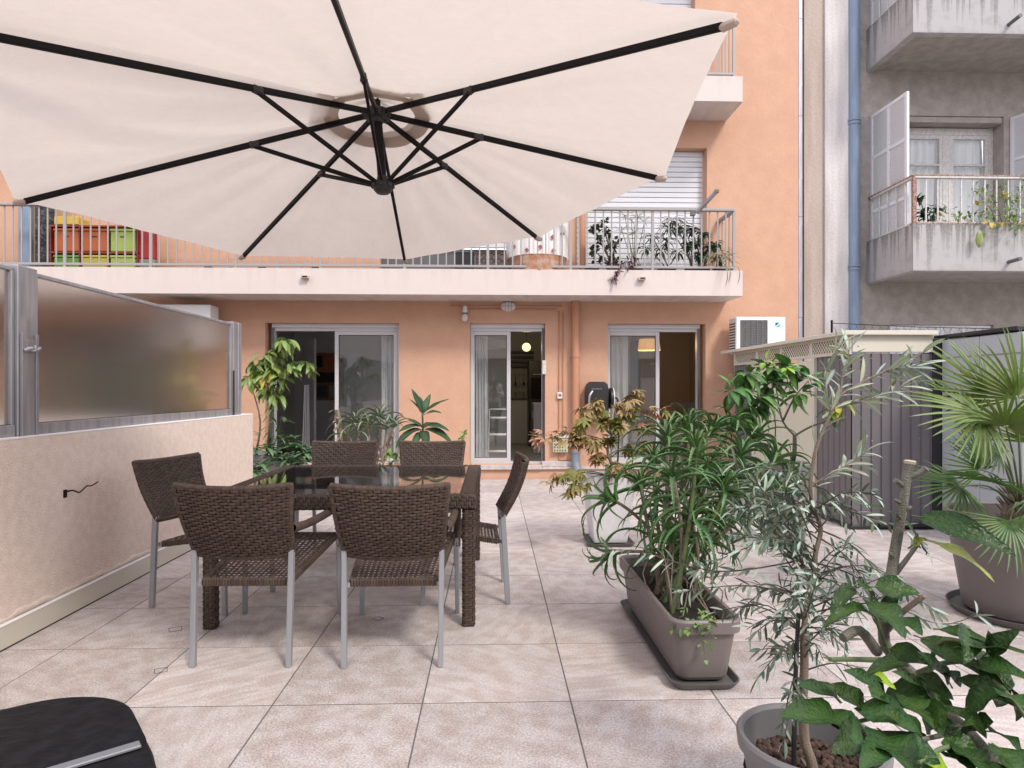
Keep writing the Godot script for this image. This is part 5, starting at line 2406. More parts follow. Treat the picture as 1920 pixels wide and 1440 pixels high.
func aloe_leaf(L: float, W: float, bend: float, c: Color) -> ArrayMesh:
	# a thick channelled blade with pale teeth along both edges
	var s := mb(true)
	var n := 9
	var p := Vector3()
	var ang := 0.35
	var top := []
	var low := []
	for i in n + 1:
		var t := float(i) / n
		var w: float = W * .5 * pow(1.0 - t, .72) + .0006
		var up := Vector3(0, cos(ang), -sin(ang))
		top.append([p + Vector3(-w, 0, 0) + up * w * .55, p, p + Vector3(w, 0, 0) + up * w * .55])
		low.append([p + Vector3(-w, 0, 0) + up * w * .55, p - up * w * .75, p + Vector3(w, 0, 0) + up * w * .55])
		ang -= bend / n * (.5 + t)
		p += Vector3(0, sin(ang), cos(ang)) * (L / n)
	smooth(s, 1)
	s.set_color(c)
	grid(s, top, Vector3.UP)
	smooth(s, 2)
	s.set_color(Color(c.r * .9, c.g * .9, c.b * .8))
	grid(s, low, Vector3.DOWN)
	s.set_color(Color(c.r * 2.2, c.g * 1.8, c.b * 1.5))
	flat(s)
	for i in range(1, n - 1):
		for k in [0, 2]:
			for h in 2:
				var a: Vector3 = top[i][k].lerp(top[i + 1][k], h * .5)
				var b: Vector3 = top[i][k].lerp(top[i + 1][k], h * .5 + .16)
				var o := Vector3(-.004 if k == 0 else .004, .001, 0)
				for q in [a, b, (a + b) / 2 + o]:
					s.add_vertex(q)
	return done(s)


func rosette(parent: Node3D, spill: SurfaceTool, meshes: Array, at: Vector3, axis: Vector3, n: int, open_: float, count: Array, most: int, mt: Material) -> void:
	var b := aim(at, axis, Vector3(.3, .2, 1)).basis
	for i in n:
		var a := i * 2.39996 + rnd(-.25, .25)
		var f := float(i) / n
		var tilt := lerpf(.25, open_, 1.0 - f) + rnd(-.15, .15)
		var d := (b.z * cos(tilt) + (b.x * cos(a) + b.y * sin(a)) * sin(tilt)).normalized()
		var side := b.z
		var xf := aim(at - b.z * .03 * (1 - f) + d * .008, d, side + Vector3(rnd(-.1, .1), 0, rnd(-.1, .1)))
		var sc := lerpf(1.0, .62, f) * rnd(.85, 1.1)
		xf.basis = xf.basis.scaled_local(Vector3.ONE * sc)
		if count[0] < most:
			put("leaf", pick(meshes), mt, parent, xf)
			count[0] += 1
		else:
			spill.append_from(pick(meshes), 0, xf)


func plant_aloe() -> void:
	var O := Vector3(.895, .235, -3.25)
	var t := thing("aloe_plant", "dense spiky green aloe thicket growing in the long taupe trough", "aloe", O)
	var g := Color(.09, .19, .072)
	var big := []
	for i in 10:
		big.append(aloe_leaf(rnd(.23, .34), rnd(.020, .028), rnd(1.5, 2.9), shade(g, .35)))
	var young := []
	for i in 4:
		young.append(aloe_leaf(rnd(.12, .18), rnd(.02, .026), rnd(.7, 1.4), shade(Color(.10, .21, .05), .2)))
	var spill := mb(true)
	var count := [0]
	var heads := [
		[Vector3(0.875, 1.019, -3.25), 0], [Vector3(0.941, 0.975, -2.98), 1], [Vector3(1.292, 0.933, -3.35), 0], [Vector3(1.516, 0.9, -3.45), 0], [Vector3(1.1, 0.792, -3.05), 1], [Vector3(0.872, 0.885, -3.5), 0], [Vector3(0.823, 0.876, -2.95), 0],
		[Vector3(1.216, 0.837, -3.1), 0], [Vector3(1.383, 0.768, -3.3), 0], [Vector3(0.922, 0.676, -3), 0], [Vector3(1.117, 0.631, -3.2), 0], [Vector3(1.206, 1.043, -3.55), 0], [Vector3(1.058, 1.063, -3.5), 0], [Vector3(1.334, 1.057, -3.6), 0], [Vector3(1.479, 1.012, -3.6), 0], [Vector3(0.751, 0.79, -3.3), 0],
		[Vector3(1.141, 0.844, -3.4), 0], [Vector3(1.584, 0.758, -3.5), 0], [Vector3(0.879, 0.538, -3.15), 0], [Vector3(1.36, 0.609, -3.45), 0], [Vector3(1.037, 0.816, -3.2), 0], [Vector3(0.901, 0.686, -3.35), 0]]
	var k := 0
	for h in heads:
		var p: Vector3 = h[0] - O
		var foot := Vector3(rnd(-.08, .08), -.01, clampf(p.z * .8 + rnd(-.1, .1), -.45, .36))
		var mid := foot.lerp(p, .5) + Vector3(rnd(-.04, .04), .02, rnd(-.04, .04))
		var c := curve([foot, mid, p], 5)
		var s := mb()
		tube(s, c, .012, .009, 7)
		obj("stem", s, M.bark if k % 3 != 1 else M.green_stem, t)
		var ax: Vector3 = (c[-1] - c[-3]).normalized() + Vector3.UP * .6
		rosette(t, spill, young if h[1] == 1 and false else big, p, ax.normalized(), 15, 1.45, count, 290, M.leaf)
		if h[1] == 1:
			rosette(t, spill, young, p + Vector3(0, .02, 0), ax.normalized(), 6, .7, count, 290, M.leaf)
		# drooping old leaves down the stem
		for q in 5:
			var r := along(c, rnd(.45, .95))
			var a := rnd(0, TAU)
			spill.append_from(pick(big), 0, aim(r[0], Vector3(cos(a), rnd(-.5, .3), sin(a))))
		k += 1
	# leaning heads on the left edge
	for q in [[Vector3(0.796, 0.562, -3.35), Vector3(0.591, 0.724, -3.2), Vector3(-.8, .35, .2)], [Vector3(0.864, 0.362, -3.6), Vector3(0.631, 0.387, -3.45), Vector3(-.85, -.45, .25)]]:
		var c := curve([q[0] - O, (q[0] + q[1]) / 2 - O + Vector3(0, .01, 0), q[1] - O], 4)
		var s := mb()
		tube(s, c, .009, .008, 7)
		obj("stem", s, M.bark, t)
		rosette(t, spill, big, q[1] - O, q[2], 13, 1.0, [0], 20, M.leaf)
	stuff(put("older_leaves", done(spill), M.leaf, t))
	# dry twigs in the thicket
	for i in 14:
		var f := Vector3(rnd(-.1, .1), 0, rnd(-.4, .4))
		stem(t, "dry_twig", [f, f + Vector3(rnd(-.08, .08), .14, rnd(-.08, .08)), f + Vector3(rnd(-.16, .16), rnd(.2, .34), rnd(-.12, .12))], .004, .002, M.bark, 5, 3)
	# seedlings at the near end of the trough
	var w := thing("trough_weeds", "small pale green weeds hanging over the near rim of the trough", "weeds", Vector3(.87, .235, -2.78))
	var lm := leaf_set("ovate", 5, Vector2(.016, .028), Vector2(.014, .022), Vector2(.2, .7), .2, Color(.12, .19, .06), .3, 4)
	for i in 17:
		var a := rnd(0, TAU)
		var p0 := Vector3(rnd(-.10, .06), 0, rnd(-.08, .09))
		var e := p0 + Vector3(cos(a) * .05, rnd(.02, .07), sin(a) * .05 + .02)
		if i < 4:
			e = Vector3(-.02 + i * .025, [-.03, -.10, -.05, .0][i], .135 + i * .002)
		var c := stem(w, "stem", [p0, (p0 + e) / 2 + Vector3(0, .05 if i < 4 else .02, 0), e], .002, .001, M.green_stem, 4, 3)
		for q in 8:
			var r := along(c, .2 + q * .1)
			put("leaf", pick(lm), M.leaf_dull, w, aim(r[0], rdir() + Vector3(0, .3, .4)))


func palmate(size: float, c: Color) -> ArrayMesh:
	var s := mb(true)
	for k in 7:
		var a := (k - 3) * .62
		var L: float = size * [.35, .66, .9, 1.0, .9, .66, .35][k]
		var xf := Transform3D(Basis(Vector3.UP, a), Vector3())
		leaf_into(s, xf, "lance", L, L * .27, .45 + absf(k - 3) * .1, .3, shade(c, .12), 5, 0.0, Color(c.r * 1.3, c.g * 1.2, c.b, 1))
	return done(s)


func plant_maple() -> void:
	var O := Vector3(.955, .51, -5.38)
	var t := thing("japanese_maple", "small maple with olive and pinkish leaves in the white square pot", "maple", O)
	var kinds := [[], [], []]
	for i in 6:
		kinds[0].append(palmate(rnd(.085, .12), Color(.15, .15, .035)))
		kinds[1].append(palmate(rnd(.08, .11), Color(.26, .19, .09)))
		kinds[2].append(palmate(rnd(.075, .10), Color(.34, .18, .13)))
	var trunk := stem(t, "trunk", [Vector3(), Vector3(.03, .12, .02), Vector3(.0, .25, .0), Vector3(.05, .42, -.03), Vector3(.06, .58, 0)], .016, .007, M.bark, 9)
	# [end of a branch, leaf kind, leaves]
	var ends := [
		[Vector3(1.193, 1.231, -5.4), 1, 9], [Vector3(1.143, 1.154, -5.25), 1, 9], [Vector3(1.373, 1.101, -5.3), 2, 8], [Vector3(1.272, 0.961, -5.3), 1, 8], [Vector3(0.834, 1.171, -5.3), 1, 9], [Vector3(0.72, 1.096, -5.2), 1, 8], [Vector3(0.688, 1.004, -5.15), 0, 8], [Vector3(0.891, 1.002, -5.2), 0, 9], [Vector3(0.992, 0.981, -5.1), 0, 8],
		[Vector3(0.36, 0.909, -4.95), 2, 8], [Vector3(0.515, 0.881, -5), 1, 9], [Vector3(0.647, 0.852, -5.1), 2, 8], [Vector3(0.777, 0.839, -5.1), 1, 9], [Vector3(0.926, 0.856, -5.2), 0, 7], [Vector3(1.11, 1.027, -5.3), 0, 8], [Vector3(0.95, 0.638, -5.1), 1, 8], [Vector3(0.541, 0.591, -4.9), 0, 10], [Vector3(0.392, 0.575, -4.85), 1, 5],
		[Vector3(0.598, 0.499, -4.9), 0, 7], [Vector3(1.089, 0.616, -5.2), 1, 8], [Vector3(1.205, 0.518, -5.2), 1, 7], [Vector3(1.184, 0.765, -5.3), 0, 8], [Vector3(0.84, 0.717, -5.15), 1, 7], [Vector3(1.093, 1.131, -5.5), 1, 8], [Vector3(1.341, 0.8, -5.4), 1, 7]]
	for q in ends:
		var p: Vector3 = q[0] - O
		var f := clampf((p.y - .02) / .5, .12, .85)
		var r := along(trunk, f * .8)
		var mid: Vector3 = (r[0] as Vector3).lerp(p, .5) + Vector3(0, .05, 0)
		var c := stem(t, "branch", [r[0], mid, p], .006, .002, M.bark, 6, 4)
		for i in int(q[2] * 1.6):
			var w := along(c, rnd(.6, 1.0))
			var at: Vector3 = w[0] + rdir() * .035
			var out := Vector3(at.x, 0, at.z).normalized()
			put("leaf", pick(kinds[q[1] if rng.randf() < .75 else rng.randi_range(0, 2)]), M.leaf_dull, t, aim(at, out * .7 + rdir() * .8 + Vector3(0, -.25, .15), Vector3.UP + rdir() * .5))


func plant_olive() -> void:
	var O := Vector3(.915, .22, -1.845)
	var t := thing("olive_tree", "young olive tree with silvery narrow leaves in the clay pebble pot", "olive tree", O)
	var main := stem(t, "trunk", [Vector3(0.916, 0.121, -1.79) - O, Vector3(0.906, 0.172, -1.8) - O, Vector3(0.897, 0.221, -1.81) - O, Vector3(0.884, 0.272, -1.82) - O, Vector3(0.884, 0.366, -1.83) - O, Vector3(0.887, 0.491, -1.83) - O, Vector3(0.89, 0.574, -1.84) - O], .0145, .011, M.bark, 12)
	var up := stem(t, "leader", [Vector3(0.89, 0.57, -1.84) - O, Vector3(0.906, 0.645, -1.85) - O, Vector3(0.939, 0.711, -1.86) - O, Vector3(0.938, 0.778, -1.87) - O, Vector3(0.96, 0.857, -1.88) - O, Vector3(0.935, 0.923, -1.88) - O, Vector3(0.93, 0.993, -1.88) - O, Vector3(0.938, 1.053, -1.88) - O, Vector3(0.951, 1.106, -1.88) - O, Vector3(0.987, 1.188, -1.88) - O, Vector3(1.02, 1.247, -1.88) - O, Vector3(1.07, 1.28, -1.87) - O, Vector3(1.129, 1.313, -1.86) - O, Vector3(1.2, 1.345, -1.85) - O, Vector3(1.265, 1.387, -1.84) - O], .0085, .0022, M.bark, 9)
	var dark := Color(.06, .09, .06)
	var silver := Color(.29, .335, .265)
	var sets := [leaf_set("oblong", 8, Vector2(.036, .056), Vector2(.0075, .011), Vector2(.1, .7), .25, dark, .3, 5), leaf_set("oblong", 8, Vector2(.036, .058), Vector2(.0075, .011), Vector2(.1, .7), .25, silver, .25, 5), leaf_set("oblong", 6, Vector2(.070, .102), Vector2(.011, .015), Vector2(.2, .9), .3, Color(.24, .28, .225), .3, 6)]
	# side stake
	var s := mb()
	tube(s, [Vector3(0.842, 0.191, -1.8) - O, Vector3(0.85, 0.41, -1.81) - O, Vector3(0.87, 0.628, -1.83) - O], .007, .006, 8)
	obj("stake", s, M.black_plastic, t)
	# long shoots whose leaves show singly
	var shoots := [
		[Vector3(0.987, 1.188, -1.88), Vector3(0.982, 1.21, -1.87), Vector3(0.968, 1.277, -1.87), Vector3(0.977, 1.35, -1.86), Vector3(1.009, 1.391, -1.86)],
		[Vector3(1.009, 1.221, -1.88), Vector3(1.046, 1.224, -1.86), Vector3(1.09, 1.237, -1.85), Vector3(1.145, 1.258, -1.84), Vector3(1.184, 1.277, -1.83)],
		[Vector3(0.938, 0.987, -1.88), Vector3(0.988, 1.024, -1.86), Vector3(1.037, 1.056, -1.85), Vector3(1.072, 1.087, -1.84)],
		[Vector3(1.02, 1.247, -1.88), Vector3(1.036, 1.312, -1.9), Vector3(1.066, 1.344, -1.92), Vector3(1.069, 1.385, -1.93)],
		[Vector3(1.129, 1.313, -1.86), Vector3(1.181, 1.326, -1.85), Vector3(1.221, 1.326, -1.84)]]
	var list := [up.slice(up.size() / 2)]
	for q in shoots:
		var pts := []
		for p in q:
			pts.append(p - O)
		list.append(stem(t, "shoot", pts, .003, .0012, M.green_stem if false else M.bark, 6))
	var n := 0
	for c in list:
		var steps: int = 12 if c != list[0] else 17
		for i in steps:
			var r := along(c, .12 + .86 * i / steps)
			var d: Vector3 = r[1]
			var sd := d.cross(rdir()).normalized()
			for sg in [-1, 1]:
				if rng.randf() < .15:
					continue
				put("leaf", pick(sets[2] if rng.randf() < .7 else sets[1]), M.leaf_dull, t, aim(r[0], d * rnd(.5, 1.0) + sd * sg * rnd(.5, .9), Vector3.UP + rdir() * .7))
				n += 1
		put("leaf", pick(sets[2]), M.leaf_dull, t, aim(c[-1], c[-1] - c[-2]))
	# the crown of fine twigs, past counting
	var leaves := mb(true)
	var twigs := mb()
	var roots := []
	for i in 46:
		var f := rnd(0.0, .36)
		var r := along(up, f)
		if i % 3 == 0:
			r = along(main, rnd(.72, 1.0))
		var a := rnd(0, TAU)
		var L := rnd(.10, .27)
		var elev := rnd(-.25, .55)
		var d := Vector3(cos(a), elev, sin(a) * .7).normalized()
		var p0: Vector3 = r[0]
		var p1 := p0 + d * L * .5 + Vector3(0, .02, 0)
		var p2 := p0 + d * L + Vector3(0, rnd(-.10, .06), 0)
		roots.append([p0, p1, p2])
	for q in [[Vector3(0.892, 0.774, -1.85), Vector3(0.709, 0.761, -1.8), Vector3(0.583, 0.768, -1.78), Vector3(0.401, 0.823, -1.76), Vector3(0.294, 0.833, -1.75)], [Vector3(0.9, 0.848, -1.86), Vector3(0.77, 0.844, -1.8), Vector3(0.649, 0.814, -1.76), Vector3(0.534, 0.775, -1.72)], [Vector3(0.887, 0.67, -1.84), Vector3(0.723, 0.726, -1.76), Vector3(0.606, 0.739, -1.72), Vector3(0.469, 0.736, -1.68)],
			[Vector3(0.895, 0.609, -1.84), Vector3(0.77, 0.624, -1.8), Vector3(0.701, 0.602, -1.78)], [Vector3(0.913, 0.908, -1.87), Vector3(0.802, 0.96, -1.84), Vector3(0.732, 0.956, -1.82)], [Vector3(0.941, 0.939, -1.87), Vector3(1.034, 0.913, -1.84), Vector3(1.149, 0.875, -1.8), Vector3(1.212, 0.819, -1.78)], [Vector3(0.915, 0.728, -1.85), Vector3(1.054, 0.765, -1.82), Vector3(1.151, 0.701, -1.78), Vector3(1.221, 0.651, -1.75)],
			[Vector3(0.938, 0.846, -1.87), Vector3(1.03, 0.948, -1.86), Vector3(1.103, 0.972, -1.85)], [Vector3(0.903, 0.624, -1.84), Vector3(1.058, 0.682, -1.75), Vector3(1.186, 0.64, -1.7), Vector3(1.287, 0.675, -1.68)]]:
		var pts := []
		for p in q:
			pts.append(p - O)
		roots.append(pts)
	for i in 25:
		var l := i < 19
		var r := along(up, rnd(.05, .42))
		var e: Vector3 = (Vector3(rnd(.66, .83), rnd(.84, 1.08), -rnd(1.70, 1.92)) if l else Vector3(rnd(1.0, 1.2), rnd(.62, .92), -rnd(1.66, 1.86))) - O
		roots.append([r[0], (r[0] as Vector3).lerp(e, .5) + Vector3(0, .04, 0), e])
	for q in roots:
		var c := curve(q, 4)
		tube(twigs, c, .0028, .0010, 5)
		var steps := maxi(6, int(c[0].distance_to(c[-1]) / .026))
		for i in steps:
			var r := along(c, .2 + .8 * i / steps)
			var d: Vector3 = r[1]
			var sd := d.cross(rdir()).normalized()
			for sg in [-1, 1]:
				if rng.randf() < .12:
					continue
				leaves.append_from(pick(sets[0] if rng.randf() < .6 else sets[1]), 0, aim(r[0], d * rnd(.4, 1.0) + sd * sg * rnd(.5, 1.0) + Vector3(0, -.2, 0), Vector3.UP + rdir() * .8))
	stuff(put("twigs", done(twigs), M.twig, t))
	stuff(put("crown_leaves", leaves.commit(), M.leaf_dull, t))


func plant_lemon() -> void:
	var O := Vector3(1.02, .25, -.98)
	var t := thing("lemon_tree", "pruned lemon tree with a bare sawn stump and glossy dark leaves at lower right", "lemon tree", O)
	var pot := round_pot("round_pot", "grey round pot of the pruned lemon tree at the lower right corner", Vector3(1.02, 0, -.98), .2, .15, .28, M.pot_grey, .23)
	var stump := stem(t, "trunk", [Vector3(0.858, 0.614, -1.05) - O, Vector3(0.869, 0.619, -1.12) - O, Vector3(0.884, 0.626, -1.2) - O, Vector3(0.873, 0.639, -1.26) - O, Vector3(0.854, 0.684, -1.3) - O, Vector3(0.817, 0.713, -1.32) - O], .0155, .0125, M.grey_bark, 12)
	var st := curve([Vector3(0.843, 0.698, -1.32) - O, Vector3(0.813, 0.74, -1.33) - O, Vector3(0.826, 0.818, -1.34) - O, Vector3(0.845, 0.905, -1.35) - O, Vector3(0.862, 1.006, -1.35) - O, Vector3(0.871, 1.068, -1.35) - O, Vector3(0.88, 1.109, -1.35) - O], 4)
	var s := mb()
	tube(s, st, .0112, .0098, 14, false)
	obj("stump", s, M.grey_bark, t)
	s = mb()
	var tip: Vector3 = st[-1]
	lathe(s, [Vector2(.0106, -.002), Vector2(.0120, .004), Vector2(.009, .006), Vector2(.001, .004)], 14, tip, Basis(Vector3.BACK, -.1))
	obj("cut_end", s, mat(lin(.42, .36, .26), .8), t)
	for q in [[Vector3(0.873, 1.079, -1.35), Vector3(0.892, 1.088, -1.34), Vector3(0.903, 1.1, -1.33), .008], [Vector3(0.866, 1.06, -1.35), Vector3(0.846, 1.072, -1.34), Vector3(0.839, 1.075, -1.335), .006], [Vector3(0.864, 1.006, -1.35), Vector3(0.871, 1.016, -1.34), Vector3(0.874, 1.018, -1.34), .005], [Vector3(0.846, 0.905, -1.35), Vector3(0.833, 0.919, -1.34), Vector3(0.832, 0.921, -1.34), .005], [Vector3(0.862, 1.023, -1.35), Vector3(0.844, 1.032, -1.34), Vector3(0.843, 1.033, -1.34), .004]]:
		stem(t, "spur", [q[0] - O, q[1] - O, q[2] - O], q[3], q[3] * .8, M.grey_bark, 8, 3)
	for q in [[[Vector3(0.792, 0.724, -1.32), Vector3(0.733, 0.783, -1.28), Vector3(0.682, 0.78, -1.25)], .011, .009, M.grey_bark], [[Vector3(0.815, 0.706, -1.32), Vector3(0.714, 0.73, -1.27), Vector3(0.651, 0.743, -1.24)], .006, .0045, M.green_stem], [[Vector3(0.826, 0.762, -1.34), Vector3(0.83, 0.81, -1.3), Vector3(0.857, 0.854, -1.27)], .007, .005, M.bark], [[Vector3(0.85, 0.877, -1.35), Vector3(0.863, 0.915, -1.33), Vector3(0.878, 0.945, -1.32)], .006, .004, M.grey_bark],
			[[Vector3(0.817, 0.713, -1.32), Vector3(0.775, 0.81, -1.3), Vector3(0.754, 0.865, -1.28)], .005, .003, M.green_stem], [[Vector3(0.873, 0.639, -1.26), Vector3(0.781, 0.674, -1.2), Vector3(0.679, 0.681, -1.14), Vector3(0.591, 0.687, -1.1)], .006, .003, M.green_stem], [[Vector3(0.878, 0.631, -1.2), Vector3(0.782, 0.657, -1.12), Vector3(0.686, 0.681, -1.06)], .006, .003, M.grey_bark],
			[[Vector3(0.854, 0.684, -1.3), Vector3(0.893, 0.745, -1.22), Vector3(0.896, 0.739, -1.12), Vector3(0.894, 0.701, -1.05)], .006, .003, M.green_stem], [[Vector3(0.873, 0.639, -1.26), Vector3(0.856, 0.722, -1.25), Vector3(0.862, 0.786, -1.22), Vector3(0.891, 0.798, -1.15)], .006, .003, M.green_stem], [[Vector3(0.869, 0.619, -1.12), Vector3(0.751, 0.677, -1.05), Vector3(0.666, 0.681, -1)], .006, .003, M.green_stem]]:
		var pts := []
		for p in q[0]:
			pts.append(p - O)
		stem(t, "branch", pts, q[1], q[2], q[3], 8)
	var g := Color(.016, .044, .011)
	var y := Color(.20, .34, .025)
	# [base, tip, breadth in metres, bend, young, roll]
	for q in [
		[Vector3(0.775, 0.864, -1.3), Vector3(0.839, 0.855, -1.26), .050, .5, 0, .2], [Vector3(0.75, 0.841, -1.28), Vector3(0.77, 0.802, -1.2), .066, .7, 0, -.2], [Vector3(0.747, 0.823, -1.28), Vector3(0.66, 0.81, -1.22), .032, 1.4, 0, .3], [Vector3(0.825, 0.801, -1.3), Vector3(0.829, 0.789, -1.24), .045, .5, 0, 0],
		[Vector3(0.806, 0.738, -1.3), Vector3(0.849, 0.724, -1.24), .044, .5, 0, .3], [Vector3(0.843, 0.775, -1.26), Vector3(0.887, 0.741, -1.15), .055, .5, 0, .2], [Vector3(0.867, 0.799, -1.24), Vector3(0.889, 0.808, -1.15), .030, .4, 0, .4], [Vector3(0.878, 0.781, -1.2), Vector3(0.903, 0.819, -1.08), .042, .4, 0, -.2], [Vector3(0.878, 0.764, -1.17), Vector3(0.906, 0.77, -1.08), .042, .5, 0, .2],
		[Vector3(0.861, 0.726, -1.24), Vector3(0.867, 0.716, -1.18), .048, .5, 0, -.3], [Vector3(0.83, 0.699, -1.26), Vector3(0.84, 0.691, -1.18), .048, .5, 0, .2], [Vector3(0.878, 0.723, -1.2), Vector3(0.875, 0.709, -1.08), .034, .8, 0, .5], [Vector3(0.718, 0.713, -1.24), Vector3(0.739, 0.714, -1.18), .034, .5, 1, -.1], [Vector3(0.625, 0.704, -1.16), Vector3(0.544, 0.751, -1.1), .042, .6, 0, .2],
		[Vector3(0.672, 0.69, -1.16), Vector3(0.596, 0.74, -1.1), .046, .5, 0, -.2], [Vector3(0.658, 0.698, -1.15), Vector3(0.686, 0.701, -1.05), .064, .6, 0, .1], [Vector3(0.599, 0.696, -1.14), Vector3(0.596, 0.678, -1.05), .046, .7, 0, .3], [Vector3(0.603, 0.686, -1.12), Vector3(0.49, 0.728, -1.04), .064, .6, 0, .2], [Vector3(0.639, 0.677, -1.1), Vector3(0.565, 0.674, -1.02), .060, .6, 0, -.2], [Vector3(0.667, 0.678, -1.1), Vector3(0.657, 0.666, -1), .082, .6, 0, .1],
		[Vector3(0.772, 0.688, -1.2), Vector3(0.759, 0.682, -1.08), .062, .6, 0, -.1], [Vector3(0.844, 0.673, -1.2), Vector3(0.837, 0.679, -1.08), .052, .5, 0, .2], [Vector3(0.858, 0.674, -1.1), Vector3(0.839, 0.696, -1), .040, .5, 0, .1], [Vector3(0.692, 0.662, -1.05), Vector3(0.688, 0.681, -0.97), .044, .4, 1, .1], [Vector3(0.763, 0.651, -1.08), Vector3(0.756, 0.666, -1), .042, .5, 0, -.2], [Vector3(0.8, 0.666, -1.16), Vector3(0.796, 0.656, -1.1), .03, .9, 0, .5],
		[Vector3(0.749, 0.658, -1.14), Vector3(0.73, 0.645, -1.08), .026, .8, 0, .4], [Vector3(0.885, 1, -1.33), Vector3(0.948, 0.931, -1.2), .056, .9, 0, .3], [Vector3(0.885, 0.945, -1.33), Vector3(0.852, 0.996, -1.31), .022, .3, 0, .2], [Vector3(0.874, 0.941, -1.33), Vector3(0.886, 0.958, -1.31), .026, .3, 2, 0], [Vector3(0.862, 0.989, -1.35), Vector3(0.766, 1.031, -1.3), .022, .4, 0, .4], [Vector3(0.89, 0.952, -1.33), Vector3(0.956, 0.903, -1.22), .046, .7, 2, -.5],
		[Vector3(0.893, 0.801, -1.15), Vector3(0.889, 0.831, -1.14), .020, .2, 0, 0], [Vector3(0.828, 0.72, -1.28), Vector3(0.727, 0.718, -1.22), .038, .6, 0, .2], [Vector3(0.831, 0.684, -1.22), Vector3(0.766, 0.733, -1.2), .04, .6, 0, .3], [Vector3(0.844, 0.693, -1.14), Vector3(0.855, 0.749, -1.08), .042, .5, 0, -.2], [Vector3(0.88, 0.739, -1.1), Vector3(0.86, 0.751, -1.02), .046, .5, 0, 0], [Vector3(0.891, 0.788, -1.15), Vector3(0.904, 0.84, -1.1), .036, .4, 0, .1],
		[Vector3(0.731, 0.865, -1.3), Vector3(0.676, 0.825, -1.26), .034, .8, 0, .2], [Vector3(0.775, 0.843, -1.3), Vector3(0.725, 0.884, -1.27), .030, .4, 0, .3], [Vector3(0.735, 0.695, -1.2), Vector3(0.656, 0.748, -1.15), .04, .6, 0, 0], [Vector3(0.666, 0.666, -1.08), Vector3(0.588, 0.67, -1), .05, .6, 0, .2], [Vector3(0.776, 0.671, -1.06), Vector3(0.759, 0.674, -0.98), .05, .5, 0, 0], [Vector3(0.74, 0.664, -1.1), Vector3(0.668, 0.721, -1.06), .05, .5, 0, .2],
		[Vector3(0.808, 0.692, -1.02), Vector3(0.801, 0.685, -0.96), .05, .5, 0, 0], [Vector3(0.858, 0.713, -1.2), Vector3(0.803, 0.772, -1.18), .04, .5, 0, .2], [Vector3(0.803, 0.803, -1.32), Vector3(0.83, 0.853, -1.3), .03, .5, 0, .2]]:
		var a: Vector3 = q[0] - O
		var b: Vector3 = q[1] - O
		var col := shade(g, .3)
		if q[4] == 1:
			col = y
		elif q[4] == 2:
			col = Color(.16, .19, .035)
		var L := a.distance_to(b) * (1.0 + .12 * float(q[3]))
		var s2 := mb(true)
		leaf_into(s2, Transform3D(), "ovate", L, q[2], q[3], .28, col, 9, .22, Color(minf(col.r * 2.2, .3), minf(col.g * 1.7, .4), col.b * 1.6, 1))
		var d := (b - a).normalized()
		var xf := aim(a, (d + Vector3(0, .5 * float(q[3]), 0)).normalized(), Vector3(rnd(-.2, .2), 1, .75), float(q[5]))
		put("leaf", done(s2), M.leaf_gloss, t, xf)
		s2 = mb()
		tube(s2, [a - xf.basis.z * .014, a + xf.basis.z * .01], .0016, .0012, 5)
		obj("leaf_stalk", s2, M.green_stem, t)
	# more foliage towards the lower right corner
	var fill := []
	for i in 7:
		var col := shade(g, .3)
		fill.append(leaf_mesh("ovate", rnd(.07, .12), rnd(.034, .056), rnd(.5, 1.1), .28, col, 9, .2, Color(minf(col.r * 2.2, .3), minf(col.g * 1.7, .4), col.b * 1.6, 1)))
	for q in [[Vector3(0.841, 0.693, -1.28), Vector3(0.899, 0.776, -1.1), 15], [Vector3(0.845, 0.659, -1.22), Vector3(0.881, 0.736, -1.05), 15], [Vector3(0.744, 0.689, -1.15), Vector3(0.817, 0.67, -1), 18], [Vector3(0.649, 0.696, -1.12), Vector3(0.698, 0.672, -1), 12], [Vector3(0.876, 0.778, -1.24), Vector3(0.923, 0.794, -1.1), 10], [Vector3(0.753, 0.832, -1.3), Vector3(0.804, 0.782, -1.26), 6]]:
		for i in int(q[2] * .28):
			var p: Vector3 = (q[0] as Vector3).lerp(q[1], rnd(0, 1)) - O + rdir() * .035
			put("leaf", pick(fill), M.leaf_gloss, t, aim(p, rdir() * Vector3(1, .35, 1) + Vector3(.15, -.25, .15), Vector3(rnd(-.5, .5), 1, .5)))


func fan(R: float, spread: float, c: Color) -> ArrayMesh:
	var s := mb(true)
	var n := 27
	for k in n:
		var f := (k - (n - 1) / 2.0) / ((n - 1) / 2.0)
		var a := f * spread
		var L := R * (1.0 - .28 * absf(f)) * rnd(.92, 1.06)
		var b := Basis(Vector3.UP, a) * Basis(Vector3.RIGHT, -.10 + absf(f) * .1)
		leaf_into(s, Transform3D(b, b.z * R * .03), "blade", L, R * .058, .25 + rnd(-.05, .25), .7, shade(c, .18), 5)
	return done(s)


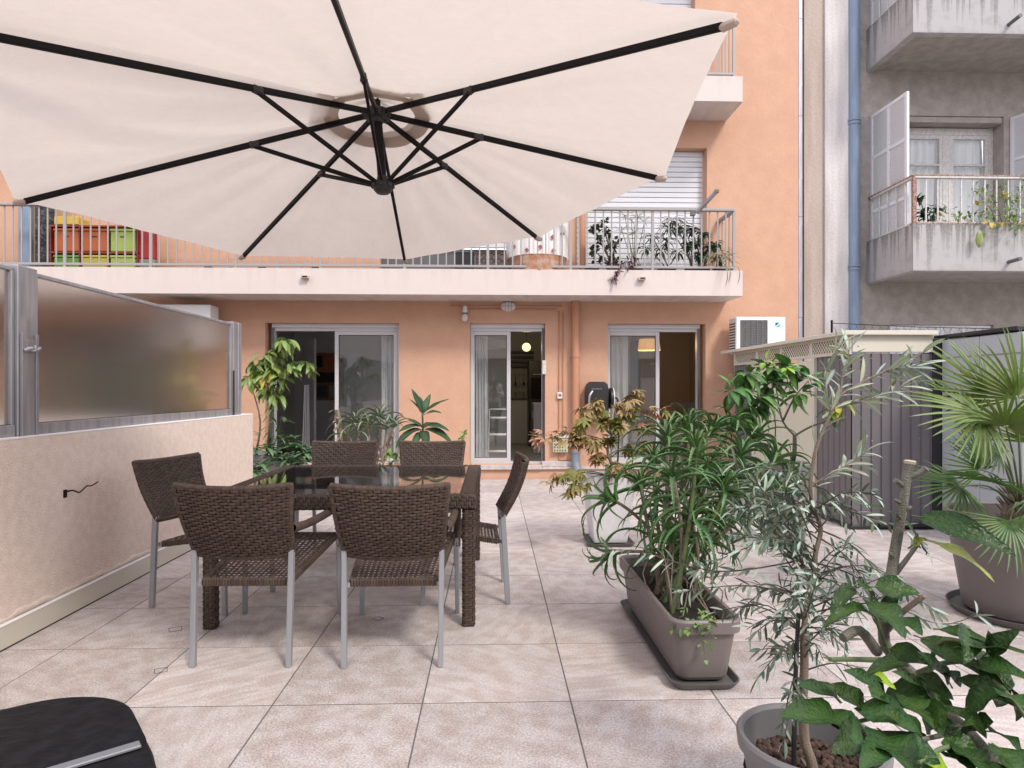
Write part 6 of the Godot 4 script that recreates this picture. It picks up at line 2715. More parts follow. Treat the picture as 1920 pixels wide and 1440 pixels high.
func plant_palm() -> void:
	var O := Vector3(2.97, .505, -3.59)
	var t := thing("fan_palm", "dwarf fan palm with spiky green fans in the large taupe pot", "palm", O)
	var s := mb()
	lathe(s, [Vector2(.09, -.03), Vector2(.10, .06), Vector2(.07, .16), Vector2(.03, .22), Vector2(.001, .23)], 12, Vector3(0, 0, .02))
	obj("fibre_trunk", s, M.bark, t)
	for i in 40:
		var a := rnd(0, TAU)
		var y := rnd(0, .18)
		s = mb()
		tube(s, [Vector3(cos(a) * .08, y, sin(a) * .08 + .02), Vector3(cos(a) * .12, y + .05, sin(a) * .12 + .02)], .006, .002, 5)
		obj("fibre", s, M.bark, t)
	var fans := []
	for i in 4:
		fans.append(fan(.40, 1.75, Color(.115, .175, .034)))
	for i in 3:
		fans.append(fan(.30, 1.9, Color(.075, .145, .036)))
	for q in [
		[Vector3(2.561, 1.131, -3.35), Vector3(-1, .06, .1), Vector3(.1, .75, .75), 0], [Vector3(2.717, 1.23, -3.5), Vector3(-.75, .75, 0), Vector3(.3, .3, 1), 1], [Vector3(2.835, 1.222, -3.45), Vector3(-.1, 1, .1), Vector3(.1, .1, 1), 2], [Vector3(2.525, 0.741, -3.45), Vector3(-1, -.02, .2), Vector3(.1, .8, .6), 4], [Vector3(2.784, 0.808, -3.65), Vector3(-.35, .85, .1), Vector3(.2, .4, 1), 5],
		[Vector3(2.597, 0.601, -3.2), Vector3(0, -.75, .55), Vector3(0, .65, .8), 6], [Vector3(2.658, 1.072, -3.3), Vector3(.1, .5, .7), Vector3(.2, 1, -.1), 3], [Vector3(2.998, 1.179, -3.45), Vector3(.9, .5, 0), Vector3(-.2, .6, 1), 0], [Vector3(3.028, 0.895, -3.4), Vector3(1, .05, .2), Vector3(.1, .8, .6), 1], [Vector3(2.825, 0.712, -3.3), Vector3(.6, -.3, .6), Vector3(.2, .8, .5), 4],
		[Vector3(3.204, 0.947, -3.8), Vector3(.3, .8, -.4), Vector3(0, .5, 1), 2], [Vector3(2.976, 0.883, -3.75), Vector3(-.6, .3, -.5), Vector3(0, 1, .4), 5], [Vector3(2.59, 0.782, -3.3), Vector3(-.55, .25, .6), Vector3(0, 1, .3), 6]]:
		var h: Vector3 = q[0] - O
		var a := Vector3(h.x * .12, .12, h.z * .12 + .02)
		s = mb()
		tube(s, curve([a, a.lerp(h, .5) + Vector3(0, .05, 0), h], 4), .007, .004, 6)
		obj("petiole", s, M.green_stem, t)
		put("frond", fans[q[3]], M.leaf, t, aim(h, q[1], q[2]))


func plant_shrub() -> void:
	var O := Vector3(2.37, .63, -5.2)
	var t := thing("citrus_shrub", "citrus shrub with light green leaves in front of the shed door", "shrub", O)
	var trunk := stem(t, "trunk", [Vector3(), Vector3(2.386, 0.717, -5.1) - O, Vector3(2.254, 0.92, -4.8) - O], .02, .014, M.grey_bark, 9)
	var paths := [
		[Vector3(2.254, 0.92, -4.8), Vector3(2.142, 1.03, -4.75), Vector3(2.08, 1.208, -4.7), Vector3(2.057, 1.383, -4.7)], [Vector3(2.254, 0.92, -4.8), Vector3(2.35, 0.99, -4.75), Vector3(2.457, 1.054, -4.65), Vector3(2.528, 1.144, -4.6)], [Vector3(2.357, 0.661, -5.15), Vector3(2.113, 0.789, -4.8), Vector3(2.035, 1.074, -4.65), Vector3(1.909, 1.228, -4.6)], [Vector3(2.142, 1.03, -4.75), Vector3(2.183, 1.208, -4.65), Vector3(2.256, 1.323, -4.6)], [Vector3(2.08, 1.149, -4.7), Vector3(1.869, 1.247, -4.55), Vector3(1.687, 1.273, -4.45)]]
	var green := leaf_set("ovate", 10, Vector2(.12, .19), Vector2(.048, .068), Vector2(.4, 1.2), .25, Color(.07, .15, .045), .3, 7, .1, 1.5)
	var pale := leaf_set("ovate", 4, Vector2(.05, .09), Vector2(.035, .05), Vector2(.2, .6), .25, Color(.26, .38, .05), .2, 6)
	var yellow := leaf_set("ovate", 3, Vector2(.10, .14), Vector2(.04, .05), Vector2(.9, 1.5), .25, Color(.33, .30, .04), .2, 6)
	for q in paths:
		var pts := []
		for p in q:
			pts.append(p - O)
		stem(t, "branch", pts, .009, .003, M.grey_bark, 7)
	for q in [[Vector3(1.773, 1.378, -4.5), 12, 0], [Vector3(1.988, 1.42, -4.65), 12, 0], [Vector3(2.144, 1.413, -4.65), 11, 0], [Vector3(1.672, 1.259, -4.45), 13, 0], [Vector3(1.811, 1.147, -4.5), 11, 0], [Vector3(1.99, 1.297, -4.6), 12, 0], [Vector3(2.198, 1.243, -4.6), 7, 0], [Vector3(1.847, 1.211, -4.45), 9, 0], [Vector3(2.256, 1.335, -4.6), 8, 0], [Vector3(2.489, 1.151, -4.6), 9, 2], [Vector3(2.431, 1.113, -4.6), 6, 1], [Vector3(1.724, 1.064, -4.45), 6, 0], [Vector3(2.082, 1.438, -4.6), 6, 1], [Vector3(1.951, 1.472, -4.6), 4, 1]]:
		var c: Vector3 = q[0] - O
		for i in int(q[1] * 1.7):
			var d := rdir()
			d.y = d.y * .6 - .1
			var set_: Array = green if q[2] == 0 else (pale if q[2] == 1 else (yellow if i % 2 == 0 else green))
			put("leaf", pick(set_), M.leaf_gloss if q[2] == 0 else M.leaf, t, aim(c + d * .03, d, Vector3.UP + rdir() * .4))
		s_twig(t, c, O)


func s_twig(t: Node3D, c: Vector3, _o: Vector3) -> void:
	var s := mb()
	tube(s, [c, c + Vector3(.05, -.12, -.05)], .002, .004, 5)
	obj("twig", s, M.green_stem, t)


func plant_left_group() -> void:
	# tall shrub with hanging leaves by the left window
	var O := Vector3(-2.42, .515, -7.35)
	var t := thing("pepper_shrub", "tall shrub with hanging yellow green leaves by the left window", "shrub", O)
	var hang := leaf_set("lance", 8, Vector2(.13, .21), Vector2(.042, .06), Vector2(.5, 1.2), .3, Color(.17, .24, .065), .35, 6)
	var yel := leaf_set("lance", 4, Vector2(.13, .19), Vector2(.045, .06), Vector2(.6, 1.2), .3, Color(.42, .36, .03), .2, 6)
	for q in [[Vector3(-2.498, 0.529, -7.3), Vector3(-2.451, 1.09, -7.3), Vector3(-2.509, 1.445, -7.3), Vector3(-2.381, 1.71, -7.3)], [Vector3(-2.468, 0.559, -7.3), Vector3(-2.428, 1.031, -7.3), Vector3(-2.381, 1.297, -7.3), Vector3(-2.132, 1.502, -7.25)], [Vector3(-2.626, 0.5, -7.3), Vector3(-2.568, 0.913, -7.3), Vector3(-2.673, 1.326, -7.3)]]:
		var pts := []
		for p in q:
			pts.append(p - O)
		stem(t, "stem", pts, .014, .005, M.grey_bark, 7)
	for q in [[Vector3(-2.277, 1.796, -7.25), 10, 0], [Vector3(-2.392, 1.71, -7.3), 11, 0], [Vector3(-2.498, 1.633, -7.3), 10, 0], [Vector3(-2.603, 1.563, -7.3), 9, 0], [Vector3(-2.204, 1.501, -7.2), 7, 0], [Vector3(-2.031, 1.524, -7.2), 6, 0], [Vector3(-2.41, 1.504, -7.3), 10, 0], [Vector3(-2.51, 1.467, -7.25), 6, 1], [Vector3(-2.661, 1.433, -7.3), 8, 0], [Vector3(-2.352, 1.374, -7.3), 8, 0], [Vector3(-2.486, 1.297, -7.3), 9, 0], [Vector3(-2.644, 1.356, -7.3), 3, 1], [Vector3(-2.381, 1.208, -7.3), 8, 0]]:
		var c: Vector3 = q[0] - O
		for i in int(q[1] * 2.3):
			var d := rdir()
			d.y = -absf(d.y) * .8 - .15 + (.5 if rng.randf() < .25 else 0.0)
			put("leaf", pick(yel if q[2] == 1 and i < 3 else hang), M.leaf, t, aim(c + rdir() * .05, d, Vector3.UP + rdir() * .5))
	# the neighbour's shrub, a green blur at the right end of the frosted glass
	var N := Vector3(-2.95, 0, -6.45)
	t = thing("neighbour_shrub", "green shrub blurred behind the right end of the frosted glass screen", "shrub", N)
	for q in [Vector3(0, 1.42, 0), Vector3(.1, 1.25, .1), Vector3(-.05, 1.6, .05), Vector3(.12, 1.12, .15)]:
		stem(t, "stem", [Vector3(), q * Vector3(.4, .6, .4), q], .012, .005, M.grey_bark, 6)
		for i in 12:
			put("leaf", pick(hang), M.leaf, t, aim(q + rdir() * .06, rdir(), Vector3.UP + rdir() * .5))
	# slim stems with narrow leaves
	t = thing("slender_shrub", "slender shrub with fine narrow leaves on thin dark stems beside the pink wall", "shrub", O + Vector3(-.12, 0, .05))
	var narrow := leaf_set("lance", 6, Vector2(.16, .26), Vector2(.016, .026), Vector2(.3, .9), .2, Color(.07, .12, .045), .3, 5)
	var Q := O + Vector3(-.12, 0, .05)
	for q in [[Vector3(-2.481, 0.505, -7.25), Vector3(-2.435, 0.86, -7.2), Vector3(-2.394, 1.081, -7.2)], [Vector3(-2.538, 0.476, -7.25), Vector3(-2.599, 0.694, -7.1), Vector3(-2.608, 0.843, -7)], [Vector3(-2.451, 0.505, -7.25), Vector3(-2.337, 0.801, -7.2), Vector3(-2.286, 0.978, -7.15)]]:
		var pts := []
		for p in q:
			pts.append(p - Q)
		var c := stem(t, "stem", pts, .006, .003, M.grey_bark, 6)
		for i in 22:
			var r := along(c, .25 + .75 * i / 22.0)
			var a := rnd(0, TAU)
			put("leaf", pick(narrow), M.leaf_dull, t, aim(r[0], Vector3(cos(a), rnd(-.25, .35), sin(a)), Vector3.UP))
	# dark whorled undergrowth
	t = thing("low_shrub", "low dark green shrub with whorled leaves filling the grey planter", "shrub", O + Vector3(.1, 0, .05))
	Q = O + Vector3(.1, 0, .05)
	var whorl := leaf_set("lance", 8, Vector2(.15, .23), Vector2(.042, .058), Vector2(.3, .9), .25, Color(.075, .14, .065), .3, 6)
	for q in [Vector3(-2.29, 0.626, -7.2), Vector3(-2.148, 0.642, -7.15), Vector3(-2.031, 0.577, -7.1), Vector3(-2.186, 0.514, -7.05), Vector3(-2.316, 0.532, -7.1), Vector3(-2.058, 0.462, -7), Vector3(-1.96, 0.513, -7.05), Vector3(-2.446, 0.643, -7.15), Vector3(-2.234, 0.735, -7.3), Vector3(-2.471, 0.449, -6.75), Vector3(-2.533, 0.401, -6.7), Vector3(-2.408, 0.486, -6.8), Vector3(-2.031, 0.637, -7.2)]:
		var c: Vector3 = q - Q
		stem(t, "stem", [Vector3(clampf(c.x, -.25, .15), 0, clampf(c.z, -.15, .1)), c * .6 + Vector3(0, .05, 0), c], .005, .003, M.grey_bark, 5, 3)
		for i in 17:
			var a := i * 2.4
			put("leaf", pick(whorl), M.leaf, t, aim(c - Vector3(0, .03 * (i % 3), 0), Vector3(cos(a), rnd(-.1, .7), sin(a)), Vector3.UP))
	# spiky aloes on scaly stems
	O = Vector3(-1.47, .32, -7.55)
	t = thing("stemmed_aloe", "aloes on bare scaly stems in front of the left window pane", "aloe", O)
	var blade := []
	for i in 6:
		blade.append(aloe_leaf(rnd(.28, .42), rnd(.03, .04), rnd(1.0, 2.4), shade(Color(.17, .23, .16), .25)))
	var spill := mb(true)
	var count := [0]
	for q in [[Vector3(-1.287, 0.951, -7.5), .02, 15], [Vector3(-1.402, 0.865, -7.4), .016, 13], [Vector3(-1.554, 0.89, -7.5), .016, 13], [Vector3(-1.145, 0.853, -7.6), .016, 13], [Vector3(-1.611, 0.775, -7.4), .013, 9], [Vector3(-1.184, 0.849, -7.35), .014, 9]]:
		var p: Vector3 = q[0] - O
		var f := Vector3(clampf(p.x * .7, -.17, .17), 0, clampf(p.z * .6, -.12, .12))
		var c := stem(t, "stem", [f, f.lerp(p, .5) + Vector3(.02, 0, 0), p], q[1], q[1] * .9, M.bark, 8)
		rosette(t, spill, blade, p, Vector3.UP, q[2], 1.45, count, 200, M.leaf_dull)
		for i in 14: # dry leaf bases on the stem
			var r := along(c, rnd(.1, .95))
			var a := rnd(0, TAU)
			var s := mb(true)
			leaf_into(s, aim(r[0], Vector3(cos(a), rnd(-.9, .2), sin(a))), "lance", rnd(.04, .08), .03, .8, .2, shade(Color(.27, .20, .14), .3), 4)
			obj("dry_leaf", s, M.leaf_dull, t)
	var c9 := stem(t, "bare_stem", [Vector3(-1.7, 0.367, -7.4) - O, Vector3(-1.712, 0.727, -7.4) - O, Vector3(-1.748, 1.039, -7.4) - O], .035, .03, M.bark, 9)
	for i in 26:
		var r := along(c9, rnd(.05, 1.0))
		var a := rnd(0, TAU)
		var s := mb(true)
		leaf_into(s, aim(r[0] + Vector3(cos(a), 0, sin(a)) * .03, Vector3(cos(a), rnd(-.6, .6), sin(a))), "lance", rnd(.05, .10), .04, .8, .2, shade(Color(.25, .19, .14), .35), 4)
		obj("dry_leaf", s, M.leaf_dull, t)
	# broad-leaved plant behind the table
	O = Vector3(-.86, .30, -6.1)
	t = thing("loquat_plant", "broad-leaved plant with large dark ribbed leaves behind the table", "plant", O)
	stem(t, "stem", [Vector3(), Vector3(-0.626, 0.582, -6) - O, Vector3(-0.631, 0.869, -5.95) - O, Vector3(-0.63, 1.055, -5.9) - O], .014, .008, M.bark, 8)
	var gg := Color(.022, .055, .030)
	for q in [[Vector3(-0.63, 1.046, -5.9), Vector3(-0.71, 1.267, -5.85), .085, .2], [Vector3(-0.63, 1.041, -5.9), Vector3(-0.718, 1.182, -5.8), .075, .3], [Vector3(-0.626, 1.041, -5.9), Vector3(-0.568, 1.228, -5.95), .09, .3], [Vector3(-0.626, 1.046, -5.9), Vector3(-0.406, 1.19, -5.85), .07, .5], [Vector3(-0.621, 1.031, -5.9), Vector3(-0.474, 1.07, -5.75), .08, .7], [Vector3(-0.63, 1.046, -5.9), Vector3(-0.665, 1.209, -5.95), .08, .3],
			[Vector3(-0.632, 0.929, -5.92), Vector3(-0.801, 0.902, -5.75), .10, .9], [Vector3(-0.628, 0.929, -5.92), Vector3(-0.409, 0.91, -5.75), .10, .9], [Vector3(-0.632, 0.9, -5.92), Vector3(-0.805, 0.77, -5.65), .11, 1.3], [Vector3(-0.628, 0.9, -5.92), Vector3(-0.377, 0.765, -5.7), .11, 1.4], [Vector3(-0.628, 0.891, -5.92), Vector3(-0.571, 0.737, -5.6), .11, 1.2], [Vector3(-0.632, 0.92, -5.92), Vector3(-0.748, 1, -5.85), .09, .5], [Vector3(-0.628, 0.871, -5.92), Vector3(-0.677, 0.751, -5.65), .10, 1.2], [Vector3(-0.628, 0.91, -5.92), Vector3(-0.523, 0.969, -6.1), .09, .6]]:
		var a: Vector3 = q[0] - O
		var b: Vector3 = q[1] - O
		var col := shade(gg, .3)
		var s := mb(true)
		leaf_into(s, Transform3D(), "blade" if false else "lance", a.distance_to(b) * 1.05, q[2] * .8, q[3], .3, col, 9, .10, Color(col.r * 2.6, col.g * 2.0, col.b * 1.6, 1))
		put("leaf", done(s), M.leaf_gloss, t, aim(a, (b - a).normalized() + Vector3(0, float(q[3]) * .45, 0), Vector3(0, 1, .5)))
	O = Vector3(-.46, .20, -6.8)
	t = thing("young_sprout", "bright green young sprout at the left foot of the middle door", "plant", O)
	var fresh := leaf_set("ovate", 5, Vector2(.05, .09), Vector2(.035, .05), Vector2(.3, .8), .25, Color(.17, .30, .06), .25, 5)
	for q in [Vector3(-0.313, 0.775, -6.7), Vector3(-0.359, 0.672, -6.75), Vector3(-0.428, 0.602, -6.8), Vector3(-0.282, 0.815, -6.75)]:
		var c: Vector3 = q - O
		stem(t, "stem", [Vector3(), c * .6 + Vector3(.02, 0, 0), c], .004, .002, M.green_stem, 5, 3)
		for i in 7:
			put("leaf", pick(fresh), M.leaf, t, aim(c, rdir() + Vector3(0, .2, 0)))
	O = Vector3(-1.0, .34, -6.15)
	t = thing("trailing_sprouts", "light green sprouts between the aloes and the broad-leaved plant", "plant", O)
	for q in [Vector3(-0.914, 0.662, -6.2), Vector3(-0.934, 0.582, -6.1), Vector3(-0.85, 0.612, -6.1), Vector3(-0.884, 0.722, -6.2), Vector3(-0.974, 0.662, -6.2), Vector3(-0.81, 0.671, -6.1)]:
		var c: Vector3 = q - O
		stem(t, "stem", [Vector3(.05, 0, 0), c * .6 + Vector3(.02, 0, 0), c], .004, .002, M.green_stem, 5, 3)
		for i in 8:
			put("leaf", pick(fresh), M.leaf, t, aim(c, rdir() + Vector3(0, .2, 0)))


func small_pot(at: Vector3, r: float, h: float, label: String) -> void:
	round_pot("balcony_pot", label, at, r, r * .8, h, M.dark_pot, h - .03)


func plant_balcony() -> void:
	var y := 2.717
	var D := -8.92
	# jade plant
	small_pot(Vector3(1.37, y, D), .10, .22, "small dark balcony pot under the round-leaved jade plant")
	small_pot(Vector3(1.66, y, D), .11, .26, "dark balcony pot between the jade plant and the papyrus")
	var O := Vector3(1.66, y + .23, D)
	var t := thing("jade_plant", "dark jade plant with round leaves on the balcony", "plant", O)
	var round_ := leaf_set("ovate", 5, Vector2(.05, .07), Vector2(.045, .06), Vector2(.1, .4), .15, Color(.025, .045, .02), .3, 4)
	for q in [Vector3(1.526, 3.535, -8.9), Vector3(1.401, 3.446, -8.9), Vector3(1.488, 3.304, -8.85), Vector3(1.371, 3.172, -8.85), Vector3(1.612, 3.159, -8.85), Vector3(1.673, 3.28, -8.9), Vector3(1.584, 3.389, -8.9), Vector3(1.444, 3.049, -8.85), Vector3(1.649, 3.014, -8.85)]:
		var c: Vector3 = q - O
		stem(t, "stem", [Vector3(rnd(-.05, .05), 0, 0), c * .5, c], .014, .007, M.bark, 6, 3)
		for i in 22:
			put("leaf", pick(round_), M.leaf_gloss, t, aim(c + rdir() * .06, rdir() + Vector3(0, .4, 0), rdir()))
	# papyrus
	small_pot(Vector3(1.95, y, D), .12, .22, "dark balcony pot with the tall papyrus stalks")
	O = Vector3(1.95, y + .19, D)
	t = thing("papyrus_plant", "papyrus with thin upright stalks on the balcony", "plant", O)
	var thin := leaf_set("blade", 5, Vector2(.14, .22), Vector2(.007, .011), Vector2(.3, .9), .2, Color(.07, .12, .05), .3, 4)
	for q in [Vector3(1.82, 3.647, -8.9), Vector3(1.908, 3.596, -8.9), Vector3(1.985, 3.613, -8.85), Vector3(2.085, 3.568, -8.9), Vector3(1.853, 3.379, -8.85), Vector3(1.952, 3.428, -8.9), Vector3(1.776, 3.449, -8.9)]:
		var c: Vector3 = q - O
		stem(t, "stalk", [Vector3(rnd(-.05, .05), 0, rnd(-.04, .04)), c * .6, c], .006, .004, M.green_stem, 5, 3)
		for i in 13:
			var a := i * 2.4
			put("leaf", pick(thin), M.leaf_dull, t, aim(c, Vector3(cos(a), rnd(.0, .7), sin(a))))
	# purple trailing plant over the edge
	O = Vector3(2.0, y + .2, -8.72)
	t = thing("purple_trailer", "purple trailing plant hanging between the balcony bars", "plant", O)
	var purple := leaf_set("lance", 5, Vector2(.08, .14), Vector2(.022, .034), Vector2(.3, 1.0), .25, Color(.075, .022, .045), .35, 5)
	for q in [Vector3(1.617, 2.98, -8.68), Vector3(1.72, 2.948, -8.66), Vector3(1.814, 2.977, -8.66), Vector3(1.904, 3.01, -8.68), Vector3(1.659, 2.837, -8.6), Vector3(1.819, 2.899, -8.62), Vector3(1.614, 2.751, -8.59)]:
		var c: Vector3 = q - O
		stem(t, "stem", [Vector3(), c * .5 + Vector3(0, .04, 0), c], .005, .003, M.bark, 5, 3)
		for i in 10:
			put("leaf", pick(purple), M.leaf, t, aim(c, rdir() + Vector3(0, -.1, .2)))
	# dark long-leaved plants
	var k := 0
	for q in [[Vector3(2.40, y, D), [Vector3(2.188, 3.393, -8.9), Vector3(2.395, 3.336, -8.9), Vector3(2.293, 3.2, -8.85), Vector3(2.102, 3.22, -8.85), Vector3(2.528, 3.165, -8.85)], Color(.022, .045, .03), Vector2(.16, .26), Vector2(.018, .026), "dark oleander with drooping narrow leaves on the balcony", "oleander_plant", "long dark trough under the balcony oleander"],
			[Vector3(2.78, y, D), [Vector3(2.484, 3.615, -8.9), Vector3(2.58, 3.543, -8.9), Vector3(2.432, 3.505, -8.9), Vector3(2.654, 3.485, -8.9)], Color(.03, .055, .035), Vector2(.18, .28), Vector2(.02, .03), "tall drooping-leaved plant rising above the balcony oleander", "dracaena_plant", "dark trough under the tall drooping balcony plant"],
			[Vector3(2.86, y, D + .04), [Vector3(2.734, 3.458, -8.85), Vector3(2.882, 3.401, -8.85), Vector3(2.77, 3.286, -8.8), Vector3(2.939, 3.215, -8.8), Vector3(2.66, 3.264, -8.8), Vector3(3.027, 3.266, -8.8), Vector3(2.815, 3.116, -8.78)], Color(.045, .095, .055), Vector2(.10, .16), Vector2(.04, .055), "umbrella shrub with glossy leaflets near the balcony corner", "umbrella_shrub", "dark pot of the umbrella shrub near the balcony corner"],
			[Vector3(3.10, y, D + .1), [Vector3(3.046, 3.147, -8.75), Vector3(3.087, 3.069, -8.72), Vector3(2.995, 3.06, -8.75)], Color(.09, .12, .06), Vector2(.2, .34), Vector2(.012, .018), "spider plant with long arching blades in the balcony corner", "spider_plant", "dark pot of the spider plant in the balcony corner"]]:
		var r := .13 if k != 3 else .10
		small_pot(q[0], r, .22, q[7])
		O = q[0] + Vector3(0, .19, 0)
		t = thing(q[6], q[5], "plant", O)
		var ls := leaf_set("lance" if k != 3 else "blade", 7, q[3], q[4], Vector2(.6, 1.8), .25, q[2], .35, 6)
		for p in q[1]:
			var c: Vector3 = p - O
			stem(t, "stem", [Vector3(rnd(-.05, .05), 0, rnd(-.03, .03)), c * .5 + Vector3(.02, 0, 0), c], .010, .005, M.bark, 6, 3)
			for i in 24:
				var a := i * 2.4
				put("leaf", pick(ls), M.leaf_gloss if k == 2 else M.leaf_dull, t, aim(c - Vector3(0, .02 * (i % 4), 0), Vector3(cos(a), rnd(.0, .9), sin(a))))
		if k == 3:
			for x in [3.05, 3.10, 3.22]:
				var s := mb(true)
				leaf_into(s, aim(Vector3(x, 2.9, -8.62) - O, Vector3(.1, .5, 1)), "blade", rnd(.35, .5), .014, 3.0, .2, Color(.14, .17, .09), 8)
				obj("leaf", s, M.leaf, t)
		k += 1


func plant_grey_balcony() -> void:
	var O := Vector3(6.9, 3.0, -8.6)
	var t := thing("climbing_vine", "green vine with yellowing leaves on the grey building's balcony rail", "vine", O)
	var ls := leaf_set("ovate", 8, Vector2(.05, .085), Vector2(.024, .036), Vector2(.2, .8), .2, Color(.13, .19, .05), .35, 5)
	var ye := leaf_set("ovate", 4, Vector2(.07, .10), Vector2(.05, .07), Vector2(.2, .8), .2, Color(.45, .30, .04), .2, 5)
	for q in [[Vector3(6.361, 3.837, -8.35), 10], [Vector3(6.501, 3.754, -8.3), 12], [Vector3(6.678, 3.783, -8.3), 12], [Vector3(6.856, 3.736, -8.3), 12], [Vector3(6.394, 3.593, -8.3), 12], [Vector3(6.532, 3.546, -8.25), 13], [Vector3(6.744, 3.513, -8.25), 13], [Vector3(6.254, 3.501, -8.35), 8], [Vector3(6.005, 3.582, -8.4), 7], [Vector3(5.898, 3.497, -8.4), 7], [Vector3(6.422, 3.408, -8.2), 10], [Vector3(6.668, 3.382, -8.2), 12], [Vector3(6.933, 3.926, -8.35), 10], [Vector3(6.148, 3.548, -8.4), 6], [Vector3(6.788, 3.397, -8.2), 10], [Vector3(6.687, 3.974, -8.4), 7]]:
		var c: Vector3 = q[0] - O
		stem(t, "stem", [Vector3(c.x * .6, 0, .1), c * .5 + Vector3(.05, .1, 0), c], .006, .003, M.green_stem, 5, 3)
		for i in int(q[1] * 1.8):
			put("leaf", pick(ye if rng.randf() < .08 else ls), M.leaf, t, aim(c + rdir() * rnd(.02, .16), rdir() + Vector3(0, -.15, .2)))
	O = Vector3(6.02, 3.0, -8.6)
	t = thing("balcony_succulent", "dark leafy pot plant at the corner of the grey building's balcony", "plant", O)
	var dk := leaf_set("ovate", 5, Vector2(.09, .14), Vector2(.05, .07), Vector2(.2, .8), .2, Color(.028, .05, .025), .3, 5)
	for q in [Vector3(5.679, 3.784, -8.5), Vector3(5.751, 3.643, -8.5), Vector3(5.789, 3.559, -8.45), Vector3(5.715, 3.536, -8.5), Vector3(5.859, 3.643, -8.5)]:
		var c: Vector3 = q - O
		stem(t, "stem", [Vector3(), c * .5, c], .012, .006, M.bark, 6, 3)
		for i in 11:
			put("leaf", pick(dk), M.leaf_gloss, t, aim(c + rdir() * .05, rdir() + Vector3(0, .2, 0)))
	var g := Vector3(6.254, 3.201, -8.2)
	t = thing("hanging_gourd", "pale green gourd hanging in front of the grey concrete balcony", "gourd", g)
	var s := mb(true)
	s.set_color(Color(.30, .36, .12))
	lathe_soft(s, [Vector2(.001, -.115), Vector2(.018, -.10), Vector2(.034, -.06), Vector2(.042, -.01), Vector2(.036, .05), Vector2(.02, .09), Vector2(.006, .11), Vector2(.001, .112)], 14)
	obj("fruit", s, M.leaf_dull, t)
	s = mb()
	tube(s, [Vector3(0, .105, 0), Vector3(.01, .2, -.02), Vector3(.03, .3, -.04)], .004, .003, 5)
	obj("stalk", s, M.green_stem, t)


# ---------------------------------------------------------------- the photographer, seen only as a reflection in the door pane
func capsule_field(bones: Array, lo: Vector3, hi: Vector3, cell: float, k: float, s: SurfaceTool) -> void:
	# bones: [a, b, ra, rb, colour]; their smooth union meshed as surface nets
	var nx := int((hi.x - lo.x) / cell) + 2
	var ny := int((hi.y - lo.y) / cell) + 2
	var nz := int((hi.z - lo.z) / cell) + 2
	var f := PackedFloat32Array()
	f.resize(nx * ny * nz)
	f.fill(1.0)
	var who := PackedInt32Array()
	who.resize(nx * ny * nz)
	var near := PackedFloat32Array()
	near.resize(nx * ny * nz)
	near.fill(9.0)
	for n in bones.size():
		var a: Vector3 = bones[n][0]
		var b: Vector3 = bones[n][1]
		var ra: float = bones[n][2]
		var rb: float = bones[n][3]
		var m := maxf(ra, rb) + k + cell * 2
		var p0 := ((a.min(b) - Vector3.ONE * m - lo) / cell).floor()
		var p1 := ((a.max(b) + Vector3.ONE * m - lo) / cell).ceil()
		var ab := b - a
		var l2 := maxf(ab.length_squared(), 1e-8)
		for x in range(maxi(0, int(p0.x)), mini(nx, int(p1.x) + 1)):
			for y in range(maxi(0, int(p0.y)), mini(ny, int(p1.y) + 1)):
				for z in range(maxi(0, int(p0.z)), mini(nz, int(p1.z) + 1)):
					var p := lo + Vector3(x, y, z) * cell
					var t := clampf((p - a).dot(ab) / l2, 0, 1)
					var d := p.distance_to(a + ab * t) - lerpf(ra, rb, t)
					var i := (x * ny + y) * nz + z
					if d < near[i]:
						near[i] = d
						who[i] = n
					var h := maxf(k - absf(f[i] - d), 0.0) / k
					f[i] = minf(f[i], d) - h * h * k * .25
	var ids := {}
	var pos := []
	var col := []
	var off := [0, 1, nz, nz + 1, ny * nz, ny * nz + 1, ny * nz + nz, ny * nz + nz + 1]
	var corner := [Vector3(0, 0, 0), Vector3(0, 0, 1), Vector3(0, 1, 0), Vector3(0, 1, 1), Vector3(1, 0, 0), Vector3(1, 0, 1), Vector3(1, 1, 0), Vector3(1, 1, 1)]
	var edges := [[0, 1], [0, 2], [0, 4], [1, 3], [1, 5], [2, 3], [2, 6], [4, 5], [4, 6], [3, 7], [5, 7], [6, 7]]
	for x in nx - 1:
		for y in ny - 1:
			for z in nz - 1:
				var i := (x * ny + y) * nz + z
				var inside := 0
				for o in off:
					if f[i + o] < 0.0:
						inside += 1
				if inside == 0 or inside == 8:
					continue
				var sum := Vector3()
				var n := 0
				for e in edges:
					var fa := f[i + off[e[0]]]
					var fb := f[i + off[e[1]]]
					if (fa < 0.0) != (fb < 0.0):
						sum += corner[e[0]].lerp(corner[e[1]], fa / (fa - fb))
						n += 1
				ids[i] = pos.size()
				pos.append(lo + (Vector3(x, y, z) + sum / n) * cell)
				col.append(bones[who[i]][4])
	smooth(s)
	for i in ids:
		var x: int = i / (ny * nz)
		var y: int = (i / nz) % ny
		var z: int = i % nz
		if x == 0 or y == 0 or z == 0:
			continue
		for q in [[ny * nz, nz, 1], [nz, 1, ny * nz], [1, ny * nz, nz]]:
			var s0 := f[i] < 0.0
			if s0 == (f[i + q[0]] < 0.0):
				continue
			var c := [i, i - q[1], i - q[1] - q[2], i - q[2]]
			var ok := true
			for v in c:
				ok = ok and ids.has(v)
			if not ok:
				continue
			var order := [0, 2, 1, 0, 3, 2] if s0 else [0, 1, 2, 0, 2, 3]
			for v in order:
				s.set_color(col[ids[c[v]]])
				s.add_vertex(pos[ids[c[v]]])


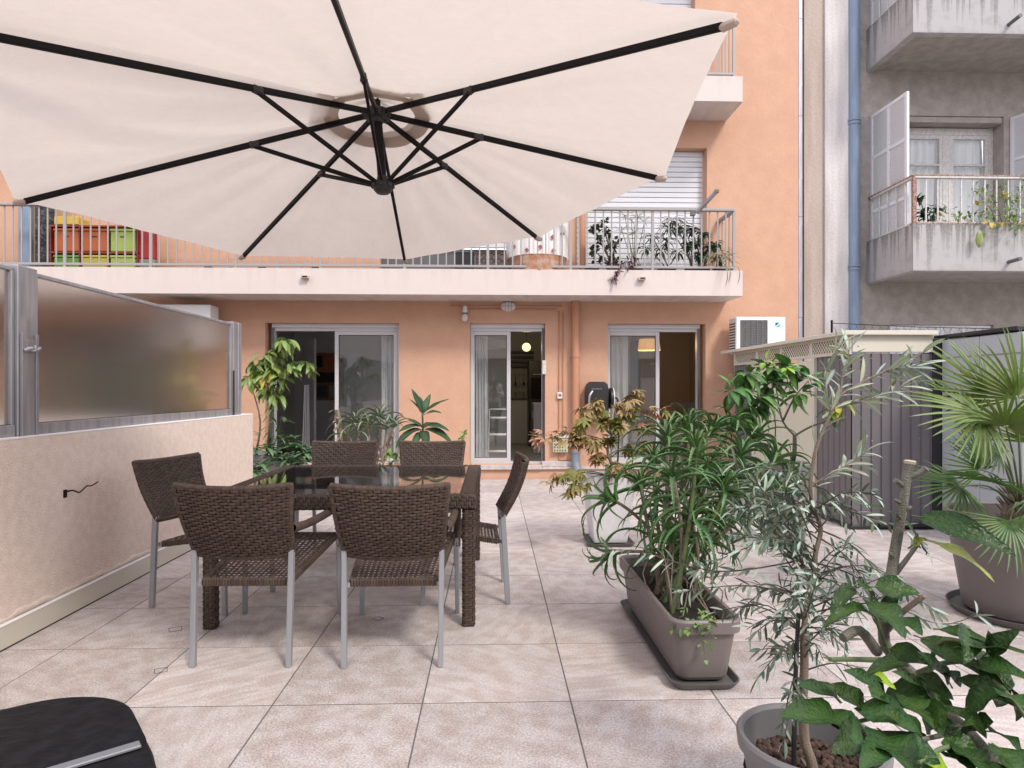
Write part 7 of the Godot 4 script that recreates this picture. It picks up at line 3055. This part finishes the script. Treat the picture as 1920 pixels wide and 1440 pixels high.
func build_person() -> void:
	var t := thing("person", "person in pale coat, dark scarf and jeans holding a phone, mirrored in the door pane", "person", Vector3(.03, 0, .40))
	var coat := Color(.72, .71, .70)
	var jean := Color(.035, .055, .10)
	var skin := Color(.50, .30, .22)
	var top := Color(.30, .29, .30)
	var shoe := Color(.05, .045, .045)
	var bones := [
		[Vector3(-.05, .98, .0), Vector3(.05, .98, .0), .125, .125, coat], [Vector3(0, .98, .0), Vector3(0, 1.18, -.01), .135, .13, top], [Vector3(-.06, 1.32, .01), Vector3(.06, 1.32, .01), .12, .12, coat], [Vector3(0, 1.18, -.01), Vector3(0, 1.34, 0), .13, .12, top],
		[Vector3(0, 1.40, .01), Vector3(0, 1.50, -.01), .055, .05, skin]]
	for sx in [-1, 1]:
		bones.append_array([
			[Vector3(sx * .10, 1.38, .01), Vector3(sx * .18, 1.375, .01), .06, .062, coat], [Vector3(sx * .185, 1.37, .01), Vector3(sx * .26, 1.10, -.02), .062, .05, coat], [Vector3(sx * .26, 1.10, -.02), Vector3(sx * .115, 1.20, -.25), .048, .034, coat], [Vector3(sx * .115, 1.20, -.25), Vector3(sx * .095, 1.222, -.28), .025, .025, skin],
			[Vector3(sx * .11, 1.0, .02), Vector3(sx * .135, .58, .04), .10, .105, coat],
			[Vector3(sx * .085, .92, .0), Vector3(sx * .095, .50, -.015), .092, .062, jean], [Vector3(sx * .095, .50, -.015), Vector3(sx * .10, .10, .02), .062, .045, jean], [Vector3(sx * .10, .055, .03), Vector3(sx * .115, .04, -.14), .048, .038, shoe]])
	var s := mb(true)
	capsule_field(bones, Vector3(-.42, -.02, -.40), Vector3(.42, 1.56, .24), .018, .05, s)
	# head with nose, ears and chin; hands with five fingers on the phone
	var head := [[Vector3(0, 1.585, .0), Vector3(0, 1.60, .02), .082, .09, skin], [Vector3(0, 1.535, -.035), Vector3(0, 1.56, -.03), .045, .06, skin], [Vector3(0, 1.575, -.098), Vector3(0, 1.556, -.112), .010, .014, skin], [Vector3(-.025, 1.528, -.086), Vector3(.025, 1.528, -.086), .008, .008, Color(.38, .14, .12)], [Vector3(-.03, 1.590, -.083), Vector3(-.032, 1.590, -.083), .010, .010, Color(.03, .02, .02)], [Vector3(.03, 1.590, -.083), Vector3(.032, 1.590, -.083), .010, .010, Color(.03, .02, .02)],
		[Vector3(-.088, 1.56, .0), Vector3(-.088, 1.59, .0), .014, .018, skin], [Vector3(.088, 1.56, .0), Vector3(.088, 1.59, .0), .014, .018, skin]]
	capsule_field(head, Vector3(-.13, 1.47, -.15), Vector3(.13, 1.72, .14), .008, .02, s)
	for sx in [-1, 1]:
		var hand := [[Vector3(sx * .095, 1.222, -.285), Vector3(sx * .09, 1.245, -.335), .024, .026, skin], [Vector3(sx * .088, 1.225, -.325), Vector3(sx * .088, 1.265, -.335), .018, .018, skin]]
		for j in 4:
			var y := 1.222 + j * .017
			hand.append([Vector3(sx * .09, y, -.34), Vector3(sx * .086, y, -.374), .009, .0085, skin])
			hand.append([Vector3(sx * .086, y, -.374), Vector3(sx * (.066 - .003 * absf(j - 1.5)), y + .001, -.380), .0085, .0075, skin])
		hand.append([Vector3(sx * .086, 1.25, -.315), Vector3(sx * .072, 1.262, -.338), .011, .010, skin])
		hand.append([Vector3(sx * .072, 1.262, -.338), Vector3(sx * .058, 1.268, -.346), .009, .008, skin])
		capsule_field(hand, Vector3(minf(sx * .04, sx * .14), 1.17, -.41), Vector3(maxf(sx * .04, sx * .14), 1.32, -.25), .004, .008, s)
	obj("body", s, M.leaf_dull, t)
	s = mb()
	lathe_soft(s, [Vector2(.07, -.13), Vector2(.10, -.08), Vector2(.104, .02), Vector2(.085, .085), Vector2(.04, .118), Vector2(.001, .124)], 20, Vector3(0, 1.585, .035))
	obj("hair", s, mat(lin(.02, .015, .012), .6), t)
	s = mb()
	for j in 3:
		var ring := []
		for i in 13:
			var a := TAU * i / 12.0
			ring.append(Vector3(cos(a) * (.085 + .02 * j), 1.46 - .03 * j, sin(a) * .075 - .01 - .01 * j))
		tube(s, ring, .032, .032, 8, false)
	tube(s, [Vector3(.03, 1.40, -.11), Vector3(.05, 1.22, -.15), Vector3(.05, 1.05, -.15)], .04, .03, 8)
	obj("scarf", s, mat(lin(.03, .03, .032), .95), t)
	t = thing("phone", "dark phone held up by the person mirrored in the middle door pane", "phone", Vector3(.03, 1.262, .036))
	s = mb()
	box(s, Vector3(), Vector3(.15, .074, .008), Basis(), .003)
	obj("body", s, M.black_plastic, t)
	s = mb()
	lathe(s, [Vector2(.001, .003), Vector2(.006, .003), Vector2(.007, 0)], 12, Vector3(-.06, .022, -.004), Basis(Vector3.RIGHT, -PI / 2))
	obj("lens", s, M.black_rubber, t)
